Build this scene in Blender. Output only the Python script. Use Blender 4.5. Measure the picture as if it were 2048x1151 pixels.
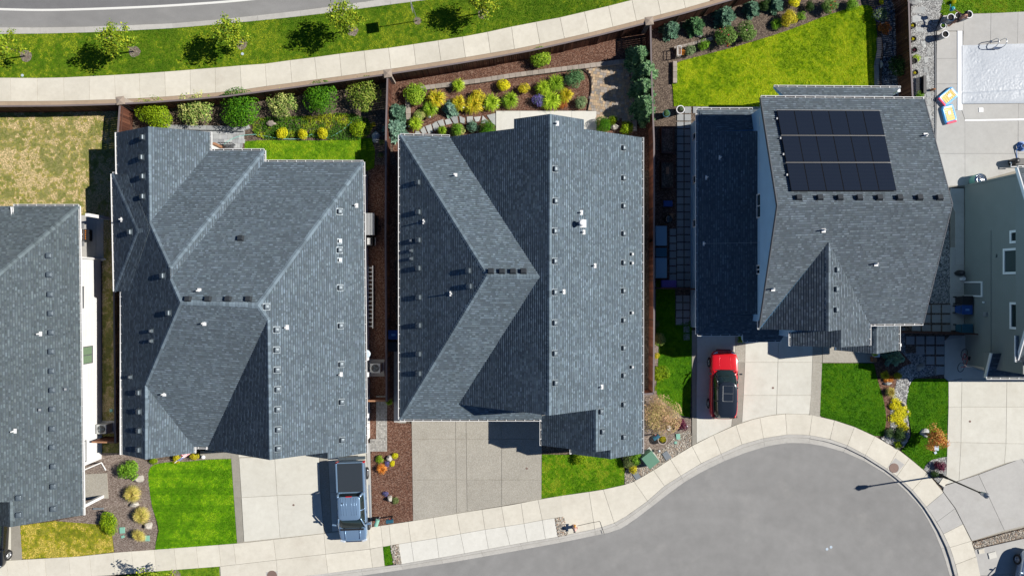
import bpy, bmesh, math, random
import numpy as np
from mathutils import Vector, Matrix
random.seed(7); RNG = np.random.default_rng(7)
sc = bpy.context.scene
for o in list(bpy.data.objects): bpy.data.objects.remove(o)
COL = sc.collection
# ------------------------------------------------------------------ camera, sky, sun, exposure
HC, FPX, CU, CV = 48.7, 1364.0, 1024.0, 572.0       # camera height (m), focal length (px of a 2048 wide frame), nadir pixel
cam_d = bpy.data.cameras.new('camera'); cam = bpy.data.objects.new('camera', cam_d); COL.objects.link(cam)
cam.location = (0, 0, HC); cam.rotation_euler = (0, 0, 0)
cam_d.sensor_width = 36.0; cam_d.lens = 36.0 * FPX / 2048.0; cam_d.clip_start = 0.5; cam_d.clip_end = 1500
cam_d.shift_y = -(575.5 - CV) / 2048.0
sc.camera = cam
SUN_EL, SUN_AZ = math.radians(39.0), math.radians(9.0)   # azimuth counted from +X towards +Y
sdir = Vector((math.cos(SUN_EL)*math.cos(SUN_AZ), math.cos(SUN_EL)*math.sin(SUN_AZ), math.sin(SUN_EL)))
w = bpy.data.worlds.new('World'); sc.world = w; w.use_nodes = True
nt = w.node_tree; bg = nt.nodes['Background']
sky = nt.nodes.new('ShaderNodeTexSky'); sky.sky_type = 'NISHITA'; sky.sun_disc = False
sky.sun_elevation = SUN_EL; sky.sun_rotation = math.pi/2 - SUN_AZ
sky.air_density = 1.0; sky.dust_density = 0.0; sky.ozone_density = 10.0
nt.links.new(sky.outputs[0], bg.inputs[0]); bg.inputs[1].default_value = 0.05
sd = bpy.data.lights.new('sun', 'SUN'); sun = bpy.data.objects.new('sun', sd); COL.objects.link(sun)
sd.energy = 5.0; sd.angle = math.radians(0.5); sd.color = (1.0, 0.955, 0.88)
sun.rotation_euler = (-sdir).to_track_quat('-Z', 'Y').to_euler(); sun.location = (60, 10, 60)
sc.view_settings.view_transform = 'Standard'; sc.view_settings.look = 'None'
sc.view_settings.exposure = 0.45; sc.view_settings.gamma = 1.0; sc.view_settings.use_curve_mapping = False
sc.render.resolution_x = 1024; sc.render.resolution_y = 575
# ------------------------------------------------------------------ pixel -> place
def P(u, v, z=0.0):
    k = (HC - z) / FPX
    return Vector(((u-CU)*k, (CV-v)*k, z))
class Plane:
    def __init__(s, p, n): s.p, s.n = Vector(p), Vector(n).normalized()
    def on(s, u, v):
        c = Vector((0, 0, HC)); d = P(u, v, 0) - c
        return c + d * ((s.p-c).dot(s.n) / d.dot(s.n))
def EP(a, b, ze, pitch, inside):
    A, B, I = P(*a, ze), P(*b, ze), P(*inside, ze)
    e = (B-A).normalized(); m = Vector((-e.y, e.x, 0))
    if (I-A).dot(m) < 0: m = -m
    return Plane(A, Vector((-m.x*pitch, -m.y*pitch, 1)))
def RP(A, B, pitch, side):
    e = Vector((B.x-A.x, B.y-A.y, 0)).normalized(); m = Vector((-e.y, e.x, 0)); I = P(*side, A.z)
    if (I-A).dot(m) < 0: m = -m
    return Plane(A, Vector((m.x*pitch, m.y*pitch, 1)))
# ------------------------------------------------------------------ object helpers
WT = {}
def tag(o, label, cat, group=None):
    o['label'] = label; o['category'] = cat
    if group: o['group'] = group
    return o
def structure(o): o['kind'] = 'structure'; return o
def stuff(o): o['kind'] = 'stuff'; return o
def empty(name, loc, rz=0.0):
    o = bpy.data.objects.new(name, None); COL.objects.link(o); o.location = loc; o.rotation_euler = (0, 0, rz)
    o.empty_display_size = 0.3; WT[o] = Vector(loc); return o
def link(name, me, parent=None, loc=None):
    o = bpy.data.objects.new(name, me); COL.objects.link(o)
    if parent is not None: o.parent = parent
    if loc is not None: o.location = loc
    return o
def finish(name, me, mats, parent, local, smooth):
    for m in (mats if isinstance(mats, (list, tuple)) else [mats]): me.materials.append(m)
    if smooth: me.polygons.foreach_set('use_smooth', [True]*len(me.polygons))
    if local: o = link(name, me, parent); WT[o] = Vector((0, 0, 0)); return o
    n = len(me.vertices); co = np.empty(n*3, np.float32); me.vertices.foreach_get('co', co); co = co.reshape(-1, 3)
    c = np.array([(co[:, 0].min()+co[:, 0].max())/2, (co[:, 1].min()+co[:, 1].max())/2, co[:, 2].min()], np.float32)
    me.vertices.foreach_set('co', (co-c).ravel()); me.update()
    o = link(name, me, parent); W = Vector([float(q) for q in c])
    o.location = W - (WT[parent] if parent is not None else Vector((0, 0, 0))); WT[o] = W
    return o
class MB:
    """collects boxes, prisms, tubes and sheets; build() links them as ONE mesh object"""
    def __init__(s): s.v, s.f, s.m, s.cur, s.cuts = [], [], [], 0, []
    def each(s, name, mats, parent, local=False, smooth=False, bv=0):
        """one object for every shape that was added"""
        for (v0, f0), (v1, f1) in zip(s.cuts, s.cuts[1:]+[(len(s.v), len(s.f))]):
            q = MB(); q.v = s.v[v0:v1]; q.f = [tuple(i-v0 for i in f) for f in s.f[f0:f1]]; q.m = s.m[f0:f1]; o = q.build(name, mats, parent, local, smooth)
            if bv: bevel(o, bv)
    def board(s, A, B, side, drop, lift=.025):
        """thin board along A-B, side = sideways thickness vector, hanging down by drop"""
        A, B, side = Vector(A), Vector(B), Vector(side); z = Vector((0, 0, 1)); vs = [A+z*lift, B+z*lift, B+side+z*lift, A+side+z*lift]; vs += [q-z*(drop+lift) for q in vs]
        return s.add(vs, [(0, 1, 2, 3), (7, 6, 5, 4), (0, 4, 5, 1), (1, 5, 6, 2), (2, 6, 7, 3), (3, 7, 4, 0)])
    def add(s, vs, fs):
        b = len(s.v); s.cuts.append((b, len(s.f))); s.v += [tuple(q) for q in vs]; s.f += [tuple(i+b for i in f) for f in fs]; s.m += [s.cur]*len(fs); return s
    def box(s, c, d, rz=0.0, M=None):
        x, y, z = d[0]/2, d[1]/2, d[2]/2; R = Matrix.Rotation(rz, 3, 'Z') if M is None else M; c = Vector(c)
        vs = [c + R @ Vector((a*x, b*y, e*z)) for e in (-1, 1) for a, b in ((-1, -1), (1, -1), (1, 1), (-1, 1))]
        return s.add(vs, [(3, 2, 1, 0), (4, 5, 6, 7), (0, 1, 5, 4), (1, 2, 6, 5), (2, 3, 7, 6), (3, 0, 4, 7)])
    def prism(s, pts, z0, z1=None):
        """pts: world (x,y[,z]) ring; z0 bottom; z1 top, or None to keep each point's own z as the top"""
        n = len(pts); pts = [Vector(p if len(p) == 3 else (p[0], p[1], 0)) for p in pts]
        area = sum(pts[i].x*pts[(i+1) % n].y-pts[(i+1) % n].x*pts[i].y for i in range(n))
        if area < 0: pts = pts[::-1]
        lo = [(p.x, p.y, z0) for p in pts]; hi = [(p.x, p.y, p.z if z1 is None else z1) for p in pts]
        return s.add(lo+hi, [tuple(range(n-1, -1, -1)), tuple(range(n, 2*n))] + [(i, (i+1) % n, n+(i+1) % n, n+i) for i in range(n)])
    def tube(s, pts, r, n=8, caps=True):
        pts = [Vector(p) for p in pts]; rr = r if isinstance(r, (list, tuple)) else [r]*len(pts); vs, fs = [], []
        for i, p in enumerate(pts):
            t = (pts[min(i+1, len(pts)-1)]-pts[max(i-1, 0)]).normalized()
            a = t.cross(Vector((0, 0, 1)) if abs(t.z) < .9 else Vector((1, 0, 0))).normalized(); b = t.cross(a)
            vs += [p + (a*math.cos(2*math.pi*k/n)+b*math.sin(2*math.pi*k/n))*rr[i] for k in range(n)]
        for i in range(len(pts)-1):
            for k in range(n): fs.append((i*n+k, i*n+(k+1) % n, (i+1)*n+(k+1) % n, (i+1)*n+k))
        if caps: fs += [tuple(range(n-1, -1, -1)), tuple(range((len(pts)-1)*n, len(pts)*n))]
        return s.add(vs, fs)
    def lathe(s, c, prof, n=16, caps=True):
        """prof: (radius, z) pairs from bottom to top around the vertical axis through c"""
        c = Vector(c); vs, fs = [], []
        for r, z in prof: vs += [c+Vector((r*math.cos(2*math.pi*k/n), r*math.sin(2*math.pi*k/n), z)) for k in range(n)]
        for i in range(len(prof)-1):
            for k in range(n): fs.append((i*n+k, i*n+(k+1) % n, (i+1)*n+(k+1) % n, (i+1)*n+k))
        if caps: fs += [tuple(range(n-1, -1, -1)), tuple(range((len(prof)-1)*n, len(prof)*n))]
        return s.add(vs, fs)
    def loft(s, rings, caps=True):
        n = len(rings[0]); vs = [q for r in rings for q in r]; fs = []
        for i in range(len(rings)-1):
            for k in range(n): fs.append((i*n+k, i*n+(k+1) % n, (i+1)*n+(k+1) % n, (i+1)*n+k))
        if caps: fs += [tuple(range(n-1, -1, -1)), tuple(range((len(rings)-1)*n, len(rings)*n))]
        return s.add(vs, fs)
    def build(s, name, mats, parent=None, local=False, smooth=False):
        me = bpy.data.meshes.new(name); me.from_pydata(s.v, [], s.f)
        if any(s.m): me.polygons.foreach_set('material_index', s.m)
        me.update(); return finish(name, me, mats, parent, local, smooth)
def bevel(o, w=0.01, seg=2, lim=40):
    b = o.modifiers.new('bevel', 'BEVEL'); b.width = w; b.segments = seg; b.limit_method = 'ANGLE'; b.angle_limit = math.radians(lim); return o
def pix(pts, z=0.0): return [P(p[0], p[1], z) for p in pts]
def interp(poly, u):
    if u <= poly[0][0]: a, b = poly[0], poly[1]
    elif u >= poly[-1][0]: a, b = poly[-2], poly[-1]
    else:
        for a, b in zip(poly, poly[1:]):
            if a[0] <= u <= b[0]: break
    return a[1] + (b[1]-a[1])*(u-a[0])/(b[0]-a[0])
def smooth_px(pts, n=6, closed=False):
    """Catmull-Rom through pixel points"""
    out = []; N = len(pts)
    for i in range(N if closed else N-1):
        g = (lambda k: pts[k % N]) if closed else (lambda k: pts[min(max(k, 0), N-1)])
        p0, p1, p2, p3 = g(i-1), g(i), g(i+1), g(i+2)
        for j in range(n):
            t = j/n
            out.append(tuple(0.5*(2*p1[k]+(p2[k]-p0[k])*t+(2*p0[k]-5*p1[k]+4*p2[k]-p3[k])*t*t+(3*p1[k]-p0[k]-3*p2[k]+p3[k])*t**3) for k in (0, 1)))
    if not closed: out.append(pts[-1])
    return out
def copy_tree(root, loc, rz=None, scale=None):
    def cp(o, par):
        c = o.copy(); COL.objects.link(c); c.parent = par
        for ch in [q for q in bpy.data.objects if q.parent is o]: cp(ch, c)
        return c
    r = cp(root, None); r.location = loc; WT[r] = Vector(loc)
    if rz is not None: r.rotation_euler = (0, 0, rz)
    if scale is not None: r.scale = scale if hasattr(scale, '__len__') else (scale,)*3
    return r
# ------------------------------------------------------------------ materials
def s2l(c): return tuple((x/12.92 if x <= .04045 else ((x+.055)/1.055)**2.4) for x in [q/255 for q in c])
MATS = {}
def nodes(name):
    m = bpy.data.materials.new(name); m.use_nodes = True; t = m.node_tree; return m, t, t.nodes['Principled BSDF'], t.nodes.new, t.links.new
def mat(name, col, rough=.6, metal=0.0, var=0.0, scale=3.0, spec=.5, coat=0.0, bump=0.0, bscale=60.0, trans=0.0):
    m, t, b, N, L = nodes(name); b.inputs['Base Color'].default_value = (*col, 1); b.inputs['Roughness'].default_value = rough
    b.inputs['Metallic'].default_value = metal; b.inputs['Specular IOR Level'].default_value = spec; b.inputs['Coat Weight'].default_value = coat
    b.inputs['Transmission Weight'].default_value = trans
    if var or bump:
        g = N('ShaderNodeNewGeometry')
        if var:
            n1 = N('ShaderNodeTexNoise'); n1.inputs['Scale'].default_value = scale; n1.inputs['Detail'].default_value = 8; n1.inputs['Roughness'].default_value = .65
            L(g.outputs['Position'], n1.inputs['Vector'])
            mx = N('ShaderNodeMix'); mx.data_type = 'RGBA'; L(n1.outputs['Fac'], mx.inputs[0])
            mx.inputs[6].default_value = (*[c*(1-var) for c in col], 1); mx.inputs[7].default_value = (*[min(1, c*(1+var)) for c in col], 1)
            L(mx.outputs[2], b.inputs['Base Color'])
        if bump:
            n2 = N('ShaderNodeTexNoise'); n2.inputs['Scale'].default_value = bscale; n2.inputs['Detail'].default_value = 4; L(g.outputs['Position'], n2.inputs['Vector'])
            bp = N('ShaderNodeBump'); bp.inputs['Strength'].default_value = bump; bp.inputs['Distance'].default_value = .02
            L(n2.outputs['Fac'], bp.inputs['Height']); L(bp.outputs[0], b.inputs['Normal'])
    MATS[name] = m; return m
def ground_mat(name, cols, ring=None, big=.25, big_amt=.18, fine=25.0, fine_amt=.22, speck=None, speck_scale=14.0, rough=.9, bump=.35, rand=0.0, stretch=None, stain=None):
    """cols: low / high colour; big patchy variation, fine grain, optional voronoi specks of other colours"""
    m, t, b, N, L = nodes(name); b.inputs['Roughness'].default_value = rough; b.inputs['Specular IOR Level'].default_value = .25
    g = N('ShaderNodeNewGeometry'); pos = g.outputs['Position']
    if stretch:
        mp = N('ShaderNodeMapping'); mp.inputs['Scale'].default_value = stretch; L(pos, mp.inputs[0]); pos = mp.outputs[0]
    def noise(sc_, det, ro=.6):
        n = N('ShaderNodeTexNoise'); n.inputs['Scale'].default_value = sc_; n.inputs['Detail'].default_value = det; n.inputs['Roughness'].default_value = ro; L(pos, n.inputs['Vector']); return n.outputs['Fac']
    def math_(op, a, c):
        q = N('ShaderNodeMath'); q.operation = op
        for i, x in enumerate((a, c)):
            if isinstance(x, (int, float)): q.inputs[i].default_value = x
            else: L(x, q.inputs[i])
        return q.outputs[0]
    nb, nm, nf = noise(big, 5), noise(big*8, 5), noise(fine, 3, .7)
    mx = N('ShaderNodeMix'); mx.data_type = 'RGBA'; mx.inputs[6].default_value = (*cols[0], 1); mx.inputs[7].default_value = (*cols[1], 1)
    r = N('ShaderNodeMapRange'); r.inputs[1].default_value = .3; r.inputs[2].default_value = .7; L(math_('ADD', math_('MULTIPLY', nb, .55), math_('MULTIPLY', nm, .45)), r.inputs[0]); L(r.outputs[0], mx.inputs[0])
    c = mx.outputs[2]
    if speck:
        v = N('ShaderNodeTexVoronoi'); v.inputs['Scale'].default_value = speck_scale; L(pos, v.inputs['Vector'])
        sp = N('ShaderNodeSeparateColor'); L(v.outputs['Color'], sp.inputs[0])
        rp = N('ShaderNodeValToRGB'); rp.color_ramp.interpolation = 'CONSTANT'
        els = rp.color_ramp.elements
        for i, q in enumerate(speck):
            e = els[i] if i < 2 else els.new(i/len(speck)); e.position = i/len(speck); e.color = (*q, 1)
        L(sp.outputs[0], rp.inputs[0]); m2 = N('ShaderNodeMix'); m2.data_type = 'RGBA'; m2.inputs[0].default_value = .72; L(c, m2.inputs[6]); L(rp.outputs[0], m2.inputs[7]); c = m2.outputs[2]
    fac = math_('ADD', math_('MULTIPLY', nf, 2*fine_amt), 1-fine_amt)
    fac = math_('MULTIPLY', fac, math_('ADD', math_('MULTIPLY', noise(big*2.3, 4), 2*big_amt), 1-big_amt))
    if rand:
        oi = N('ShaderNodeObjectInfo'); fac = math_('MULTIPLY', fac, math_('ADD', math_('MULTIPLY', oi.outputs['Random'], 2*rand), 1-rand))
    if ring:            # faint polish bands left by turning wheels round the circle's middle
        sub = N('ShaderNodeVectorMath'); sub.operation = 'SUBTRACT'; L(g.outputs['Position'], sub.inputs[0]); sub.inputs[1].default_value = (ring[0], ring[1], 0)
        ln_ = N('ShaderNodeVectorMath'); ln_.operation = 'LENGTH'; L(sub.outputs[0], ln_.inputs[0]); xyz = N('ShaderNodeSeparateXYZ'); L(sub.outputs[0], xyz.inputs[0])
        cb = N('ShaderNodeCombineXYZ'); L(math_('MULTIPLY', ln_.outputs['Value'], 1.6), cb.inputs[0]); L(math_('MULTIPLY', math_('ARCTAN2', xyz.outputs['Y'], xyz.outputs['X']), 1.3), cb.inputs[1])
        rn = N('ShaderNodeTexNoise'); rn.inputs['Scale'].default_value = 1.0; rn.inputs['Detail'].default_value = 4; L(cb.outputs[0], rn.inputs['Vector']); fac = math_('MULTIPLY', fac, math_('ADD', math_('MULTIPLY', rn.outputs['Fac'], 2*ring[2]), 1-ring[2]))
    vm = N('ShaderNodeVectorMath'); vm.operation = 'SCALE'; L(c, vm.inputs[0]); L(fac, vm.inputs['Scale']); c = vm.outputs[0]
    if stain:
        rs = N('ShaderNodeMapRange'); rs.inputs[1].default_value = .58; rs.inputs[2].default_value = .75; L(noise(stain[1], 6), rs.inputs[0])
        m3 = N('ShaderNodeMix'); m3.data_type = 'RGBA'; L(math_('MULTIPLY', rs.outputs[0], stain[2]), m3.inputs[0]); L(c, m3.inputs[6]); m3.inputs[7].default_value = (*stain[0], 1); c = m3.outputs[2]
    L(c, b.inputs['Base Color'])
    if bump:
        bp = N('ShaderNodeBump'); bp.inputs['Strength'].default_value = bump; bp.inputs['Distance'].default_value = .03
        L(v.outputs['Distance'] if speck else nf, bp.inputs['Height']); L(bp.outputs[0], b.inputs['Normal'])
        if speck: bp.invert = True
    MATS[name] = m; return m
def turf_mat(name, a, b_):
    return ground_mat(name, (a, b_), big=.5, big_amt=.15, fine=26, fine_amt=.3, rough=1.0, bump=.4)
def attr_mat(name, rough=.75, transl=0.0, spec=.3, grain=0.0):
    m, t, b, N, L = nodes(name); a = N('ShaderNodeAttribute'); a.attribute_name = 'Col'; b.inputs['Roughness'].default_value = rough; b.inputs['Specular IOR Level'].default_value = spec
    c = a.outputs['Color']
    if grain:
        g = N('ShaderNodeNewGeometry'); n = N('ShaderNodeTexNoise'); n.inputs['Scale'].default_value = 45; n.inputs['Detail'].default_value = 2; L(g.outputs['Position'], n.inputs['Vector'])
        n2 = N('ShaderNodeTexNoise'); n2.inputs['Scale'].default_value = .5; n2.inputs['Detail'].default_value = 5; L(g.outputs['Position'], n2.inputs['Vector'])
        ad = N('ShaderNodeMath'); ad.operation = 'ADD'; L(n.outputs['Fac'], ad.inputs[0]); L(n2.outputs['Fac'], ad.inputs[1])
        r = N('ShaderNodeMapRange'); r.inputs[1].default_value = .6; r.inputs[2].default_value = 1.4; r.inputs[3].default_value = 1-grain; r.inputs[4].default_value = 1+grain; L(ad.outputs[0], r.inputs[0])
        vm = N('ShaderNodeVectorMath'); vm.operation = 'SCALE'; L(c, vm.inputs[0]); L(r.outputs[0], vm.inputs['Scale']); c = vm.outputs[0]
    L(c, b.inputs['Base Color'])
    if transl:
        tr = N('ShaderNodeBsdfTranslucent'); L(c, tr.inputs['Color']); ms = N('ShaderNodeMixShader'); ms.inputs[0].default_value = transl
        L(b.outputs[0], ms.inputs[1]); L(tr.outputs[0], ms.inputs[2]); L(ms.outputs[0], t.nodes['Material Output'].inputs['Surface'])
    MATS[name] = m; return m
def siding_mat(name, col, pitch=.17):
    m, t, b, N, L = nodes(name); b.inputs['Roughness'].default_value = .6
    g = N('ShaderNodeNewGeometry'); sp = N('ShaderNodeSeparateXYZ'); L(g.outputs['Position'], sp.inputs[0])
    d = N('ShaderNodeMath'); d.operation = 'DIVIDE'; L(sp.outputs['Z'], d.inputs[0]); d.inputs[1].default_value = pitch
    f = N('ShaderNodeMath'); f.operation = 'FRACT'; L(d.outputs[0], f.inputs[0]); iv = N('ShaderNodeMath'); iv.operation = 'SUBTRACT'; iv.inputs[0].default_value = 1; L(f.outputs[0], iv.inputs[1])
    bp = N('ShaderNodeBump'); bp.inputs['Strength'].default_value = .8; bp.inputs['Distance'].default_value = .02; L(iv.outputs[0], bp.inputs['Height']); L(bp.outputs[0], b.inputs['Normal'])
    n = N('ShaderNodeTexNoise'); n.inputs['Scale'].default_value = 1.2; n.inputs['Detail'].default_value = 6; L(g.outputs['Position'], n.inputs['Vector'])
    mx = N('ShaderNodeMix'); mx.data_type = 'RGBA'; L(n.outputs['Fac'], mx.inputs[0]); mx.inputs[6].default_value = (*[c*.9 for c in col], 1); mx.inputs[7].default_value = (*[min(1, c*1.08) for c in col], 1); L(mx.outputs[2], b.inputs['Base Color'])
    MATS[name] = m; return m
C_ = dict
ground_mat('soil', ((.085, .062, .046), (.15, .115, .088)), speck=[(.05, .035, .027), (.16, .12, .09), (.1, .075, .055), (.22, .17, .13), (.07, .05, .04)], speck_scale=16, bump=.7)
ground_mat('bark_mulch', ((.10, .048, .03), (.17, .085, .055)), speck=[(.07, .03, .02), (.15, .07, .045), (.22, .12, .08), (.045, .02, .015), (.12, .055, .035), (.3, .2, .15)], speck_scale=17, bump=.9, stretch=(1, 1.7, 1))
ground_mat('grey_mulch', ((.15, .115, .095), (.23, .185, .155)), speck=[(.1, .075, .06), (.2, .155, .13), (.28, .225, .19), (.15, .11, .09), (.35, .3, .26)], speck_scale=17, bump=.8, stretch=(1, 1.6, 1))
ground_mat('tan_gravel', ((.22, .19, .15), (.3, .26, .21)), speck=[(.2, .16, .12), (.36, .32, .26), (.13, .11, .09), (.45, .41, .35), (.27, .2, .15), (.3, .27, .23)], speck_scale=13, bump=1)
ground_mat('grey_gravel', ((.22, .22, .21), (.32, .32, .31)), speck=[(.16, .16, .16), (.3, .3, .29), (.42, .42, .4), (.1, .1, .1), (.24, .23, .22), (.5, .5, .48)], speck_scale=15, bump=1)
ground_mat('dark_pebbles', ((.05, .06, .075), (.09, .1, .12)), speck=[(.03, .035, .045), (.08, .09, .11), (.16, .18, .21), (.05, .06, .07), (.3, .32, .35)], speck_scale=8, bump=1)
ground_mat('concrete', ((.535, .50, .42), (.63, .595, .51)), big=.5, big_amt=.08, fine=18, fine_amt=.07, rand=.055, bump=.1, stain=((.43, .38, .31), .7, .4))
ground_mat('concrete_drive', ((.52, .50, .435), (.605, .59, .525)), big=.4, big_amt=.07, fine=18, fine_amt=.06, rand=.03, bump=.1, stain=((.42, .385, .32), .55, .4))
ground_mat('concrete_white', ((.55, .535, .48), (.635, .62, .565)), big=.5, big_amt=.06, fine=18, fine_amt=.06, rand=.04, bump=.1)
ground_mat('concrete_grey', ((.39, .38, .36), (.45, .44, .415)), big=.5, big_amt=.09, fine=22, fine_amt=.08, rand=.03, bump=.12, stain=((.3, .28, .24), .8, .3))
ground_mat('aggregate', ((.30, .28, .235), (.37, .345, .295)), big=.4, big_amt=.12, fine=30, fine_amt=.22, rand=.04, bump=.3, speck=[(.36, .33, .28), (.28, .26, .22), (.42, .4, .35), (.33, .31, .26)], speck_scale=30, stain=((.22, .2, .16), .6, .4))
ground_mat('aggregate_dark', ((.25, .235, .2), (.31, .29, .25)), big=.5, big_amt=.12, fine=30, fine_amt=.22, bump=.3, stain=((.18, .16, .13), .8, .4))
ground_mat('asphalt', ((.2, .196, .19), (.262, .257, .248)), big=.16, big_amt=.13, fine=30, fine_amt=.2, bump=.35, stretch=(.5, 1, 1), stain=((.32, .31, .29), .5, .4))
ground_mat('asphalt_street', ((.21, .207, .2), (.262, .258, .25)), ring=(14.0, -34.0, .075), big=.16, big_amt=.1, fine=30, fine_amt=.22, bump=.35, stain=((.33, .32, .3), .45, .4))
ground_mat('asphalt_dark', ((.15, .148, .15), (.185, .183, .185)), big=.3, big_amt=.08, fine=32, fine_amt=.16, bump=.3)
ground_mat('kerb_concrete', ((.38, .365, .335), (.47, .455, .42)), big=.6, big_amt=.1, fine=16, fine_amt=.1, rand=.06, bump=.15, stain=((.24, .23, .2), 1.0, .45))
ground_mat('tan_strip', ((.30, .225, .16), (.38, .29, .21)), big=.6, big_amt=.1, fine=20, fine_amt=.15, rand=.05)
ground_mat('paver_tan', ((.26, .2, .14), (.4, .3, .2)), big=.8, big_amt=.1, fine=20, fine_amt=.2, rand=.1)
ground_mat('block_grey', ((.26, .225, .19), (.36, .31, .265)), big=.8, big_amt=.1, fine=20, fine_amt=.2, rand=.14)
ground_mat('flagstone', ((.30, .32, .32), (.42, .42, .4)), big=.8, big_amt=.15, fine=14, fine_amt=.15, rand=.2)
ground_mat('slate_paver', ((.27, .28, .28), (.33, .34, .34)), big=.8, big_amt=.1, fine=20, fine_amt=.12, rand=.08)
ground_mat('boulder', ((.33, .3, .26), (.5, .47, .42)), big=1.2, big_amt=.2, fine=14, fine_amt=.25, rand=.12, bump=.6)
ground_mat('turf_soil', ((.045, .06, .02), (.08, .085, .03)), big=.5, fine=30, fine_amt=.3)
ground_mat('pool_cover', ((.34, .37, .41), (.41, .44, .48)), big=.7, big_amt=.06, fine=6, fine_amt=.06, rough=.4, bump=.2)
attr_mat('leaf', .6, .28, .15); attr_mat('blade', .8, .2, .05); attr_mat('shingle', .92, 0, .2, grain=.16)
attr_mat('petal', .5, .3); attr_mat('wood_boards', .8, 0, .2, grain=.25); attr_mat('stones', .85, 0, .25, grain=.2)
attr_mat('unit_paver', .9, 0, .2, grain=.18)
mat('white_trim', (.72, .72, .71), .45); mat('gutter_dark', (.05, .05, .05), .7); mat('black_metal', (.018, .018, .02), .4, spec=.5)
mat('vent_metal', (.085, .11, .13), .45, .3); mat('vent_shade', (.028, .033, .038), .55); mat('steel', (.62, .63, .64), .3, .55); mat('galvanised', (.34, .35, .36), .45, .5); mat('white_plastic', (.75, .76, .78), .35)
mat('fence_wood', (.085, .035, .022), .75, var=.35, scale=6); mat('fence_cap', (.16, .13, .13), .7, var=.2, scale=4); mat('pillar_cap', (.30, .24, .19), .85, var=.15, scale=5, bump=.3)
mat('trunk_bark', (.20, .16, .12), .9, var=.3, scale=14, bump=.5); mat('glass_dark', (.014, .026, .028), .05, spec=.8); mat('glass_green', (.16, .24, .15), .06, spec=.8)
mat('glass_grey', (.05, .07, .07), .05, spec=.8); mat('tyre', (.015, .015, .016), .85); mat('rim', (.55, .56, .58), .25, .8)
mat('paint_red', (.62, .006, .012), .25, 0.2, coat=1); mat('paint_blue_grey', (.23, .35, .50), .28, .45, coat=1); mat('paint_black', (.012, .013, .015), .2, .2, coat=1); mat('paint_silver', (.42, .52, .66), .25, .6, coat=1)
mat('roof_black', (.015, .02, .028), .18, .1, coat=1); mat('red_lens', (.45, .01, .01), .2); mat('clear_lens', (.7, .75, .8), .08, .3); mat('amber_lens', (.8, .25, .02), .2)
mat('chrome', (.65, .66, .68), .12, 1.0); mat('tonneau', (.018, .027, .038), .75, var=.2, scale=10); mat('solar_glass', (.012, .016, .026), .16, spec=.6); mat('solar_line', (.018, .023, .034), .3); mat('solar_frame', (.02, .02, .022), .4, .6)
mat('silver_rail', (.3, .3, .3), .5, .5); mat('soffit', (.5, .5, .48), .7); mat('trim_dark', (.1, .105, .115), .6); mat('roof_deck', (.085, .105, .122), .95, var=.15, scale=5, spec=.1)
mat('paint_line', (.68, .67, .63), .7, var=.12, scale=12); mat('teal_plastic', (.02, .33, .38), .4); mat('hose_teal', (.28, .62, .55), .5); mat('hose_blue', (.02, .16, .5), .4)
mat('bin_blue', (.012, .06, .24), .5); mat('bin_black', (.014, .014, .016), .55); mat('bin_teal', (.02, .1, .15), .5); mat('bin_logo', (.2, .42, .75), .5)
mat('utility_green', (.10, .22, .15), .55, var=.1, scale=3); mat('valve_green', (.20, .42, .33), .6, var=.1, scale=8); mat('valve_grey', (.16, .18, .2), .7, var=.15, scale=6)
mat('pot_grey', (.34, .36, .38), .6); mat('pot_white', (.72, .72, .72), .5); mat('pot_soil', (.012, .01, .009), .95); mat('pot_black', (.015, .015, .015), .5)
mat('hydrant_yellow', (.62, .30, .05), .45); mat('hydrant_pink', (.58, .36, .30), .5); mat('purple_plastic', (.24, .14, .5), .5); mat('table_blue', (.22, .34, .42), .6)
mat('skin', (.40, .2, .13), .55); mat('hair', (.01, .008, .007), .6); mat('shorts', (.05, .03, .03), .8)
mat('flag_red', (.55, .03, .06), .8); mat('flag_white', (.78, .78, .78), .8); mat('flag_blue', (.03, .06, .22), .8)
mat('float_blue', (.10, .42, .80), .3); mat('float_yellow', (.85, .55, .12), .35); mat('float_red', (.75, .06, .12), .3); mat('float_white', (.8, .82, .84), .3)
mat('rust', (.28, .12, .05), .85, var=.3, scale=12); mat('manhole', (.22, .15, .125), .75, .3, var=.2, scale=20, bump=.5); mat('dish_grey', (.45, .53, .6), .4); mat('ac_body', (.42, .43, .42), .5, .2)
mat('wood_tan', (.3, .15, .08), .7, var=.25, scale=6); mat('grill_steel', (.5, .5, .48), .28, .9); mat('door_grey', (.12, .14, .14), .6); mat('lantern_glass', (.75, .75, .72), .12, spec=.8)
mat('cobweb_shade', (.05, .05, .05), .8)
siding_mat('siding_white', (.66, .66, .65)); siding_mat('siding_blue_shade', (.34, .56, .74)); siding_mat('siding_cream', (.66, .65, .62)); siding_mat('siding_sage', (.19, .208, .192))  # the blue siding has the blue of sky-lit shade mixed into its paint
M = MATS
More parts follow.
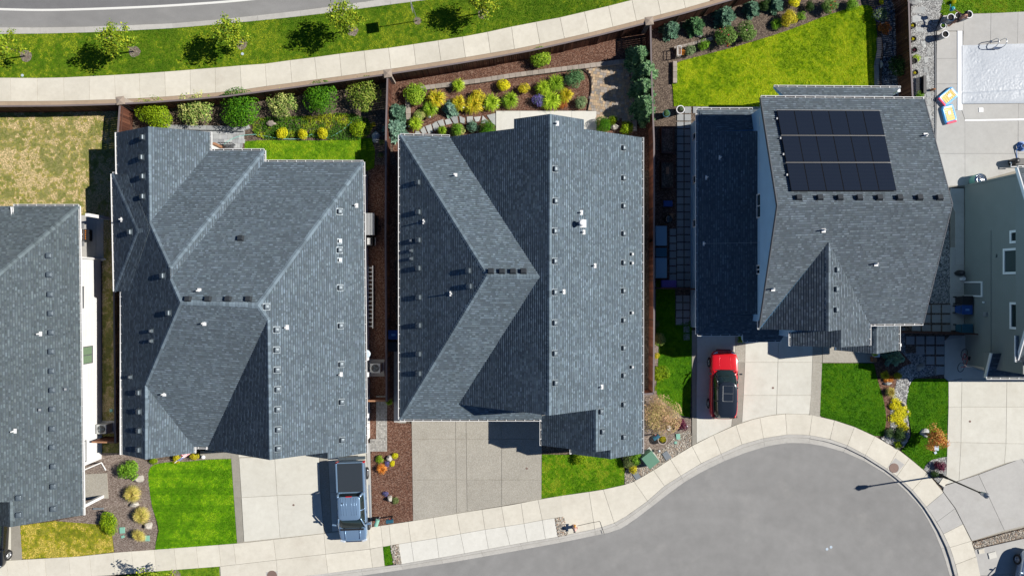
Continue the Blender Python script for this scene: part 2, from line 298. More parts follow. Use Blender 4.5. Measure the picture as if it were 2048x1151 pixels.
# ------------------------------------------------------------------ THE SETTING: ground, roads, pavements
_k = [0]
def sheet(name, px, z, m, zb=-.25, parent=None, st=True):
    if z > .03: _k[0] += 1; z += (_k[0] % 13)*.0017     # never two overlapping sheets in one plane
    o = MB().prism(pix(px, z), zb, z).build(name, M[m], parent)
    return structure(o) if st and parent is None else o
g = MB(); g.prism([(-400, -400, 0), (400, -400, 0), (400, 400, 0), (-400, 400, 0)], -1.0, -.30); structure(g.build('ground', M['soil']))
_yard = True
def inset(ring, d):
    """pull a convex-ish ring of vectors towards its inside by d"""
    n = len(ring); a = sum(ring[i].x*ring[(i+1) % n].y-ring[(i+1) % n].x*ring[i].y for i in range(n)); sgn = 1 if a > 0 else -1; out = []
    for i in range(n):
        p, q, r = ring[i-1], ring[i], ring[(i+1) % n]
        e1 = Vector((q.x-p.x, q.y-p.y, 0)).normalized(); e2 = Vector((r.x-q.x, r.y-q.y, 0)).normalized()
        n1, n2 = Vector((-e1.y, e1.x, 0))*sgn, Vector((-e2.y, e2.x, 0))*sgn; k = 1+n1.dot(n2)
        out.append(q + (n1+n2)*(d/max(k, .35)))
    return out
def slab(parent, px, z, m, name='slab', gap=.010, zb=None, tilt=.004):
    ring = inset(pix(px, z), gap); dz = random.uniform(-tilt, tilt)
    return MB().prism(ring, z-.12 if zb is None else zb, z+dz).build(name, M[m], parent)
def slab_row(parent, top, bot, joints, z, m, name='slab', gap=.010):
    for (a0, b0), (a1, b1) in zip(joints, joints[1:]):
        k = max(2, int(abs(a1-a0)/22)+1); T = [(a0+(a1-a0)*i/k, 0) for i in range(k+1)]; Bt = [(b0+(b1-b0)*i/k, 0) for i in range(k+1)]
        ring = [(u, interp(top, u)) for u, _ in T] + [(u, interp(bot, u)) for u, _ in Bt[::-1]]
        slab(parent, ring, z, m, name, gap)
def offset_poly(poly, dv): return [(u, v+dv) for u, v in poly]
# --- road along the top, its edge line and kerb
KR = [(-140, 54), (0, 54.7), (85, 55), (170, 53.5), (255, 50.5), (341, 47), (430, 39.5), (512, 31), (580, 23.5), (655, 14), (747, 1), (850, -16), (1000, -42), (1300, -110)]
KL = [(-140, 67), (0, 68), (85, 67.5), (170, 65.3), (255, 61.5), (341, 57), (430, 49.5), (512, 42), (580, 35), (658, 26), (773, 10.4), (853, 0), (960, -17), (1100, -44), (1300, -92)]
sheet('road', KR + [(1300, -420), (-140, -420)], 0.0, 'asphalt')
LN = smooth_px([(-140, 14), (0, 18.8), (105, 20.3), (260, 15.6), (391, 8.3), (512, -2), (700, -26), (900, -58)])
ln = MB()
up = [(u, v-2.4) for u, v in LN]; dn = [(u, v+2.0) for u, v in LN]
for i in range(len(LN)-1): ln.prism(pix([up[i], up[i+1], dn[i+1], dn[i]], .006), .001, .006)
structure(ln.build('road_edge_line', M['paint_line']))
dk = sheet('road_lane', up + [(900, -420), (-140, -420)], .004, 'asphalt_dark', zb=.001)
kerb = MB().prism(pix(KR + KL[::-1], .0), -.3, -.02).build('kerb', M['kerb_concrete']); structure(kerb)
kj = [-60, 14, 79, 168, 257, 345, 432, 515, 601, 690, 780, 870]
slab_row(kerb, KR, KL, [(u, u+1) for u in kj], .12, 'kerb_concrete', 'kerb_stone', .006)
# --- north pavement
NT = [(-140, 155), (0, 155.5), (74, 156), (127, 155), (178, 152.5), (229, 150), (278, 147), (329, 143.5), (380, 139.5), (430, 135.5), (480, 131), (530, 127.5), (580, 120.5), (629, 114.5), (679, 107.5), (728, 101.5), (777, 96), (827, 88.5), (876, 81), (925, 73.5), (975, 64), (1023, 53.5), (1072, 44), (1120, 35), (1169, 23.5), (1217, 12), (1264, 0), (1360, -26), (1500, -68)]
NB = [(-140, 202), (0, 203), (75, 202.5), (128, 202), (179, 200.5), (231, 199), (280, 196.5), (331, 193.5), (381, 189.5), (431, 185.5), (483, 180), (533, 172.5), (584, 166), (634, 159), (683, 152.5), (733, 145.5), (782, 138), (832, 130.5), (882, 123), (931, 115), (981, 106.5), (1029, 98.5), (1080, 88), (1129, 77), (1178, 66), (1226, 54), (1273, 42), (1322, 29), (1371, 16.5), (1420, 2.5), (1560, -38)]
pav = MB().prism(pix(NT + NB[::-1], .0), -.3, .09).build('pavement', M['tan_strip']); structure(pav)
tj = [-80, -30, 21, 74, 127, 178, 229, 278, 329, 380, 430, 480, 530, 580, 629, 679, 728, 777, 827, 876, 925, 975, 1023, 1072, 1120, 1169, 1217, 1264, 1313, 1362, 1411]
bj = [-80, -29, 22, 75, 128, 179, 231, 280, 331, 381, 431, 483, 533, 584, 634, 683, 733, 782, 832, 882, 931, 981, 1029, 1080, 1129, 1178, 1226, 1273, 1322, 1371, 1420]
slab_row(pav, NT, NB, list(zip(tj, bj)), .13, 'concrete', gap=.011)
# tan concrete footing between pavement and fence
foot = MB().prism(pix(NB + [(u, v+10) for u, v in NB[::-1]], .12), -.3, .11).build('fence_footing', M['tan_strip']); structure(foot)
YARD = None
# --- lawns: a sheet of turf soil plus grass blades (uncountable: stuff)
def inside(poly, xy):
    x, y = xy[:, 0], xy[:, 1]; r = np.zeros(len(xy), bool); n = len(poly)
    for i in range(n):
        x1, y1 = poly[i]; x2, y2 = poly[(i+1) % n]
        if y1 == y2: continue
        r ^= ((y1 > y) != (y2 > y)) & (x < (x2-x1)*(y-y1)/(y2-y1)+x1)
    return r
_G = RNG.random((64, 64))
def vnoise(xy, s):
    p = xy*s; i = np.floor(p).astype(int); f = p-i; f = f*f*(3-2*f); a = lambda dx, dy: _G[(i[:, 0]+dx) % 64, (i[:, 1]+dy) % 64]
    return (a(0, 0)*(1-f[:, 0])+a(1, 0)*f[:, 0])*(1-f[:, 1])+(a(0, 1)*(1-f[:, 0])+a(1, 1)*f[:, 0])*f[:, 1]
def fbm(xy, s): return .5*vnoise(xy, s)+.28*vnoise(xy+11.3, s*2.1)+.22*vnoise(xy+5.7, s*4.7)
def tri_mesh(name, V, col, m, parent=None, nv=3):
    """V (n,nv,3) separate faces of nv corners, col (n,3) one colour per face"""
    n = len(V); me = bpy.data.meshes.new(name); me.vertices.add(n*nv); me.vertices.foreach_set('co', V.astype(np.float32).ravel())
    me.loops.add(n*nv); me.loops.foreach_set('vertex_index', np.arange(n*nv, dtype=np.int32)); me.polygons.add(n)
    me.polygons.foreach_set('loop_start', np.arange(0, n*nv, nv, dtype=np.int32))
    a = me.color_attributes.new('Col', 'FLOAT_COLOR', 'POINT'); c = np.ones((n, nv, 4), np.float32); c[:, :, :3] = col[:, None, :]; a.data.foreach_set('color', c.ravel())
    me.update(calc_edges=True); me.materials.append(M[m]); return me
def lawn(name, px, cols, dry=.3, patch=.5, dens=620, z=.10, label=None, stripes=0.0, length=.055, name_g='grass', mul=(1.1, 1.45, .35)):
    cols = [np.array(c_)*np.array(mul) for c_ in cols]; tm = turf_mat('turf_'+name, tuple(cols[0]*.62), tuple((cols[0]*.5+cols[1]*.5)*.7))
    base = MB().prism(pix(px, z), -.28, z).build(name, tm); structure(base)
    poly = [(p.x, p.y) for p in pix(px, z)]; a = np.array(poly); lo, hi = a.min(0), a.max(0); n = int((hi-lo).prod()*dens*1.25)
    xy = lo + RNG.random((n, 2))*(hi-lo); xy = xy[inside(poly, xy)]; n = len(xy)
    if n == 0: return base
    f = .42*fbm(xy+100, patch)+.33*fbm(xy+40, patch*3.4)+.25*vnoise(xy+3, 5.5); r = np.empty(n); r[np.argsort(f)] = np.arange(n)/n
    r = np.clip(r+RNG.normal(size=n)*.08, 0, 1)
    if stripes: r = np.clip(r-stripes*(np.sin(xy[:, 1]*math.pi/.62) > .2)*(.5+.5*vnoise(xy, .4))-.5*stripes*(np.abs(((xy[:, 1]-.05*xy[:, 0]) % 1.27)-.6) < .05), 0, 1)
    lo_, mid, hi_, dr_ = cols[0]*np.array([.5, .62, .6]), cols[0], cols[0]*np.array([1.75, 1.35, 1.2]), cols[1]
    stops = np.array([0, .3, max(.45, .82-dry*.55), max(.6, 1.05-dry*.55), 1.0]); tab_ = np.array([lo_, mid, hi_, dr_, dr_*1.1])
    c = np.stack([np.interp(r, stops, tab_[:, q_]) for q_ in range(3)], 1)*(.78+.44*RNG.random((n, 1)))
    ang = RNG.random(n)*2*np.pi; L = length*(.6+.8*RNG.random(n)); wd = .013+.018*RNG.random(n); lean = .6+.37*RNG.random(n)
    d = np.stack([np.cos(ang), np.sin(ang)], 1); q = np.stack([-d[:, 1], d[:, 0]], 1)
    V = np.zeros((n, 3, 3)); V[:, 0, :2] = xy-q*wd[:, None]; V[:, 1, :2] = xy+q*wd[:, None]; V[:, 2, :2] = xy+d*(L*lean)[:, None]
    V[:, :2, 2] = z-.004; V[:, 2, 2] = z+L*np.sqrt(np.clip(1-lean**2, .05, 1))
    o = link(name_g, tri_mesh(name_g, V, c, 'blade')); stuff(o); o['label'] = label; o['category'] = 'grass'; return base
GREEN, LUSH, LIME, DRY, STRAW = (.085, .17, .018), (.045, .125, .012), (.17, .25, .022), (.30, .27, .07), (.42, .33, .17)
lawn('verge_lawn', KL[:14] + [(1300, -92), (1500, -72)] + NT[::-1], ((.065, .125, .012), (.30, .27, .06)), .4, .5, 480, label='green grass verge with young trees between road and pavement')
lawn('dry_lawn', [(-140, 224), (236, 216), (232, 300), (236, 420), (238, 905), (205, 905), (205, 520), (200, 430), (-140, 430)], ((.29, .305, .065), (.74, .57, .35)), .85, .55, 560, mul=(1, 1, 1), label='dry straw-coloured back lawn beside the brown fence')
lawn('narrow_lawn', smooth_px([(489, 283), (540, 280), (640, 281), (742, 276)], 3) + [(750, 300), (748, 335), (715, 350), (520, 345), (505, 312), (490, 308)], ((.12, .21, .02), (.28, .30, .05)), .35, .8, 700, label='narrow bright green lawn below the yellow ball shrubs')
lawn('big_lawn', [(1354, 126)] + smooth_px([(1362, 122), (1420, 107), (1480, 91), (1540, 73), (1600, 52), (1660, 29), (1715, 13), (1742, 14), (1750, 40), (1755, 80), (1754, 105), (1748, 130), (1751, 172)], 4) + [(1751, 215), (1348, 212), (1345, 166), (1354, 166)], ((.185, .28, .01), (.42, .42, .05)), .4, .6, 640, mul=(1.2, 1.35, .4), label='big yellow-green back lawn in front of the rose bushes', length=.06)
lawn('corner_lawn', [(1893, -30), (2120, -40), (2120, 23), (1950, 27), (1887, 31), (1880, 26)], ((.11, .2, .02), (.28, .26, .06)), .35, .8, 600, label='green grass behind the grey planters and pool deck')
lawn('dull_lawn', [(41, 1050), (110, 1041), (222, 1050), (227, 1103), (150, 1112), (45, 1117)], ((.27, .29, .02), (.64, .48, .17)), .6, .9, 640, mul=(1, 1.05, .7), label='patchy yellowing lawn beside the black car')
lawn('striped_lawn', smooth_px([(300, 985), (297, 950), (303, 932), (330, 924), (375, 922), (420, 918), (462, 917)], 4) + [(474, 1085), (395, 1092), (311, 1098), (311, 1090), (318, 1060), (314, 1040), (305, 1015)], ((.105, .215, .012), (.24, .31, .035)), .32, .6, 720, label='mown striped lawn beside the blue-grey pickup driveway', stripes=.42)
lawn('strip_lawn', [(190, 1160), (300, 1142), (438, 1132), (441, 1165), (190, 1185)], ((.12, .19, .03), (.25, .24, .07)), .4, .8, 600, label='grass strip between the pavement and the bottom road')
lawn('front_lawn', [(1084, 908), (1140, 909), (1240, 915)] + smooth_px([(1240, 915), (1247, 930), (1249, 945), (1248, 968.5)], 3) + [(1206, 977.5), (1178, 982), (1083, 996)], ((.095, .195, .012), (.30, .28, .07)), .35, .7, 720, label='front lawn between aggregate driveway and green utility box')
lawn('side_lawn', smooth_px([(1318, 692), (1316, 740), (1313, 775), (1318, 795), (1332, 806), (1350, 820), (1364, 830), (1380, 834)], 4) + [(1384, 700), (1385, 640), (1350, 650), (1350, 560), (1312, 560), (1312, 690)], ((.06, .15, .012), (.12, .2, .02)), .25, .7, 720, label='deep green lawn strip beside the red car driveway')
lawn('cul_de_sac_lawn', [(1644, 726), (1746, 726)] + smooth_px([(1748, 728), (1755, 760), (1766, 795), (1772, 830), (1771, 850), (1766, 871)], 3) + [(1750, 871), (1709, 852), (1669, 839), (1640, 831)], ((.055, .145, .012), (.12, .2, .02)), .2, .6, 740, label='deep green lawn between white driveway and bark bed')
lawn('fan_lawn', smooth_px([(1832, 757), (1822, 766), (1816, 785), (1814, 810), (1819, 840), (1823, 870), (1812, 890), (1803, 900)], 3) + [(1823, 918), (1847, 938)] + smooth_px([(1850, 930), (1866, 918), (1893, 913)], 3) + [(1897, 763), (1889, 757)], ((.055, .145, .012), (.12, .2, .02)), .2, .6, 740, label='deep green lawn beside the yellow flower bed and far driveway')
lawn('kerb_patch_lawn', [(766, 1092.5), (781, 1090), (787, 1127), (770, 1130)], ((.06, .15, .012), (.1, .18, .02)), .2, .6, 740, label='little rectangle of grass next to a pebble patch at the kerb')
# --- cul-de-sac street with gutter kerb and pavement
SA = [(-200, 1260), (300, 1210), (500, 1180), (718, 1151), (801, 1139), (900, 1124), (1024, 1102.3), (1128, 1083), (1191, 1070), (1220, 1064), (1240, 1057), (1262, 1044), (1305.5, 1011), (1335, 988), (1368, 964), (1405, 942), (1449, 921), (1490, 905), (1536, 891), (1572.5, 885.5), (1595, 885), (1617, 886.5), (1650, 892), (1687, 903), (1728, 921), (1768, 945), (1793, 964), (1816, 986.5), (1832, 1003), (1843.6, 1018), (1866, 1056), (1882.7, 1096), (1892, 1124), (1899.6, 1151), (1906, 1185), (1910, 1240)]
SB = [(-200, 1246), (300, 1196), (500, 1166), (590, 1153), (642, 1146.5), (801, 1127.5), (900, 1111), (1024, 1088.4), (1116.5, 1072.6), (1189.5, 1057), (1210, 1051.5), (1228.6, 1045), (1255, 1030), (1295, 1001), (1329, 971), (1361.6, 950.5), (1402, 926), (1442, 907), (1484, 888), (1527, 875.8), (1575, 868), (1600, 868), (1622, 870), (1660, 877.5), (1695, 890), (1731, 909), (1774.5, 937), (1800, 956), (1825.4, 979), (1852.7, 1012.6), (1873.6, 1043), (1886.6, 1066), (1899, 1091), (1909, 1120), (1916.6, 1151), (1921, 1185), (1926, 1240)]
SC = [(-200, 1136), (0, 1120.8), (156, 1111.7), (229, 1104), (310, 1098), (474.5, 1085.6), (512, 1082), (647.6, 1066), (744, 1053), (826, 1040.8), (926, 1024), (1024, 1008.4), (1082.7, 997), (1122, 990.5), (1178, 982.6), (1206.5, 978), (1248, 968.8), (1268, 962), (1307, 939.6), (1340.7, 917.5), (1383.8, 891), (1426.8, 869), (1472, 849), (1505, 838), (1536, 831), (1571, 827), (1600, 827), (1624.6, 829.4), (1669, 839.8), (1709, 853), (1750, 872), (1796.7, 899), (1822.8, 918.8), (1855, 946), (1886.6, 984), (1910, 1016), (1927, 1049), (1942.7, 1081), (1953, 1112), (1961, 1151), (1966, 1185), (1970, 1240)]
SM = [(-200, 1176), (0, 1163), (100, 1158), (300, 1142.5), (437, 1132), (512, 1123.5), (651.5, 1107), (740, 1097), (766, 1092), (782, 1089.5), (873, 1075), (970, 1058), (1048, 1046), (1084.5, 1039), (1127, 1032)]
sheet('street', SA + [(1910, 1400), (-200, 1400)], 0.0, 'asphalt_street')
gut = MB().prism(pix(SB + SA[::-1], 0), -.3, -.02).build('gutter_kerb', M['kerb_concrete']); structure(gut)
gj = [(500, 500), (642, 645), (722, 726), (801, 806), (882, 886), (962, 967), (1040, 1046), (1116.5, 1121), (1189.5, 1191), (1228.6, 1240), (1295, 1305), (1361.6, 1368), (1442, 1449), (1527, 1530), (1622, 1617), (1695, 1687), (1731, 1728), (1774, 1768), (1825.4, 1816), (1852.7, 1843.6), (1899, 1883), (1916, 1899), (1924, 1908)]
for (b0, a0), (b1, a1) in zip(gj, gj[1:]):          # a raised back and a sunken gutter pan
    k = max(2, int((b1-b0)/14)); UB = [b0+(b1-b0)*i/k for i in range(k+1)]; UA = [a0+(a1-a0)*i/k for i in range(k+1)]
    B_ = [(u, interp(SB, u)) for u in UB]; A_ = [(u, interp(SA, u)) for u in UA]; Q = [((p[0]*.62+q[0]*.38), (p[1]*.62+q[1]*.38)) for p, q in zip(B_, A_)]
    slab(gut, B_ + Q[::-1], .115, 'kerb_concrete', 'kerb_stone', .005); slab(gut, Q + A_[::-1], .012, 'kerb_concrete', 'gutter_pan', .005, zb=-.2)
pv2 = MB().prism(pix([p for p in SC if p[0] > 1125] + [p for p in SB if p[0] > 1125][::-1], 0), -.3, .085).build('pavement', M['aggregate']); structure(pv2)
cj = [(1122, 1118), (1178, 1189.5), (1206.5, 1228.6), (1268, 1295), (1307, 1329), (1340.7, 1361.6), (1383.8, 1402), (1426.8, 1442), (1472, 1484), (1520, 1527), (1571, 1574), (1624.6, 1619), (1669, 1660), (1709, 1695), (1750, 1731), (1796.7, 1774.5), (1819, 1794), (1855, 1825), (1886.6, 1852.7), (1910, 1873.6), (1926, 1887), (1942.7, 1900), (1953, 1911), (1961, 1917), (1966, 1921)]
slab_row(pv2, SC, SB, cj[:17], .125, 'concrete'); slab_row(pv2, SC, SB, cj[16:19], .125, 'concrete'); slab_row(pv2, SC, SB, cj[18:21], .125, 'concrete_grey'); slab_row(pv2, SC, SB, cj[20:], .125, 'concrete')
pv3 = MB().prism(pix([p for p in SC if p[0] < 1124] + [(1127, 1032)] + SM[:-1][::-1], 0), -.3, .085).build('pavement', M['aggregate']); structure(pv3)
slab_row(pv3, SC, SM, [(-60, -56), (13, 17), (55, 59), (89, 93), (137, 141), (178.6, 183), (225.5, 230), (263, 268), (308, 313), (348, 353), (392, 397), (437, 442), (467, 472)], .125, 'concrete')
slab_row(pv3, SC, SM, [(467, 472), (547, 552), (647.6, 651.5), (737, 740), (761, 766), (778, 782), (816, 822), (866.5, 873), (913.5, 921), (964, 970), (1003, 1010), (1042, 1048), (1076, 1084.5), (1122, 1127)], .125, 'concrete')
apr = MB().prism(pix([p for p in SM if p[0] > 780] + [(1110, 1035), (1116, 1072)] + [p for p in SB if 801 <= p[0] < 1116][::-1], 0), -.3, .085).build('apron', M['aggregate']); structure(apr)
slab_row(apr, SM, SB, [(797, 803), (822, 828), (873, 878), (921, 929), (970, 977), (1010, 1020), (1048, 1055), (1084.5, 1091), (1109, 1116)], .125, 'concrete_white')
apr2 = MB().prism(pix([(440, 1132), (766, 1092), (770, 1131), (642, 1147), (590, 1153), (440, 1175)], 0), -.3, .085).build('apron', M['aggregate']); structure(apr2)
slab_row(apr2, SM, [(440, 1175), (590, 1153), (642, 1147), (770, 1131)], [(440, 443), (552, 556), (651, 656), (740, 745), (765.5, 769)], .125, 'concrete')
sheet('yard_ground', [p for p in NB] + [(2300, -60), (2300, 1120)] + [p for p in SC if p[0] < 1962][::-1], .032, 'soil')
# --- pebble patches at the kerb (uncountable pebbles)
def pebbles(name, px, z, n, r, cols, label, base='tan_gravel'):
    sheet(name + '_bed', px, z, base)
    poly = [(p.x, p.y) for p in pix(px, z)]; a = np.array(poly); lo, hi = a.min(0), a.max(0); xy = lo+RNG.random((n, 2))*(hi-lo); xy = xy[inside(poly, xy)]; n = len(xy)
    ico = bmesh.new(); bmesh.ops.create_icosphere(ico, subdivisions=1, radius=1); ico.verts.ensure_lookup_table()
    T = np.array([[v.co[:] for v in f.verts] for f in ico.faces]); ico.free(); R = r[0]+RNG.random(n)*(r[1]-r[0]); A = RNG.random(n)*6.28
    S = np.stack([R*(1+.5*RNG.random(n)), R*(.7+.4*RNG.random(n)), R*(.45+.2*RNG.random(n))], 1)
    V = T[None]*S[:, None, None, :]; ca, sa = np.cos(A)[:, None, None], np.sin(A)[:, None, None]
    V = np.stack([V[..., 0]*ca-V[..., 1]*sa, V[..., 0]*sa+V[..., 1]*ca, V[..., 2]], -1); V[..., :2] += xy[:, None, None, :]; V[..., 2] += z+R[:, None, None]*.3
    ci = np.array(cols)[RNG.integers(0, len(cols), n)]*(.75+.5*RNG.random((n, 1))); c = np.repeat(ci, len(T), 0)
    o = link(name, tri_mesh(name, V.reshape(-1, 3, 3), c, 'stones')); stuff(o); o['label'] = label; o['category'] = 'pebbles'
PEB = [(.3, .27, .22), (.42, .38, .32), (.16, .14, .12), (.34, .24, .17), (.5, .46, .4), (.22, .2, .18)]
pebbles('kerb_pebbles', [(781, 1090), (797, 1088), (803, 1127), (787, 1127)], .11, 500, (.03, .06), PEB, 'tan pebble patch beside the little grass rectangle at the kerb')
pebbles('hydrant_pebbles', [(1110, 1035), (1128, 1032), (1136, 1069), (1116, 1072)], .11, 500, (.03, .06), PEB, 'mixed pebble patch beside the yellow hydrant at the kerb')
pebbles('corner_pebbles', [(1250, 968), (1249, 945), (1262, 925), (1290, 915), (1318, 905), (1355, 868), (1382, 858), (1383, 890), (1341, 917), (1307, 939), (1268, 961)], .09, 4200, (.025, .05), PEB, 'tan pebble bed around the green utility box')
pebbles('drive_edge_pebbles', [(1945, 1085), (2010, 1066), (2120, 1040), (2120, 1058), (2010, 1082), (1949, 1096)], .1, 2000, (.03, .055), PEB, 'strip of tan pebbles between two driveways')
GRY = [(.3, .3, .29), (.45, .45, .43), (.18, .18, .18), (.55, .55, .53), (.24, .23, .22)]
pebbles('dry_creek_pebbles', [(1796, 741), (1806, 733), (1824, 726), (1826, 757), (1818, 770), (1812, 800), (1817, 845), (1820, 872), (1808, 893), (1795, 898), (1786, 888), (1775, 886), (1762, 875), (1780, 866), (1782, 800), (1792, 770)], .09, 2600, (.03, .06), GRY, 'grey stone dry creek bed between the two deep green lawns', 'grey_gravel')
pebbles('lamp_pebbles', smooth_px([(1848, 938), (1856, 924), (1874, 916), (1893, 913)], 4) + [(1892, 958), (1886, 975), (1858, 946)], .09, 700, (.025, .05), GRY, 'grey stones around the street lamp foot', 'grey_gravel')
pebbles('side_yard_pebbles', [(1838, 470), (1880, 400), (1898, 405), (1902, 745), (1826, 757), (1824, 726), (1795, 715), (1800, 655), (1848, 650)], .04, 4200, (.03, .06), [(.13, .14, .15), (.22, .23, .25), (.08, .085, .09), (.3, .3, .31)], 'dark grey stones along the sage green house', 'grey_gravel')
pebbles('fence_bed_pebbles', [(1757, -30), (1800, -30), (1797, 60), (1800, 196), (1768, 196), (1764, 160), (1768, 100), (1762, 60), (1766, 20)], .08, 2600, (.03, .08), [(.06, .075, .095), (.12, .14, .17), (.03, .04, .05), (.2, .23, .27)], 'dark river pebbles along the back fence', 'dark_pebbles')
pebbles('pool_side_gravel', [(1822, -30), (1900, -30), (1882, 26), (1872, 58), (1872, 380), (1850, 330), (1822, 196)], .08, 6500, (.02, .045), GRY, 'light grey gravel beside the pool deck', 'grey_gravel')
# --- planting beds
sheet('bark_bed', [(738, 838), (775, 838), (800, 846), (824, 846), (826, 1040), (745, 1053), (741, 900)], .08, 'bark_mulch')
sheet('bark_bed', [(736, 330), (790, 330), (790, 838), (736, 838)], .06, 'bark_mulch')
sheet('bark_bed', [(782, 160), (1100, 96), (1296, 52), (1300, 140), (1300, 340), (800, 340), (786, 300)], .06, 'bark_mulch')
sheet('soil_bed', [(1304, 40), (1560, -40), (1750, -40), (1762, 20), (1766, 60), (1772, 110), (1764, 160), (1768, 200), (1340, 215), (1350, 300), (1305, 300)], .06, 'soil')
sheet('shady_bed', [(1305, 297), (1352, 297), (1352, 565), (1305, 565)], .055, 'bark_mulch')
sheet('soil_bed', [(250, 208), (480, 192), (770, 152), (778, 200), (772, 345), (480, 345), (250, 300)], .06, 'soil')
sheet('grey_mulch_bed', [(165, 905), (240, 900), (295, 922), (390, 912), (440, 905), (462, 915), (462, 918), (300, 986), (314, 1060), (310, 1098), (229, 1104), (222, 1050), (110, 1041), (165, 1030)], .08, 'grey_mulch')
sheet('grey_mulch_bed', [(1283, 790), (1312, 775), (1320, 797), (1382, 836), (1383, 858), (1355, 868), (1318, 905), (1262, 925), (1240, 912), (1283, 900)], .08, 'grey_mulch')
sheet('bark_bed', [(1747, 722), (1800, 700), (1824, 726), (1806, 733), (1796, 741), (1792, 770), (1782, 800), (1782, 868), (1766, 874), (1770, 830), (1764, 795)], .082, 'bark_mulch')
sheet('soil_bed', [(1305, 560), (1316, 560), (1318, 692), (1316, 775), (1320, 797), (1305, 790)], .07, 'grey_mulch')
# --- driveways
def drive(name, ring, cells, z=.12):
    base = MB().prism(pix(ring, 0), -.3, .075).build(name, M['aggregate']); structure(base)
    for px, m in cells: slab(base, px, z, m, gap=.012)
    return base
def grid_cells(L, R, vs, m):
    """a column of slabs between the slanted left and right edges L,R ((u,v),(u,v)), cut at the v values"""
    f = lambda e, v: (e[0][0]+(e[1][0]-e[0][0])*(v-e[0][1])/(e[1][1]-e[0][1]), v)
    return [([f(L, a), f(R, a), f(R, b), f(L, b)], m) for a, b in zip(vs, vs[1:])]
drive('driveway', [(400, 895), (735, 880), (744, 1053), (512, 1082), (474, 1085), (462, 915)],
      grid_cells(((462, 915), (474, 1085.6)), ((478, 915), (487, 1083)), [905, 962, 994, 1084.5], 'aggregate_dark') +
      [([(478, 915), (549, 912), (554, 990), (483, 994)], 'concrete_drive'), ([(483, 994), (554, 990), (560, 1075), (488, 1082.5)], 'concrete_drive'), ([(400, 900), (462, 905), (462, 916), (400, 918)], 'aggregate_dark'), ([(462, 895), (640, 890), (640, 908), (462, 914)], 'concrete_drive'),
       ([(549, 908), (638, 908), (641, 986), (554, 990)], 'concrete_drive'), ([(554, 990), (641, 986), (648, 1065.5), (560, 1075)], 'concrete_drive'), ([(638, 900), (655, 898), (664, 1062.5), (648, 1065)], 'aggregate'),
       ([(655, 898), (731, 895), (737, 978), (660, 984)], 'concrete_drive'), ([(660, 984), (737, 978), (742, 1053), (664, 1062.5)], 'concrete_drive'), ([(732, 885), (740, 885), (744, 1052), (739, 1053)], 'concrete_grey')])
d3 = []
for (l0, l1), (r0, r1) in zip([(823, 826), (911, 913), (932, 934.5), (1003, 1003.5)], [(911, 913), (932, 934.5), (1003, 1003.5), (1083.5, 1083)]):
    f = lambda v, a, b: a+(b-a)*(v-838)/200
    bb = interp(SC, (l0+r0)/2)
    for a, b in ((830, 877), (877, 958.5), (958.5, None)):
        e0, e1 = (b, b) if b else (interp(SC, l1)-.5, interp(SC, r1)-.5)
        d3.append(([(f(a, l0, l1), a), (f(a, r0, r1), a), (f(e1, r0, r1), e1), (f(e0, l0, l1), e0)], 'aggregate'))
drive('driveway', [(823, 830), (1083.5, 830), (1083.5, 996.5), (826, 1040)], d3)
drive('driveway', [(1383, 660), (1642, 660), (1641, 834), (1624, 829.5), (1571, 827), (1536, 831), (1472, 849), (1384, 890)],
      [([(1383.5, 660), (1394, 660), (1393, 884), (1384, 890)], 'aggregate_dark')] +
      [([(1394, 660), (1471, 660), (1470, 724), (1394, 724)], 'concrete_drive'), ([(1394, 724), (1470, 724), (1469, 791), (1393, 791)], 'concrete_drive'), ([(1393, 791), (1469, 791), (1463, 852), (1393, 885)], 'concrete_drive'),
       ([(1471, 660), (1491, 660), (1490, 724), (1470, 724)], 'aggregate'), ([(1470, 724), (1490, 724), (1487, 791), (1469, 791)], 'aggregate_dark'), ([(1469, 791), (1487, 791), (1484, 844), (1463, 852.5)], 'aggregate_dark'),
       ([(1491, 660), (1557, 660), (1556, 724), (1490, 724)], 'concrete_drive'), ([(1490, 724), (1556, 724), (1554, 790), (1487, 790)], 'concrete_drive'), ([(1487, 790), (1554, 790), (1553, 828), (1536, 830.5), (1505, 837.5), (1484, 844)], 'concrete_drive'),
       ([(1557, 660), (1627, 660), (1625, 724), (1556, 724)], 'concrete_drive'), ([(1556, 724), (1625, 724), (1622, 790), (1554, 790)], 'concrete_drive'), ([(1554, 790), (1622, 790), (1619, 828), (1571, 826.5), (1553, 828)], 'concrete_drive'),
       ([(1627, 660), (1645, 660), (1644.5, 725), (1625, 724)], 'aggregate'), ([(1625, 724), (1644.5, 725), (1640, 834), (1619, 829)], 'aggregate'), ([(1645, 670), (1752, 670), (1748, 725), (1645, 725)], 'aggregate')])
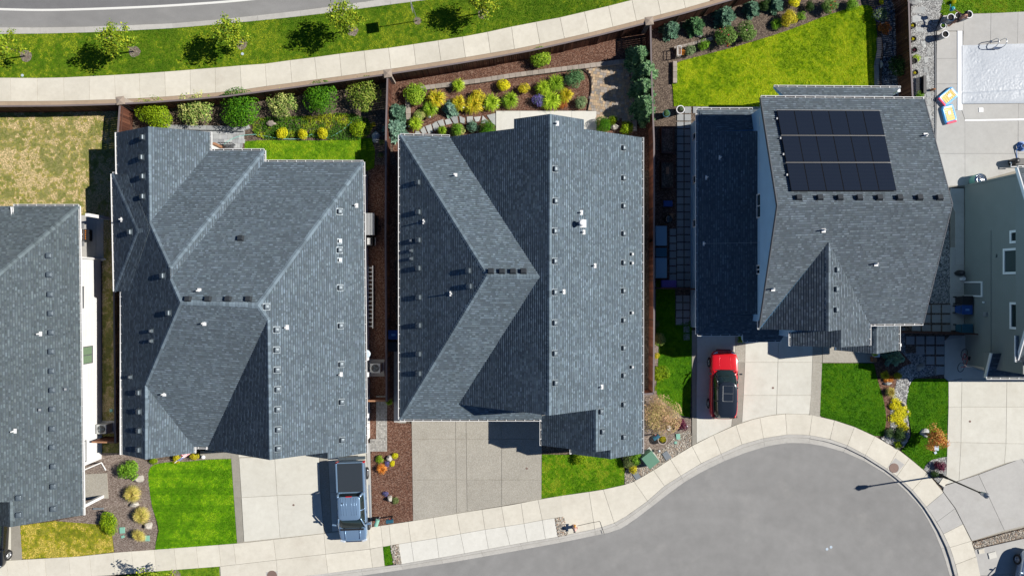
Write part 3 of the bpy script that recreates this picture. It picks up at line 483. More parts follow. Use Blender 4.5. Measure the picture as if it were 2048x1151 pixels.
d5 = MB(); drive('driveway', [(1889, 745), (2140, 745), (2140, 890), (1917, 960), (1895, 966), (1897, 763)],
      [([(1889, 680), (1940, 670), (1925, 755), (1897, 762), (1889, 755)], 'concrete_drive'), ([(1925, 670), (2140, 690), (2140, 758), (1924, 758)], 'concrete_drive'), ([(1897, 762), (1924, 758), (1923, 813), (1897, 813)], 'concrete_drive'),
       ([(1924, 758), (2014, 758), (2013, 813), (1923, 813)], 'concrete_drive'), ([(2014, 758), (2140, 758), (2140, 813), (2013, 813)], 'concrete_drive'), ([(1897, 813), (1923, 813), (1922, 884), (1895, 884)], 'concrete_drive'), ([(1923, 813), (2013, 813), (2012, 886), (1922, 884)], 'concrete_drive'), ([(2013, 813), (2140, 813), (2140, 888), (2012, 886)], 'concrete_drive'),
       ([(1895, 884), (1922, 884), (1918, 960), (1892, 968)], 'concrete_drive'), ([(1922, 884), (2012, 886), (2009, 926), (1918, 960)], 'concrete_drive'), ([(2012, 886), (2140, 888), (2140, 894), (2009, 926)], 'concrete_drive')])
drive('driveway', [(1892, 970), (1918, 960), (2140, 894), (2140, 1030), (2010, 1062), (1944, 1080)],
      [([(1888, 971), (1918, 961), (1957, 948), (2009, 1060), (1944, 1081), (1928, 1049), (1911, 1015.5), (1888, 984.5), (1886, 981)], 'concrete_grey'), ([(1957, 948), (2043, 916), (2110, 1036), (2009, 1060)], 'concrete_grey'), ([(2043, 916), (2140, 888), (2180, 1016), (2110, 1036)], 'concrete_grey')])
drive('driveway', [(1949, 1098), (2140, 1055), (2140, 1240), (1972, 1240)], [([(1949, 1098), (2140, 1055), (2140, 1140), (1959, 1150)], 'concrete_grey'), ([(1959, 1150), (2140, 1140), (2140, 1230), (1970, 1230)], 'concrete_grey')])
drive('driveway', [(-120, 1040), (38, 1035), (44, 1117), (-120, 1130)], [([(-120, 1040), (22, 1040), (22, 1119), (-120, 1130)], 'concrete_drive'), ([(22, 1035), (38, 1035), (44, 1117), (22, 1119)], 'aggregate_dark')])
# --- patios and paths
def patio(name, m, px, cells=None, z=.12):
    base = MB().prism(pix(px, 0), -.3, .085).build(name, M['aggregate_dark']); structure(base)
    for c in (cells or [px]): slab(base, c, z, m, gap=.008)
    return base
patio('patio', 'concrete_grey', [(120, 430), (207, 430), (207, 522), (120, 522)], [[(120, 430), (192, 430), (192, 458), (120, 458)], [(192, 430), (207, 430), (207, 458), (192, 458)], [(120, 458), (192, 458), (192, 522), (120, 522)], [(192, 458), (207, 458), (207, 522), (192, 522)]])
patio('porch_floor', 'aggregate', [(120, 950), (214, 945), (217, 996), (120, 998)])
patio('patio', 'concrete_white', [(992, 222), (1193, 222), (1193, 285), (992, 285)], [[(992, 222), (1040, 222), (1040, 285), (992, 285)], [(1040, 222), (1143, 222), (1143, 285), (1040, 285)], [(1143, 222), (1193, 222), (1193, 285), (1143, 285)]])
patio('side_path', 'concrete_grey', [(788, 690), (812, 690), (812, 845), (788, 845)], [[(788, 690), (812, 690), (812, 756), (788, 756)], [(788, 756), (812, 756), (812, 807), (788, 807)], [(788, 807), (812, 807), (812, 844), (788, 844)]])
# pool deck
pd_ = [[(1872, 62), (1887, 31), (1928, 29), (1927, 62)], [(1928, 29), (1982, 27), (1981, 90), (1926, 92), (1927, 62)], [(1982, 27), (2036, 24), (2035, 88), (1981, 90)], [(2036, 24), (2140, 20), (2140, 84), (2035, 88)],
       [(1874, 63), (1915, 63), (1915, 117), (1873, 117)], [(1873, 117), (1915, 117), (1914, 168), (1873, 168)], [(1873, 168), (1914, 168), (1913.5, 220), (1873, 220)], [(1873, 220), (1923, 220), (1930, 240), (1930, 307), (1872, 307)],
       [(1872, 307), (1930, 307), (1930, 370), (1900, 372), (1888, 376), (1875, 360)], [(1924, 208), (2037, 207), (2036.5, 238), (1930, 239), (1924, 221)], [(2037, 207), (2140, 206), (2140, 236), (2036.5, 238)], [(1930, 242), (2036.5, 241), (2036, 307), (1930, 307)], [(2036.5, 241), (2140, 239), (2140, 307), (2036, 307)], [(1930, 307), (2036, 307), (2036, 340), (1930, 370)], [(2036, 307), (2140, 307), (2140, 340), (2036, 340)]]
patio('pool_deck', 'concrete_grey', [(1872, 62), (1887, 31), (2140, 20), (2140, 345), (1925, 376), (1888, 378), (1872, 360)], pd_, .13)
structure(MB().prism(pix([(1930, 239.2), (2140, 236), (2140, 239.5), (1930, 242)], .128), .05, .128).build('deck_drain', M['white_plastic']))
structure(MB().prism(pix([(1871, 60), (1873, 60), (1873, 372), (1871, 360)], .2), -.2, .135).build('deck_edge_shade', M['trim_dark']))  # dark edge strip; shadow of the drop to the gravel is in its colour
patio('side_walk', 'concrete_grey', [(1902, 374), (1928, 374), (1928, 660), (1900, 660), (1900, 400)], [[(1900, 400), (1902, 376), (1928, 376), (1928, 425), (1912, 425), (1911, 424)], [(1911, 425), (1928, 425), (1928, 476), (1911, 476)], [(1911, 476), (1928, 476), (1928, 530), (1911, 530), (1911, 494)], [(1901, 494), (1911, 494), (1911, 530), (1928, 530), (1928, 585), (1901, 585)], [(1901, 585), (1928, 585), (1928, 660), (1901, 660)]])
patio('back_walk', 'concrete_grey', [(1889, 682), (1900, 670), (1930, 670), (1930, 756), (1897, 762), (1889, 750)])
# grey paver patio and path of small units (too small to pick apart)
def unit_pavers(name, px, z, size, cols, label, rot=0.0, gap=.006, base='soil', bond=True):
    sheet(name + '_base', px, z-.03, base)
    poly = [(p.x, p.y) for p in pix(px, z)]; a = np.array(poly); c0 = a.mean(0); R = np.array([[math.cos(rot), -math.sin(rot)], [math.sin(rot), math.cos(rot)]]); q = (a-c0) @ R; lo, hi = q.min(0), q.max(0)
    V, C = [], []; y = lo[1]; k = 0
    while y < hi[1]:
        x = lo[0]-(size[0]/2 if (bond and k % 2) else 0)
        while x < hi[0]:
            wd = size[0]*(random.choice((.66, 1, 1.33)) if bond else 1); c = np.array([[x+wd/2, y+size[1]/2]]) @ R.T + c0
            if inside(poly, c)[0]:
                dz = random.uniform(-.004, .004); g_ = gap
                r = np.array([[x+g_, y+g_], [x+wd-g_, y+g_], [x+wd-g_, y+size[1]-g_], [x+g_, y+size[1]-g_]]) @ R.T + c0
                top = np.c_[r, np.full(4, z+dz)]; bot = np.c_[r, np.full(4, z-.05)]; col = np.array(random.choice(cols))*random.uniform(.8, 1.2)
                V.append(top); C.append(col)
                for i in range(4): j = (i+1) % 4; V.append(np.array([bot[i], bot[j], top[j], top[i]])); C.append(col)
            x += wd
        y += size[1]; k += 1
    o = link(name, tri_mesh(name, np.array(V), np.array(C), 'unit_paver', nv=4)); stuff(o); o['label'] = label; o['category'] = 'paving'; return o
TAN = [(.40, .29, .19), (.34, .27, .2), (.30, .26, .22), (.44, .33, .21), (.27, .24, .21)]
unit_pavers('tan_pavers', smooth_px([(1171, 137), (1181, 150), (1183, 170), (1180, 195), (1175, 222)], 4) + [(1193, 223), (1194, 240), (1240, 238), (1263, 246), (1266, 228), (1260, 120), (1235, 124)], .125, (.2, .2), TAN, 'tan and grey brick paved patio in front of the tall conifers', rot=-.16)
unit_pavers('grey_pavers', [(385, 251), (491, 259), (488, 300), (488, 312), (385, 312)], .12, (.3, .3), [(.36, .37, .37), (.41, .42, .42), (.33, .34, .35)], 'light grey paved patio by the back eave', rot=0)
unit_pavers('path_pavers', [(752, 790), (774, 790), (775, 902), (740, 902), (740, 878), (752, 878)], .115, (.11, .11), [(.37, .36, .33), (.32, .31, .29), (.41, .4, .37)], 'small grey square pavers of the side path', bond=False)
def squares(name, px_list, z, m, base_px=None, gap=.012):
    root = MB().prism(pix(base_px, 0), -.3, z-.05).build(name, M['soil']); structure(root)
    for c in px_list: slab(root, c, z, m, 'paver', gap)
def pgrid(u0, v0, du, dv, nx, ny, gap):
    return [[(u0+i*du, v0+j*dv), (u0+(i+1)*du-gap, v0+j*dv), (u0+(i+1)*du-gap, v0+(j+1)*dv-gap), (u0+i*du, v0+(j+1)*dv-gap)] for j in range(ny) for i in range(nx)]
squares('stepping_path', pgrid(1354, 213, 15, 15.1, 2, 24, 1.6) + pgrid(1386, 213, 17, 15, 8, 1, 1.6) + pgrid(1339, 457, 15, 15.1, 1, 7, 1.6) + pgrid(1352, 590, 14.6, 15.3, 2, 6, 1.6), .1, 'slate_paver', [(1350, 210), (1530, 210), (1530, 232), (1400, 232), (1400, 690), (1350, 690), (1350, 565), (1336, 565), (1336, 452), (1350, 452)])
squares('stepping_path', pgrid(1844, 609, 20.3, 19.7, 3, 2, 3) + pgrid(1824, 649, 20.3, 17.5, 4, 1, 3) + pgrid(1812.3, 671.6, 20, 20, 4, 1, 3) + pgrid(1832.3, 691.6, 20, 20, 3, 1, 3) + pgrid(1852.3, 711.8, 20, 20, 2, 1, 3) + pgrid(1872.3, 732, 20, 20, 1, 1, 3), .15, 'slate_paver', [(1810, 606), (1902, 606), (1902, 745), (1880, 745), (1880, 730), (1850, 730), (1850, 705), (1810, 705)])
def stones(name, polys, z, m, th=.05):
    root = empty(name, P(polys[0][0][0], polys[0][0][1], 0))
    for c in polys: bevel(MB().prism(inset(pix(c, z), .01), z-.1, z+random.uniform(0, .012)).build('stone', M[m], root), .012, 2)
    return root
tag(stones('flagstone_path', [[(831, 262), (838, 262), (842, 268), (829, 268)], [(840, 260), (848, 252), (854, 266), (845, 268)], [(850, 252), (862, 248), (866, 264), (857, 268)], [(864, 248), (873, 242), (881, 258), (868, 262)], [(874, 242), (886, 238), (890, 251), (881, 254)], [(889, 240), (899, 236), (905, 247), (892, 250)], [(901, 235), (914, 229), (917, 246), (908, 248)], [(918, 231), (930, 236), (929, 248), (920, 245)], [(933, 233), (946, 232), (946, 246), (934, 246)], [(947, 234), (962, 232), (958, 243), (951, 244)], [(965, 230), (980, 246), (962, 247)], [(973, 230), (991, 226), (991, 252), (983, 245)]], .11, 'flagstone'), 'curving row of pale irregular flagstones to the white patio', 'path')
tag(stones('gravel_stepping_stones', [[(1826, 14), (1852, 14), (1848, 28), (1822, 26)], [(1824, 32), (1840, 28), (1845, 42), (1824, 46)], [(1843, 36), (1853, 32), (1856, 44), (1848, 46)], [(1830, 55), (1846, 54), (1848, 64), (1832, 64)], [(1842, 84), (1850, 81), (1853, 94), (1847, 97)], [(1853, 100), (1862, 97), (1862, 111), (1855, 112)], [(1847, 115), (1856, 113), (1857, 125), (1849, 127)], [(1846, 134), (1855, 133), (1856, 146), (1848, 145)], [(1852, 150), (1858, 149), (1861, 163), (1852, 164)], [(1851, 167), (1860, 166), (1862, 177), (1853, 176)], [(1850, 184), (1862, 183), (1862, 194), (1854, 195)], [(1853, 199), (1861, 198), (1863, 209), (1855, 209)], [(1853, 212), (1860, 211), (1862, 224), (1856, 225)], [(1857, 231), (1864, 230), (1863, 240), (1859, 240)]], .105, 'flagstone'), 'row of pale stepping stones through the gravel by the pool deck', 'path')
# --- road and pavement ironwork
def lid(px, r, m, name, label, z=.126, sq=None):
    b = MB(); c = P(*px, z)
    if sq: b.box(c, (*sq, .02)) if len(sq) == 2 else b.box(c, (sq[0], sq[1], .02), sq[2])
    else: b.lathe(c-Vector((0, 0, .02)), [(r, 0), (r, .025), (r*.92, .03), (r*.9, .022), (.01, .022)], 28)
    return tag(b.build(name, M[m]), label, 'cover')
structure(slab(None, [(1776, 932), (1791, 915), (1809, 928), (1793, 946)], .128, 'concrete_grey', 'cover_surround', .0))
lid((1788, 935), .34, 'manhole', 'manhole_cover', 'round brown manhole cover in the curved pavement by the lamp', .131)
structure(slab(None, [(532, 1143), (555, 1141), (557, 1165), (534, 1168)], .13, 'concrete_grey', 'cover_surround', .0))
lid((544, 1150), .36, 'manhole', 'manhole_cover', 'round brown manhole cover in the apron below the pickup', .134)
for q, l in (((587, 1009), 'small rusty cleanout cap in the pickup driveway'), ((1546, 775), 'small cleanout cap in the white driveway beside the red car'), ((1940, 842), 'small cleanout cap in the driveway of the sage green house'), ((1053.5, 936), 'small cleanout cap in the aggregate driveway')): lid(q, .075, 'manhole', 'cleanout_cap', l, .124)
for q in ((1654, 1097), (1662, 1093)): tag(lid(q, .1, 'dish_grey', 'street_cover', 'pair of round grey valve caps in the asphalt', .004), 'pair of round grey valve caps in the asphalt', 'cover', 'valve caps in the street')
# ------------------------------------------------------------------ HOUSES
EXPO = .145
def newell(pts):
    n = Vector((0, 0, 0))
    for a, b in zip(pts, pts[1:]+pts[:1]): n += Vector(((a.y-b.y)*(a.z+b.z), (a.z-b.z)*(a.x+b.x), (a.x-b.x)*(a.y+b.y)))
    n.normalize(); return n if n.z > 0 else -n
def clip_half(poly, axis, val, keep_ge):
    out = []; n = len(poly)
    for i in range(n):
        p, q = poly[i], poly[(i+1) % n]; ip = (p[axis] >= val) if keep_ge else (p[axis] <= val); iq = (q[axis] >= val) if keep_ge else (q[axis] <= val)
        if ip: out.append(p)
        if ip != iq:
            t = (val-p[axis])/(q[axis]-p[axis]); out.append((p[0]+(q[0]-p[0])*t, p[1]+(q[1]-p[1])*t))
    return out
class Shingles:
    def __init__(s, col): s.v, s.f, s.c, s.col = [], [], [], np.array(col)
    def face(s, pts, c):
        b = len(s.v); s.v += pts; s.f.append(tuple(range(b, b+len(pts)))); s.c += [c]*len(pts)
    def facet(s, pts):
        n = newell(pts); o = sum(pts, Vector((0, 0, 0)))/len(pts); up = Vector((0, 0, 1))-n*n.z
        up = up.normalized() if up.length > 1e-4 else Vector((0, 1, 0)); al = up.cross(n)
        P2 = [((p-o).dot(al), (p-o).dot(up)) for p in pts]; lo, hi = min(p[1] for p in P2), max(p[1] for p in P2); b0 = lo; row = 0
        while b0 < hi-.01:
            b1 = min(b0+EXPO, hi); strip = clip_half(clip_half(P2, 1, b0, True), 1, b1, False)
            if len(strip) >= 3:
                a0, a1 = min(p[0] for p in strip), max(p[0] for p in strip); a = a0-random.uniform(0, .3); rowt = random.uniform(.94, 1.06); dark = random.random()
                while a < a1:
                    wd = random.uniform(.09, .25); tab = clip_half(clip_half(strip, 0, a, True), 0, a+wd, False); a += wd
                    if len(tab) < 3: continue
                    k = random.random(); sh = rowt*(random.uniform(.72, .95) if k < .45 else random.uniform(.95, 1.25) if k < .86 else random.uniform(1.22, 1.55))
                    c = tuple(s.col*sh*np.array([random.uniform(.97, 1.03), 1, random.uniform(.97, 1.05)])); lift = .002 if k < .55 else .007
                    W = lambda q, h: o+al*q[0]+up*q[1]+n*h
                    tab = clip_half(tab, 1, b0+EXPO*.66, False)
                    if len(tab) < 3: continue
                    H = lambda q: .012+lift
                    s.face([W(q, H(q)) for q in tab], c)
                    for i in range(len(tab)):
                        p, q = tab[i], tab[(i+1) % len(tab)]
                        if abs(p[1]-b0) < 1e-5 and abs(q[1]-b0) < 1e-5 and abs(p[0]-q[0]) > .01: s.face([W(p, -.004), W(q, -.004), W(q, H(q)), W(p, H(p))], c)
            b0 += EXPO; row += 1
    def cap(s, A, B, n1, n2, wd=.15, light=1.18):
        r = (B-A); L = r.length; r.normalize(); cen = (n1+n2).normalized()
        s1 = n1.cross(r); s2 = n2.cross(r)
        if s1.dot(s2) > 0 or True:
            s1 = s1 if s1.dot(cen) < 0 or abs(s1.dot(cen)) < 1e-6 else -s1; s2 = s2 if s2.dot(cen) < 0 or abs(s2.dot(cen)) < 1e-6 else -s2
        t = 0.0
        while t < L-.02:
            e = min(t+.21, L); k = light*random.uniform(.8, 1.35); c = tuple(s.col*k); w_ = wd
            a0, a1 = A+r*t+cen*.034, A+r*e+cen*.022
            for sd_ in (s1, s2): s.face([a0, a1, a1+sd_*w_-cen*.004, a0+sd_*w_-cen*.004], c)
            t += .2
    def build(s, parent, name='shingles'):
        me = bpy.data.meshes.new(name); me.from_pydata([tuple(v) for v in s.v], [], s.f); a = me.color_attributes.new('Col', 'FLOAT_COLOR', 'POINT')
        c = np.ones((len(s.v), 4), np.float32); c[:, :3] = np.array(s.c); a.data.foreach_set('color', c.ravel()); me.update()
        return stuff(finish(name, me, M['shingle'], parent, False, False))
def gutter(parent, A, B, outward, w=.11):
    A, B = Vector(A), Vector(B); e = (B-A); L = e.length; e.normalize(); o = Vector(outward); o.z = 0; o = (o-e*o.dot(e)); o.normalize(); rz = math.atan2(e.y, e.x); mid = (A+B)/2
    b = MB(); b.box(mid+o*w+Vector((0, 0, -.02)), (L+.02, .03, .1), rz); b.box(mid+o*.012+Vector((0, 0, -.045)), (L+.02, .014, .08), rz)
    t = .3
    while t < L: b.box(A+e*t+o*w*.5+Vector((0, 0, .012)), (.035, w+.02, .012), rz); t += .62
    for q in (A, B): b.box(q+o*w*.5+Vector((0, 0, -.035)), (.02, w, .08), rz)
    b.cur = 1; b.box(mid+o*w*.5+Vector((0, 0, -.075)), (L, w-.02, .02), rz)
    return b.build('gutter', [M['white_trim'], M['gutter_dark']], parent)
_vent = {}
def vent_mesh(kind):
    if kind in _vent: return _vent[kind]
    b = MB()
    if kind == 'dome':      # low square roof vent with rounded hood
        b.box((0, 0, .02), (.44, .44, .02)); r = lambda s_, z, k=.25: [Vector((s_*x, s_*y, z)) for x, y in ((-1+k, -1), (1-k, -1), (1, -1+k), (1, 1-k), (1-k, 1), (-1+k, 1), (-1, 1-k), (-1, -1+k))]
        b.loft([r(.16, .03), r(.17, .14), r(.155, .19), r(.11, .215), r(.04, .225)])
        ms = [M['vent_metal']]
    elif kind == 'louvre':  # slant-back box vent
        b.add([Vector(q) for q in ((-.19, -.17, .03), (.19, -.17, .03), (.19, .17, .03), (-.19, .17, .03), (-.16, -.14, .2), (.13, -.14, .22), (.13, .14, .22), (-.16, .14, .2))], [(3, 2, 1, 0), (4, 5, 6, 7), (0, 1, 5, 4), (1, 2, 6, 5), (2, 3, 7, 6), (3, 0, 4, 7)]); b.box((0, 0, .02), (.40, .36, .02)); ms = [M['vent_shade']]  # shade cast by the louvres is put into this dark colour
    elif kind == 'square':
        b.box((0, 0, .02), (.34, .34, .015)); b.box((0, 0, .1), (.2, .2, .16)); b.cur = 1; b.box((.0, 0, .19), (.13, .13, .03)); ms = [M['vent_metal'], M['galvanised']]
    elif kind == 'pipe':    # plumbing pipe on a white flashing plate
        b.box((.03, 0, .02), (.24, .3, .012)); b.lathe((0, 0, .02), [(.075, 0), (.055, .08), (.045, .3), (.03, .3), (.03, .26)], 12); ms = [M['white_trim']]
    elif kind == 'flue':    # white round flue with cap
        b.box((.08, 0, .02), (.5, .5, .015)); b.lathe((0, 0, .02), [(.2, 0), (.13, .12), (.12, .55), (.2, .56), (.21, .7), (.15, .76), (.02, .77)], 16); ms = [M['white_trim']]
    me = bpy.data.meshes.new(kind); me.from_pydata([tuple(v) for v in b.v], [], b.f); me.polygons.foreach_set('material_index', b.m)
    for m in ms: me.materials.append(m)
    _vent[kind] = me; return me
def house(name, label, loc_px, facets, col, ze, walls, wallmat, trim='trim_dark', caps=(), gutters=(), vents=(), light=1.15):
    """facets: {key: (plane-ish ring of world points)}; walls: list of (pixel ring at z=ze, z0, z1)"""
    root = empty(name, P(*loc_px, 0)); tag(root, label, 'house')
    wl = MB()
    for px, z0, z1 in walls: wl.prism(pix(px, ze), z0, z1)
    wall = wl.build('wall', M[wallmat], root)
    dk_ = MB()
    for k, (pts, base) in facets.items():
        n_ = newell(list(pts)); c_ = sum(pts, Vector((0, 0, 0)))/len(pts); dev = 0; ring = []
        for p in pts: zz = c_.z-((p.x-c_.x)*n_.x+(p.y-c_.y)*n_.y)/n_.z; dev = max(dev, abs(zz-p.z)); ring.append(Vector((p.x, p.y, zz-.004)))
        if dev > .06: print('DEV', name, k, round(dev, 3))
        nf = len(dk_.f); dk_.prism(ring, base); dk_.m[nf+2:] = [0 if k[0] == 'D' else 1]*(len(dk_.f)-nf-2)
    roof = dk_.build('roof', [M['roof_deck'], M[wallmat]], root)
    sh = Shingles(col); N_ = {}
    for k, (pts, base) in facets.items(): sh.facet(list(pts)); N_[k] = newell(list(pts))
    sh.build(roof)
    cp_ = Shingles(col)
    for A, B, k1, k2 in caps: cp_.cap(A, B, N_[k1], N_[k2], light=light)
    if caps: cp_.build(roof, 'ridge_caps')
    for A, B, o in gutters: gutter(roof, A, B, o)
    for kind, k, pts in vents:
        pts3, _ = facets[k]; pl = Plane(pts3[0], N_[k])
        for q in pts:
            p = pl.on(q[0], q[1]); o = link({'dome': 'roof_vent', 'louvre': 'roof_vent', 'square': 'square_vent', 'pipe': 'vent_pipe', 'flue': 'flue'}[kind], vent_mesh(kind), roof)
            n = N_[k]
            if kind in ('dome', 'louvre', 'square'): R = Vector((0, 0, 1)).rotation_difference(n).to_euler(); o.rotation_euler = R
            o.location = p-WT[roof]
    return root, roof, wall
SH_A, SH_B = (.099, .129, .152), (.112, .148, .175)
EA, WE, NO, SO = (1, 0, 0), (-1, 0, 0), (0, 1, 0), (0, -1, 0)
# ---- house C: the middle bungalow with the straight main ridge
ze = 3.0
K = {k_: P(*q_) for k_, q_ in {'r0': (1099.9, 228.0, 6.990), 'p1': (1168.0, 239.0, 5.598), 'p2': (1168.0, 258.0, 5.598), 'ne': (1284.0, 275.0, 3.000), 'se': (1284.0, 906.0, 3.000), 't2': (1221.0, 917.0, 4.447), 't1': (1221.0, 899.0, 4.447), 'q2': (1191.9, 903.0, 5.086), 'q1': (1191.9, 818.0, 5.085), 'r1': (1098.2, 830.0, 7.022), 'vs': (917.0, 808.0, 3.413), 'X': (1079.8, 553.3, 6.651), 'vn': (899.2, 273.5, 2.956), 'm1': (1028.0, 257.0, 5.631), 'm2': (1028.0, 238.0, 5.628), 'nw': (800.1, 270.4, 3.002), 'sw': (800.1, 837.7, 2.999), 'ap': (974.8, 549.7, 6.689), 's1': (1083.0, 838.4, 3.001), 'w1': (1083.0, 890.0, 2.998), 'w2': (1083.0, 831.0, 2.998)}.items()}
r0, r1, vn, vs, X, ap, nw, sw, q1, q2, t1, t2 = [K[n_] for n_ in 'r0 r1 vn vs X ap nw sw q1 q2 t1 t2'.split()]
E = Plane(K['ne'], newell([r0, K['ne'], K['se'], r1])); T1 = RP(q1, q2, .615, (1100, 860)); T2 = RP(t1, t2, .6, (1150, 905)); SPl = Plane(sw, newell([sw, K['s1'], X, ap]))
F = {'E': ([r0, K['p1'], K['p2'], K['ne'], K['se'], t2, t1, q2, q1, r1], ze-.2), 'MW': ([r0, r1, vs, X, vn, K['m1'], K['m2']], ze-.2), 'W': ([nw, sw, ap], ze-.2), 'N': ([nw, ap, X, vn], ze-.2), 'S': ([sw, K['s1'], SPl.on(1083, 812), SPl.on(922, 806), vs, X, ap], ze-.2),
     'T1': ([q1+Vector((0, .15, 0)), q2, K['w1'], K['w2']], ze-.2), 'T2': ([t1+Vector((0, .1, 0)), t2, T2.on(1143, 907), T2.on(1143, 896)], ze-.2)}
hC, roofC, wallC = house('bungalow', 'dark grey shingled bungalow with cross hip beside the tan brick patio', (1040, 560), F, SH_B, ze,
    [([(812, 282), (1030, 282), (1030, 268), (1165, 268), (1165, 282), (1272, 286), (1272, 905), (1160, 905), (1160, 880), (1096, 880), (1096, 828), (812, 828)], -.2, 2.82)], 'siding_cream',
    caps=[(r0, r1, 'E', 'MW'), (ap, X, 'N', 'S'), (nw, ap, 'N', 'W'), (sw, ap, 'W', 'S'), (q1, q2, 'E', 'T1'), (t1, t2, 'E', 'T2')], light=1.0,
    gutters=[(nw, sw, WE), (K['ne'], K['se'], EA), (nw, vn, NO), (sw, P(1083, 838, ze), SO), (T1.on(1083, 831), T1.on(1083, 890), WE), (T2.on(1143, 897), T2.on(1143, 907), WE)],
    vents=[('dome', 'W', [(837, 365), (838, 424), (838, 480), (838, 536), (839, 594), (839, 650), (839, 707), (839, 746), (938, 541), (940, 572)]), ('square', 'W', [(824, 481), (824, 501), (824, 517)]), ('pipe', 'W', [(848, 443), (902, 587)]), ('pipe', 'N', [(910, 351)]), ('louvre', 'N', [(982, 543), (1004, 543), (1026, 543), (1047, 543)]),
           ('dome', 'E', [(1110, 338), (1110, 402), (1109, 462), (1109, 522), (1109, 584), (1109, 645), (1109, 706), (1110, 765)] + [(1246.5, v) for v in (296, 356, 412, 467, 525, 581, 640, 695, 750, 808, 873)] + [(1201, 822), (1204, 862)]), ('square', 'E', [(1262, 508), (1262, 526), (1262, 625), (1262, 733)]),
           ('pipe', 'E', [(1161, 425), (1166, 464), (1188, 531), (1126, 583), (1202, 773), (1113, 247)]), ('flue', 'E', [(1162, 447)])])
# ---- house B: the left bungalow with hips, side bay and flag
K = {k_: P(*q_) for k_, q_ in {'a': (233.7, 265.0, 2.999), 'b': (297.0, 253.0, 5.013), 'c': (299.3, 444.8, 4.985), 'k': (340.3, 535.1, 6.151), 'k2': (340.8, 558.1, 6.151), 'j': (361.3, 604.2, 6.714), 'q': (290.9, 770.4, 4.557), 's': (291.0, 918.0, 4.483), 'e': (244.7, 908.0, 3.000), 'en': (420.0, 264.0, 2.998), 'i1': (420.0, 301.2, 3.000), 'o1': (527.8, 300.9, 3.000), 'i2': (528.2, 323.4, 3.002), 'ne': (725.9, 324.1, 2.999), 'rE': (515.5, 610.1, 6.778), 'se': (731.9, 905.0, 3.000), 't2': (655.0, 917.0, 4.440), 't1': (655.0, 904.0, 4.438), 'g1': (539.7, 919.0, 6.434), 'g0': (535.7, 638.8, 6.452), 'sw': (416.2, 893.1, 3.004), 'sv': (388.1, 892.9, 2.978), 'sr': (387.9, 905.0, 2.975), 'sx': (416.0, 898.0, 2.997)}.items()}
a, b_, c, k, k2, j, q, s_, e_, i1, o1, i2, ne, rE, se, t2, t1, g1, g0 = [K[n_] for n_ in 'a b c k k2 j q s e i1 o1 i2 ne rE se t2 t1 g1 g0'.split()]
W = Plane(a, newell([a, j, q, e_])); T2 = RP(t1, t2, .6, (600, 910))
class _On:
    def __init__(s, d): s.d = d
    def on(s, u, v): return s.d[(u, v)]
SEW = _On({(416, 893): K['sw'], (416, 898): K['sx']}); SWE = _On({(388, 893): K['sv'], (388, 905): K['sr']})
DW = EP((225, 348), (230, 582), 2.92, .64, (400, 460)); da = DW.on(276, 462); dn0, ds0 = P(225, 348, 2.92), P(230, 582, 2.92); dn1, ds1 = W.on(256, 348), W.on(259, 582); dm = W.on(301, 456)
F = {'W': ([a, b_, c, k, k2, j, q, s_, e_], ze-.2), 'EN': ([b_, K['en'], i1, c], ze-.2), 'N1': ([c, i1, o1, k], ze-.2), 'ES': ([o1, i2, k2, k], ze-.2), 'N2': ([i2, ne, rE, j, k2], ze-.2),
     'E': ([ne, se, t2, t1, g1, g0, rE], ze-.2), 'S': ([j, rE, g0, K['sw'], K['sv'], q], ze-.2), 'SWE': ([q, K['sv'], K['sr'], s_], ze-.2), 'SEW': ([g0, g1, K['sx'], K['sw']], ze-.2),
     'T2': ([t1+Vector((0, .1, 0)), t2, T2.on(612, 911), T2.on(612, 906)], ze-.2), 'DW': ([dn0, da, ds0], 2.75), 'DN': ([dn0, dn1, dm+Vector((0, 0, .05)), da], 2.75), 'DS': ([ds0, da, dm+Vector((0, 0, .05)), ds1], 2.75)}
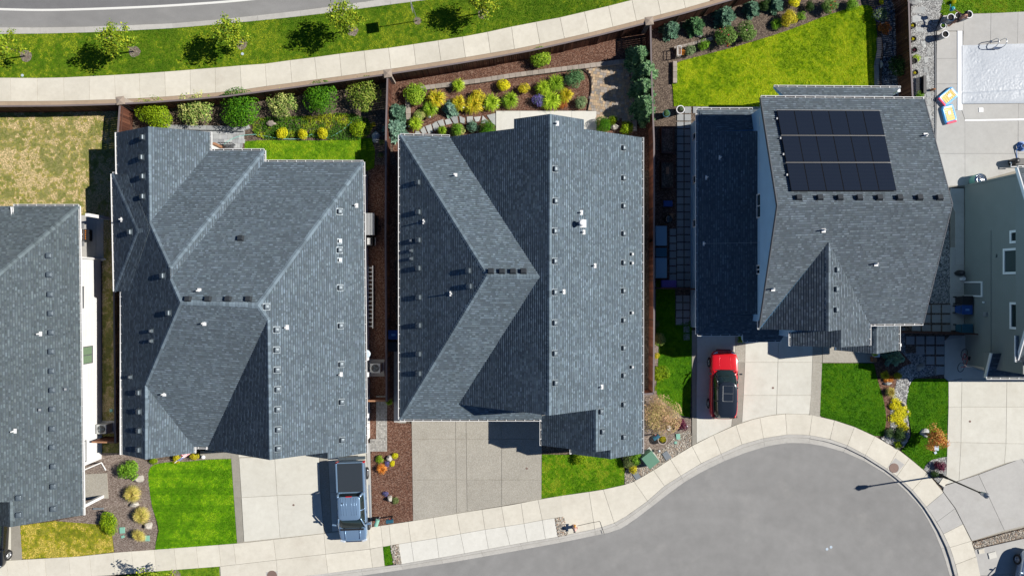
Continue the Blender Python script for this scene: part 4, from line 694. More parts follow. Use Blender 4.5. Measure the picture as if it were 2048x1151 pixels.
hB, roofB, wallB = house('bungalow', 'dark grey shingled bungalow with small side bay roof and flag', (480, 590), F, SH_A, ze,
    [([(248, 278), (408, 278), (408, 312), (518, 312), (518, 336), (716, 336), (722, 893), (545, 893), (545, 880), (380, 880), (380, 893), (256, 893), (252, 580), (243, 580), (240, 352), (250, 352)], -.2, 2.82)], 'siding_cream',
    caps=[(b_, c, 'W', 'EN'), (c, k, 'W', 'N1'), (k2, j, 'W', 'N2'), (o1, k, 'N1', 'ES'), (j, rE, 'N2', 'S'), (ne, rE, 'N2', 'E'), (rE, g0, 'E', 'S'), (g0, g1, 'E', 'SEW'), (j, q, 'W', 'S'), (q, s_, 'W', 'SWE'), (dn0, da, 'DN', 'DW'), (ds0, da, 'DS', 'DW'), (da, dm, 'DN', 'DS')], light=1.25,
    gutters=[(a, P(225+10, 348, ze), WE), (W.on(243, 584), e_, WE), (P(420, 264, ze), i1, EA), (i1, o1, NO), (o1, i2, EA), (i2, ne, NO), (ne, se, EA), (dn0, ds0, WE), (dn0, P(256, 348, 2.92), NO), (SWE.on(388, 893), SEW.on(416, 893), SO), (SWE.on(388, 893), SWE.on(388, 905), EA), (SEW.on(416, 893), SEW.on(416, 898), WE)],
    vents=[('dome', 'W', [(287, 275), (285, 315), (287, 353), (287, 393), (327, 551), (339, 625), (279, 784), (280, 822), (280, 860), (279, 898)]), ('square', 'W', [(305, 661), (305, 681), (263, 753)]), ('dome', 'DW', [(262, 464)]), ('pipe', 'DW', [(244, 439)]), ('louvre', 'N1', [(482, 477)]) if False else ('louvre', 'N2', [(377, 598), (417, 598), (457, 598), (498, 598), (482, 477)]), ('pipe', 'N2', [(398, 581)]), ('pipe', 'S', [(408, 646), (328, 787)]),
           ('dome', 'E', [(679, 423), (679, 500), (680, 575), (681, 651), (682, 728), (683, 803), (684, 879), (533, 613), (553, 659), (553, 699), (554, 739), (555, 778), (555, 818), (556, 858), (556, 896)]), ('square', 'E', [(679, 482), (679, 520)]), ('pipe', 'E', [(712, 411), (573, 654), (681, 748)])])
# ---- house A: the white-walled house at the left edge
ze = 3.2
E = EP((157, 412), (166, 1029), ze, .42, (0, 700)); N = EP((20, 412), (155, 412), ze, .46, (80, 700)); ne, se = P(157, 412, ze), P(166, 1029, ze); hp = E.on(-170, 690); g0, g1 = E.on(21, 1003), E.on(21, 1053); T = RP(g0, g1, .5, (-40, 1030))
F = {'E': ([ne, se, g1, g0, E.on(-170, 1003), hp], ze-.2), 'N': ([ne, hp, P(-170, 412, ze)], ze-.2), 'T': ([g0+Vector((0, .2, 0)), g1, T.on(-70, 1040), T.on(-70, 1000)], ze-.2)}
hA, roofA, wallA = house('white_house', 'white-walled house with grey roof beside the dry back lawn', (40, 700), F, (.088, .11, .118), ze,
    [([(-160, 512), (144.5, 512), (147, 940), (-160, 940)], -.2, 3.0)], 'siding_white',
    caps=[(ne, hp, 'E', 'N'), (g0, g1, 'E', 'T')], light=1.3, gutters=[(ne, se, EA), (P(27, 412, ze), ne, NO), (P(27, 414, ze+.12), P(27, 452, ze+.3), WE)],
    vents=[('dome', 'E', [(98, 511), (99, 549), (101, 588), (102, 626), (103, 664), (103, 702), (104, 741), (105, 779), (105, 817), (105, 856), (105, 893), (107, 931), (107, 971), (107, 1016), (38, 994), (38, 1028)]), ('pipe', 'E', [(80, 667), (29, 861)]), ('square', 'E', [(132, 777), (81, 818)])])
# ---- house D: the two-storey house with solar panels
zu = 5.8; ze = 3.0
N = EP((1522, 195), (1848, 198), zu, .38, (1700, 400)); S = EP((1522, 652), (1848, 646), zu, .375, (1700, 400)); n0, n1 = P(1522, 195, zu), P(1848, 198, zu); rw, re_ = N.on(1556, 411), N.on(1904, 408); s0, s1 = P(1520, 655, zu), P(1846, 646, zu)
m0 = S.on(1657, 485); m1 = Vector((m0.x, P(1658, 662, m0.z).y, m0.z)); GW = RP(m0, m1, .61, (1560, 620)); GE = RP(m0, m1, .55, (1720, 620)); ge = S.on(1740, 646)
u0, u1 = GE.on(1682, 659), GE.on(1682, 694); U = RP(u0, u1, .55, (1600, 680))
pz = 3.0; p_e0, p_e1 = P(1797, 640, pz), P(1797, 700, pz); pr0, pr1 = P(1753, 640, 4.05), P(1753, 707, 4.05); PW = RP(pr0, pr1, .5, (1690, 690))
LW = EP((1395, 220), (1395, 668), ze, .34, (1500, 450)); l0, l1 = P(1395, 219, ze), P(1395, 668, ze); LN_ = EP((1397, 219), (1505, 219), ze, .34, (1450, 400)); LS = EP((1395, 668), (1485, 668), ze, .34, (1450, 500)); lw0, lw1 = LW.on(1440, 262), LW.on(1440, 628)
LTop = [LW.on(1545, 262), LW.on(1545, 628)]
PN = EP((1548, 174), (1801, 176), ze, .36, (1700, 300))
F = {'N': ([n0, rw, re_, n1], zu-.2), 'S': ([rw, s0, m0, ge, s1, re_], zu-.2), 'GW': ([m0, GW.on(1519, 658), m1], zu-.2), 'GE': ([m0, m1, u0, u1, GE.on(1738, 690), ge], zu-.2), 'U': ([u0+Vector((0, .25, 0)), u1, U.on(1581, 691), U.on(1581, 664)], zu-.2),
     'PE': ([pr0, p_e0, p_e1, pr1], pz-.2), 'PW': ([pr0, pr1, PW.on(1672, 700), PW.on(1672, 650)], pz-.2),
     'LW': ([l0, lw0, LTop[0], LTop[1], lw1, l1], ze-.2), 'LN': ([l0, P(1530, 219, ze), LN_.on(1530, 258), lw0], ze-.2), 'LS': ([l1, lw1, LS.on(1575, 632), P(1575, 668, ze)], ze-.2), 'LS2': ([P(1486, 668, ze+.02), LS.on(1575, 660), P(1562, 680, ze-.12), P(1486, 680, ze-.12)], ze-.4),
     'PN': ([P(1548, 174, ze), PN.on(1566, 190), PN.on(1566, 212), PN.on(1783, 212), PN.on(1783, 190), P(1801, 176, ze)], ze-.2)}
kx = (HC-zu)/FPX
hD, roofD, wallD = house('two_storey_house', 'two-storey blue-sided house carrying the solar panels', (1650, 440), F, (.105, .13, .15), zu,
    [([(1533, 207), (1839, 209), (1837, 636), (1727, 636), (1727, 676), (1592, 676), (1592, 648), (1533, 645)], -.2, zu-.18)], 'siding_blue_shade',
    caps=[(m0, m1, 'GW', 'GE'), (u0, u1, 'U', 'GE'), (pr0, pr1, 'PE', 'PW')], light=1.0,
    gutters=[(n0, n1, NO), (GE.on(1740, 648), s1, SO), (l0, l1, WE), (l0, P(1505, 219, ze), NO), (l1, P(1485, 668, ze), SO), (P(1486, 680, ze-.12), P(1562, 680, ze-.12), SO), (P(1548, 174, ze), P(1801, 176, ze), NO), (p_e0, p_e1, EA), (GE.on(1738, 648), GE.on(1738, 690), EA), (U.on(1581, 664), U.on(1581, 691), WE), (GW.on(1519, 641), GW.on(1519, 658), WE)],
    vents=[('louvre', 'N', [(u, 396) for u in (1597, 1639, 1679, 1718, 1758, 1798, 1838, 1878)]), ('pipe', 'S', [(1646, 460), (1751, 527), (1545, 577)]), ('pipe', 'N', [(1850, 271)]), ('dome', 'GE', [(1672, 539), (1671, 578), (1671, 619)]), ('pipe', 'LW', [(1440, 315), (1413, 355), (1408, 487)])])
ext = MB(); ext.prism(pix([(1404, 228), (1540, 228), (1540, 658), (1404, 658)], ze), -.2, ze-.21); ext.prism(pix([(1690, 655), (1786, 655), (1786, 690), (1690, 690)], ze), 2.4, ze-.21); ext.each('garage_wall', M['siding_blue_shade'], hD)
po = MB()
for q in ((1694, 690), (1778, 686), (1572, 192), (1776, 192)): po.box(P(*q, 1.35), (.2, .2, 2.7))
po.each('porch_post', M['white_trim'], hD)
# ---- house E: the sage green two-storey house at the right edge
N = EP((2036, 335), (2300, 335), zu, .38, (2150, 500)); S = EP((2036, 722), (2300, 722), zu, .38, (2150, 500)); n0, s0 = P(2036, 335, zu), P(2037, 722, zu); zr = zu+.38*(n0.y-s0.y)/2; rr = Vector((n0.x, (n0.y+s0.y)/2, zr)); far = 14.0
G = EP((1973, 754.5), (2100, 754.5), ze, .42, (2050, 600))
F = {'N': ([n0, rr, rr+Vector((far, 0, 0)), n0+Vector((far, 0, 0))], zu-.2), 'S': ([rr, s0, s0+Vector((far, 0, 0)), rr+Vector((far, 0, 0))], zu-.2), 'G': ([P(1973, 754.5, ze), P(1973, 754.5, ze)+Vector((16, 0, 0)), G.on(2400, 706), G.on(1985, 706)], ze-.2)}
XW = 32.28; YN, YS = 7.2, -5.55
hE, roofE, wallE = house('two_storey_house', 'sage green two-storey house with white-framed windows by the pool', (2100, 560), F, (.095, .115, .13), zu, [([(0, 0), (1, 0), (1, 1)], -.5, -.45)], 'siding_sage',
    caps=[(rr, rr+Vector((far, 0, 0)), 'N', 'S')], gutters=[(n0, n0+Vector((far, 0, 0)), NO), (P(1973, 754.5, ze), P(1973, 754.5, ze)+Vector((16, 0, 0)), SO)])
bpy.data.objects.remove(wallE)
wl = MB(); wl.prism([(XW, YN, 0), (XW+13, YN, 0), (XW+13, YS, 0), (XW, YS, 0)], -.2, zu-.18); wl.prism([(XW-.0, YS, 0), (XW+14, YS, 0), (XW+14, -6.0, 0), (XW+1.2, -6.0, 0)], -.2, 2.8)
wl.add([(XW, YN, zu-.19), (XW, YS+.9, zu-.19), (XW, rr.y, zr-.2), (XW+.1, YN, zu-.19), (XW+.1, YS+.9, zu-.19), (XW+.1, rr.y, zr-.2)], [(0, 2, 1), (3, 4, 5), (0, 1, 4, 3), (1, 2, 5, 4), (2, 0, 3, 5)])
wallE = wl.build('wall', M['siding_sage'], hE)
bd = MB(); bd.box((XW-.02, (5.5+YS)/2-1, 2.72), (.05, 9.5, .12)); bd.box((XW-.02, YN-.06, 2.7), (.06, .12, 5.6)); bd.each('belt_trim', M['siding_sage'], hE)
# verge board of the lower roof and small front gable roof
v = MB(); v.board(P(1973, 754.5, ze), G.on(1985, 706), (-.06, 0, 0), .2); v.board(n0, rr, (-.07, 0, 0), .2); v.board(s0, rr, (-.07, 0, 0), .2); v.each('verge_board', M['white_trim'], hE)
fg = Shingles((.095, .115, .13)); A, B = P(2034, 671, zu), P(2034, 723, zu); fr = [A, B, B+Vector((2.5, 0, 1.3)), A+Vector((2.5, 0, 1.3))]; fg.facet(fr); b = MB(); b.prism([p-Vector((0, 0, .012)) for p in fr], zu-.2); fgr = b.build('front_gable_roof', M['trim_dark'], hE); fg.build(fgr); gutter(fgr, A, B, WE)
# verge boards for house D
vv = MB()
for A, B, dx in ((P(1522, 195, zu), rw, -.05), (P(1520, 655, zu), rw, -.05), (P(1848, 198, zu), re_, .05), (P(1846, 646, zu), re_, .05)): vv.board(A, B, (dx, 0, 0), .2)
vv.each('verge_board', M['trim_dark'], hD)
# ---- windows and doors (frame, panes) on walls that the camera sees
def window(parent, axis, pos, y0, y1, z0, z1, side, split=0, frame='white_trim', glass='glass_dark', fw=.09):
    """a window on a wall facing +-x (axis='x') at pos, from y0..y1, z0..z1; side = outward sign"""
    b = MB(); o = side*.03
    def bx(a0, a1, c0, c1, d, th): b.box((pos+side*d, (a0+a1)/2, (c0+c1)/2), (th, a1-a0, c1-c0)) if axis == 'x' else b.box(((a0+a1)/2, pos+side*d, (c0+c1)/2), (a1-a0, th, c1-c0))
    bx(y0, y1, z0, z0+fw, .03, .08); bx(y0, y1, z1-fw, z1, .03, .08); bx(y0, y0+fw, z0+fw, z1-fw, .028, .076); bx(y1-fw, y1, z0+fw, z1-fw, .028, .076)
    if split == 1: bx((y0+y1)/2-.03, (y0+y1)/2+.03, z0+fw, z1-fw, .025, .07)
    if split == 2: bx(y0+fw, y1-fw, (z0+z1)/2-.03, (z0+z1)/2+.03, .025, .07)
    f = b.build('window', M[frame], parent); b = MB()
    bx(y0+fw-.01, y1-fw+.01, z0+fw-.01, z1-fw+.01, .008, .02); b.build('pane', M[glass], f); return f
def on_x(x, u, v):           # height and y of a pixel on the wall plane x = const
    D = x*FPX/(u-CU); return HC-D, (CV-v)*D/FPX
xa = P(146, 512, 3.2).x
for (uu0, vv0, uu1, vv1, sp, fr, gl) in ((164, 572, 166, 616, 0, 'trim_dark', 'glass_green'), (163, 692, 184, 727, 1, 'trim_dark', 'glass_green'), (166.5, 880, 171, 923, 0, 'trim_dark', 'glass_green')):
    z_a, _ = on_x(xa, uu1, vv0); z_b, _ = on_x(xa, uu0, vv0); z_b = min(z_b, 2.9); _, y1 = on_x(xa, (uu0+uu1)/2, vv0); _, y0 = on_x(xa, (uu0+uu1)/2, vv1); window(hA, 'x', xa, y0, y1, max(z_a, .9) if uu1 < 175 else z_a, z_b, 1, sp, fr, gl, .05)
xd = P(1533, 400, zu).x
for (uu0, uu1, vv0, vv1, sp) in ((1521, 1529, 231, 249, 0), (1521.5, 1530, 322, 342, 0), (1515, 1529, 386, 435, 1), (1514, 1527, 529, 548, 1)):
    z0, _ = on_x(xd, uu0, vv0); z1, _ = on_x(xd, uu1, vv0); _, y1 = on_x(xd, (uu0+uu1)/2, vv0); _, y0 = on_x(xd, (uu0+uu1)/2, vv1); window(hD, 'x', xd, y0, y1, z0, z1, -1, sp, 'white_trim', 'glass_dark', .07)
xg = P(1404, 400, ze).x
for vv0, vv1 in ((268, 282), (353, 369), (440, 455)):
    _, y1 = on_x(xg, 1387, vv0); _, y0 = on_x(xg, 1387, vv1); window(hD, 'x', xg, y0, y1, .85, 1.75, -1, 0, 'white_trim', 'glass_dark', .05)
for (uu0, uu1, vv0, vv1, gl) in ((2021, 2038.5, 460, 486, 'glass_dark'), (2007.5, 2038.5, 496, 548, 'glass_grey'), (2021, 2038.5, 604, 658, 'glass_dark')):
    z0, _ = on_x(XW, uu0, vv0); z1, _ = on_x(XW, uu1, vv0); _, y1 = on_x(XW, (uu0+uu1)/2, vv0); _, y0 = on_x(XW, (uu0+uu1)/2, vv1); window(hE, 'x', XW, y0, y1, z0, z1, -1, 0, 'white_trim', gl, .15)
z1, _ = on_x(XW, 1965.5, 562); _, y1 = on_x(XW, 1945, 562.5); _, y0 = on_x(XW, 1945, 593); dr = MB(); dr.box((XW-.03, y1-.05, z1/2), (.08, .1, z1)); dr.box((XW-.03, y0+.05, z1/2), (.08, .1, z1)); dr.box((XW-.032, (y0+y1)/2, z1-.05), (.08, y1-y0-.2, .1)); dr = dr.build('door_frame', M['white_trim'], hE); MB().box((XW-.015, (y0+y1)/2, z1/2-.05), (.03, y1-y0-.2, z1-.1)).build('door', M['door_grey'], dr)
# white porch beams, posts and downpipes of the white house
pb = MB(); xA = xa
pb.box((P(166, 434, 2.6).x+.35, P(190, 434, 1.3).y, 1.2), (.22, .22, 3.1)); pb.build('porch_post', M['white_trim'], hA)
pb = MB(); pb.box((P(168, 1010, 1.5).x+.45, P(168, 1005, 1.6).y, 1.45), (.2, .2, 3.0)); pb.build('porch_post', M['white_trim'], hA)
pb = MB(); pb.tube([Vector((xa+.05, P(0, 515, 2.9).y, 2.9)), Vector((xa+.08, P(0, 515, 2.9).y, .2)), Vector((xa+.35, P(0, 518, .2).y, .1))], .045, 8); pb.build('downpipe', M['white_trim'], hA)
pb = MB(); pb.tube([Vector((xa+.05, P(0, 945, 2.9).y, 2.9)), Vector((xa+.08, P(0, 945, 2.9).y, .2)), Vector((xa+.35, P(0, 940, .2).y, .12))], .05, 8); pb.build('downpipe', M['white_trim'], hA)
pb = MB(); pb.tube([P(727, 352, 2.9)+Vector((-.05, 0, 0)), P(731, 350, 2.6)-Vector((.25, 0, 0)), P(734, 352, .15)], .045, 8); pb.build('downpipe', M['white_trim'], hB)
# lapped meters and boxes on the east wall of house B
mt = MB()
for v_ in (715, 748, 830, 850, 862): mt.box(P(735, v_, 1.1)+Vector((0, 0, 0)), (.22, .3, .4))
mt.each('meter_box', M['white_plastic'], hB)
# ---- solar array: 3 x 6 panels standing off the north slope of house D
Nd = EP((1522, 195), (1848, 198), zu, .38, (1700, 400)); nn = Nd.n; sa = empty('solar_array', Nd.on(1670, 300)); tag(sa, 'black solar array of eighteen panels on the two-storey roof', 'solar panels')
c00, c10, c11, c01 = [Nd.on(*q)+nn*.14 for q in ((1552, 223), (1757, 224), (1791, 383.5), (1581, 384))]
bl = lambda s, t: (c00*(1-s)+c10*s)*(1-t)+(c01*(1-s)+c11*s)*t
rows = [(0, .318), (.328, .654), (.664, 1.0)]
for t0, t1 in rows:
    for i in range(6):
        g_ = .0015; s0_, s1_ = i/6+g_, (i+1)/6-g_; ring = [bl(s0_, t0), bl(s1_, t0), bl(s1_, t1), bl(s0_, t1)]
        b = MB(); b.add([p for p in ring]+[p-nn*.04 for p in ring], [(3, 2, 1, 0), (4, 5, 6, 7), (0, 1, 5, 4), (1, 2, 6, 5), (2, 3, 7, 6), (3, 0, 4, 7)]); pn = b.build('solar_panel', M['solar_frame'], sa)
        mm = lambda s, t: ring[0]*(1-s)*(1-t)+ring[1]*s*(1-t)+ring[2]*s*t+ring[3]*(1-s)*t
        gl = MB(); gl.add([mm(s, t)+nn*.004 for s, t in ((.02, .02), (.98, .02), (.98, .98), (.02, .98))], [(3, 2, 1, 0)]); gl.build('glass', M['solar_glass'], pn)
        bs = MB()
        for k in range(1, 20): t = k/20; bs.add([mm(s, tt)+nn*.006 for s, tt in ((.02, t-.004), (.98, t-.004), (.98, t+.004), (.02, t+.004))], [(3, 2, 1, 0)])
        stuff(bs.build('cell_lines', M['solar_line'], pn))
for t in (-.002, .323, .659): b = MB(); b.tube([bl(-.005, t)+nn*.005, bl(1.005, t)+nn*.005], .015, 6); b.build('rail', M['silver_rail'], sa)
b = MB()
for t in (.1, .35, .55, .8): b.box(bl(-.01, t)-nn*.09, (.08, .12, .16))
b.each('mount_foot', M['galvanised'], sa)
# ------------------------------------------------------------------ FENCES
WOODC = [(.085, .034, .022), (.10, .04, .025), (.07, .028, .018), (.12, .05, .03)]
def fence(label, pts, h=1.75, bay=2.4, col=1.0, cap='fence_cap', capw=.11, name='fence', z0=.05):
    """pts: pixel points of the foot (z=0). bays of upright boards between posts under a cap rail"""
    W = [P(u, v, 0) for u, v in pts]; root = empty(name, (W[0].x, W[0].y, 0)); tag(root, label, 'fence')
    V, C = [], []
    for A, B in zip(W, W[1:]):
        e = B-A; L = e.length
        if L < .05: continue
        e.normalize(); nb = max(1, round(L/bay)); o = Vector((-e.y, e.x, 0)); rz = math.atan2(e.y, e.x)
        for i in range(nb):
            a, b = A+e*(L*i/nb), A+e*(L*(i+1)/nb); m_ = (a+b)/2; l = L/nb
            MB().box(a+Vector((0, 0, h/2)), (.1, .1, h+.02), rz).build('post', M['fence_wood'], root)
            MB().box(m_+Vector((0, 0, h+.02)), (l, capw, .04), rz).build('cap_rail', M[cap], root)
            for zz in (.35, h-.25): MB().box(m_+o*.045+Vector((0, 0, zz)), (l-.11, .04, .09), rz).build('rail', M['fence_wood'], root)
            V, C = [], []; k = max(1, int((l-.1)/.145)); w_ = (l-.1)/k
            for j in range(k):
                c = a+e*(.05+w_*(j+.5)); off = o*random.uniform(-.006, .006); hx = e*(w_/2-.006); hy = o*.011; c0 = c+off+Vector((0, 0, z0)); c1 = c+off+Vector((0, 0, h-.005)); cc = np.array(random.choice(WOODC))*random.uniform(.75, 1.3)*col
                q = [c0-hx-hy, c0+hx-hy, c0+hx+hy, c0-hx+hy, c1-hx-hy, c1+hx-hy, c1+hx+hy, c1-hx+hy]
                for f in ((0, 1, 5, 4), (1, 2, 6, 5), (2, 3, 7, 6), (3, 0, 4, 7), (4, 5, 6, 7)): V.append([tuple(q[t]) for t in f]); C.append(cc)
            me = tri_mesh('boards', np.array(V), np.array(C), 'wood_boards', nv=4); stuff(finish_local('boards', me, root))
        MB().box(B+Vector((0, 0, h/2)), (.1, .1, h+.02), rz).build('post', M['fence_wood'], root)
    return root
def finish_local(name, me, parent):
    o = link(name, me, parent); o.location = -WT[parent]; WT[o] = Vector((0, 0, 0)); return o
def foot_of(top_px, h): return [(CU+(u-CU)*(HC-h)/HC, CV+(v-CV)*(HC-h)/HC) for u, v in top_px]
hF = 1.75
def ftop(u): return interp(NB, u)+9.5
def fline(us): return foot_of([(u, ftop(u)) for u in us], hF)
fence('brown board fence behind the dry back lawn and pavement', fline([-120, -60, 0, 60, 120, 180, 232]), hF)
fence('brown board fence behind the row of globe shrubs', fline([246, 310, 380, 450, 520, 590, 660, 720, 768]), hF)
fence('brown board fence behind the brick edged bark garden', fline([783, 850, 920, 990, 1060, 1130, 1200, 1250, 1290]), hF)
fence('brown board fence behind the rose bushes and blue-green shrubs', fline([1306, 1360, 1420, 1480, 1560]), hF)
fence('brown fence between the dry lawn and the flag bungalow', foot_of([(240, 212), (236, 265), (228, 580), (231, 885)], hF), hF)
fence('brown gate panel between the white house and the flag bungalow', foot_of([(229, 884), (184, 883)], 1.7), 1.7, cap='wood_tan')
fence('brown fence between the two dark bungalows', foot_of([(775, 155), (772, 260), (771, 470), (772, 640), (773, 802)], hF), hF)
fence('reddish gate panel beside the air conditioner and bungalow wall', foot_of([(772, 801), (736, 801)], 1.5), 1.5, cap='wood_tan', col=1.5)
fence('brown fence between the tan paved patio and the solar house', foot_of([(1301, 52), (1303, 150), (1308, 285), (1308, 480), (1308, 640), (1307, 786), (1282, 788)], hF), hF, col=2.2)
fence('dark brown fence between the big lawn and pool gravel', foot_of([(1806, -40), (1817, 5), (1820, 100), (1825, 196)], hF), hF)
fence('dark gate panel beside the bins of the sage green house', foot_of([(1790, 664), (1955, 668)], 1.7), 1.7, col=.5, capw=.06, cap='fence_wood')
fence('low dark gate across the slate path of the solar house', foot_of([(1310, 576), (1393, 578)], 1.6), 1.6, col=.4, capw=.06, cap='fence_wood')
def pillar(px, label, h=1.95, s=.56):
    f = foot_of([px], h)[0]; r = empty('fence_pillar', P(*f, 0)); tag(r, label, 'pillar'); c = P(*f, 0); rz = .12
    b = MB()
    for k in range(9): b.box(c+Vector((0, 0, .1+k*.205)), (s*.8, s*.8, .195), rz)
    bevel(b.build('block_shaft', M['block_grey'], r), .012)
    d = s/2; R = Matrix.Rotation(rz, 3, 'Z'); z = h-.05; b = MB(); ring = [c+R @ Vector((x*d, y*d, z-.08)) for x, y in ((-1, -1), (1, -1), (1, 1), (-1, 1))]; top = [p+Vector((0, 0, .06)) for p in ring]
    b.add(ring+top+[c+Vector((0, 0, z+.06))], [(3, 2, 1, 0), (0, 1, 5, 4), (1, 2, 6, 5), (2, 3, 7, 6), (3, 0, 4, 7), (4, 5, 8), (5, 6, 8), (6, 7, 8), (7, 4, 8)]); b.build('cap_stone', M['pillar_cap'], r)
pillar((239, 200.5), 'square fence pillar next to the dry lawn corner'); pillar((775, 146), 'square fence pillar between the two bungalow gardens'); pillar((1299, 41), 'square fence pillar above the tall conifers')
# ------------------------------------------------------------------ PLANTS
def unit(v): return v/np.maximum(np.linalg.norm(v, axis=1, keepdims=True), 1e-6)
def leaf_cards(pos, nrm, size, asp, rng):
    n = len(pos); r = unit(rng.normal(size=(n, 3))); t = unit(np.cross(nrm, r)); b = np.cross(nrm, t); s = size[:, None]
    tip = t*s; side = b*s*asp
    return np.stack([pos-tip*.5, pos+side*.5+nrm*s*.08, pos+tip*.5, pos-side*.5+nrm*s*.08], 1)
def foliage(rad, hgt, n, leaf, cols, rng, clumps=14, clump_r=.42, z0=.1, flat=.0, asp=.6, shell=.6, nrm_up=.5):
    """leaf-sized faces spread through lumps of an ellipsoid crown (radius rad, height hgt)"""
    cc = unit(rng.normal(size=(clumps, 3))); cc[:, 2] = np.abs(cc[:, 2])*1.0-.25*(rng.random(clumps) < .4); cr = rng.random(clumps)**.5*(.45+.3*rng.random(clumps)); cc = cc*cr[:, None]
    k = rng.integers(0, clumps, n); d = unit(rng.normal(size=(n, 3))); rr = clump_r*(shell+(1-shell)*rng.random(n))*(.8+.4*rng.random(clumps)[k])
    p = cc[k]+d*rr[:, None]; l = np.linalg.norm(p, axis=1); p = p*np.where(l > 1.03, 1.03/l, 1)[:, None]; p[:, :2] *= 1.0/np.percentile(np.hypot(p[:, 0], p[:, 1]), 95); l2 = np.hypot(p[:, 0], p[:, 1]); p[:, :2] *= np.where(l2 > 1.02, 1.02/np.maximum(l2, .01), 1)[:, None]
    pos = np.stack([p[:, 0]*rad, p[:, 1]*rad, z0+(p[:, 2]*.5+.5)*hgt], 1)
    nr = unit(d*.7+p*.5+rng.normal(size=(n, 3))*.5+np.array([0, 0, nrm_up])); V = leaf_cards(pos, nr, leaf*(.6+.8*rng.random(n)), asp, rng)
    ck = rng.random(clumps); C = np.array(cols); w_ = np.clip(ck[k]*.6+rng.random(n)*.5, 0, .999); ci = (w_*len(C)).astype(int); col = C[ci]*(.75+.5*rng.random((n, 1)))
    return V, col
def fountain(rad, hgt, n, cols, rng, wd=.02, seg=3, up=.75):
    """arching blades from one centre"""
    V, C = [], []; A = rng.random(n)*6.283; R = rad*(.35+.65*rng.random(n)); H = hgt*(.6+.5*rng.random(n)); cs = np.array(cols)[rng.integers(0, len(cols), n)]*(.7+.6*rng.random((n, 1)))
    d = np.stack([np.cos(A), np.sin(A)], 1); q = np.stack([-d[:, 1], d[:, 0]], 1); prev = None; off = rng.normal(size=(n, 2))*rad*.08
    for i in range(seg+1):
        t = i/seg; xy = off+d*(R*t**1.1)[:, None]; z = .02+H*(1-(1-t*1.15/(.55+up))**2 if False else np.sin(min(1, t*.85)*math.pi/1.15)); w_ = wd*(1-t*.85)
        cur = np.concatenate([np.c_[xy-q*w_, z][:, None], np.c_[xy+q*w_, z][:, None]], 1)
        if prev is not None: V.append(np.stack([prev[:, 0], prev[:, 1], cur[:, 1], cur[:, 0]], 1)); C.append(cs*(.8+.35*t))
        prev = cur
    return np.concatenate(V), np.concatenate(C)
def spiky(rad, hgt, n, cols, rng, leaf=.2, tiers=None, droop=.1, z0=.1, cone=.85):
    """conifer: needle sprays pointing outwards from a cone"""
    t = rng.random(n)**1.25; A = rng.random(n)*6.283; env = rad*(1-t*cone)*(.75+.25*np.sin(A*5+t*9)); r = env*(.45+.55*rng.random(n)**.6); z = z0+hgt*t
    pos = np.stack([np.cos(A)*r, np.sin(A)*r, z], 1); d = unit(np.stack([np.cos(A), np.sin(A), .55+0*A-droop], 1)+rng.normal(size=(n, 3))*.35); L = leaf*(.6+.8*rng.random(n))
    up = np.array([0, 0, 1.0]); s = unit(np.cross(d, up+rng.normal(size=(n, 3))*.5)); w_ = L*.22
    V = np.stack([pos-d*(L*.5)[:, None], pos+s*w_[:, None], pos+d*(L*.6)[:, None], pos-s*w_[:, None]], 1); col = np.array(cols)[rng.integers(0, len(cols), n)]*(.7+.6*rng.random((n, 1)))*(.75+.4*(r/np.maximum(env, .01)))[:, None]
    return V, col
PROTO = {}
def proto(key):
    if key in PROTO: return PROTO[key]
    kind, pal = key[0], PAL[key[1]]; rng = np.random.default_rng(abs(hash(key[0]+key[1]+str(key[2:]))) % 99991 if False else sum(ord(c) for c in ''.join(map(str, key))))
    if kind == 'globe': V, C = foliage(1, 1.5, 5200, .085, pal, rng, 34, .36, .05, asp=.55, shell=.75)
    elif kind == 'loose': V, C = foliage(1, 1.6, 3000, .13, pal, rng, 22, .36, .05, asp=.6, shell=.45)
    elif kind == 'airy': V, C = foliage(1, 1.5, 2300, .10, pal, rng, 30, .27, .05, asp=.6, shell=.3)
    elif kind == 'fine': V, C = foliage(1, 1.4, 7500, .075, pal, rng, 40, .3, .03, asp=.28, shell=.3, nrm_up=.9)
    elif kind == 'ball': V, C = foliage(1, 1.5, 1500, .16, pal, rng, 18, .42, .05, asp=.65, shell=.7)
    elif kind == 'low': V, C = foliage(1, .7, 1300, .16, pal, rng, 20, .36, .02, asp=.6, shell=.4)
    elif kind == 'fountain': V, C = fountain(1, .8, 460, pal, rng, .042)
    elif kind == 'plume': V, C = fountain(1, .75, 1500, pal, rng, .016)
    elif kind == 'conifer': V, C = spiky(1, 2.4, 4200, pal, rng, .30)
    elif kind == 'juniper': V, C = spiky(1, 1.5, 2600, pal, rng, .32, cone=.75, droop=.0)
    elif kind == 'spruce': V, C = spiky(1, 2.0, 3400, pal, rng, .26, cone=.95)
    PROTO[key] = tri_mesh('foliage', V, C, 'leaf', nv=4); return PROTO[key]
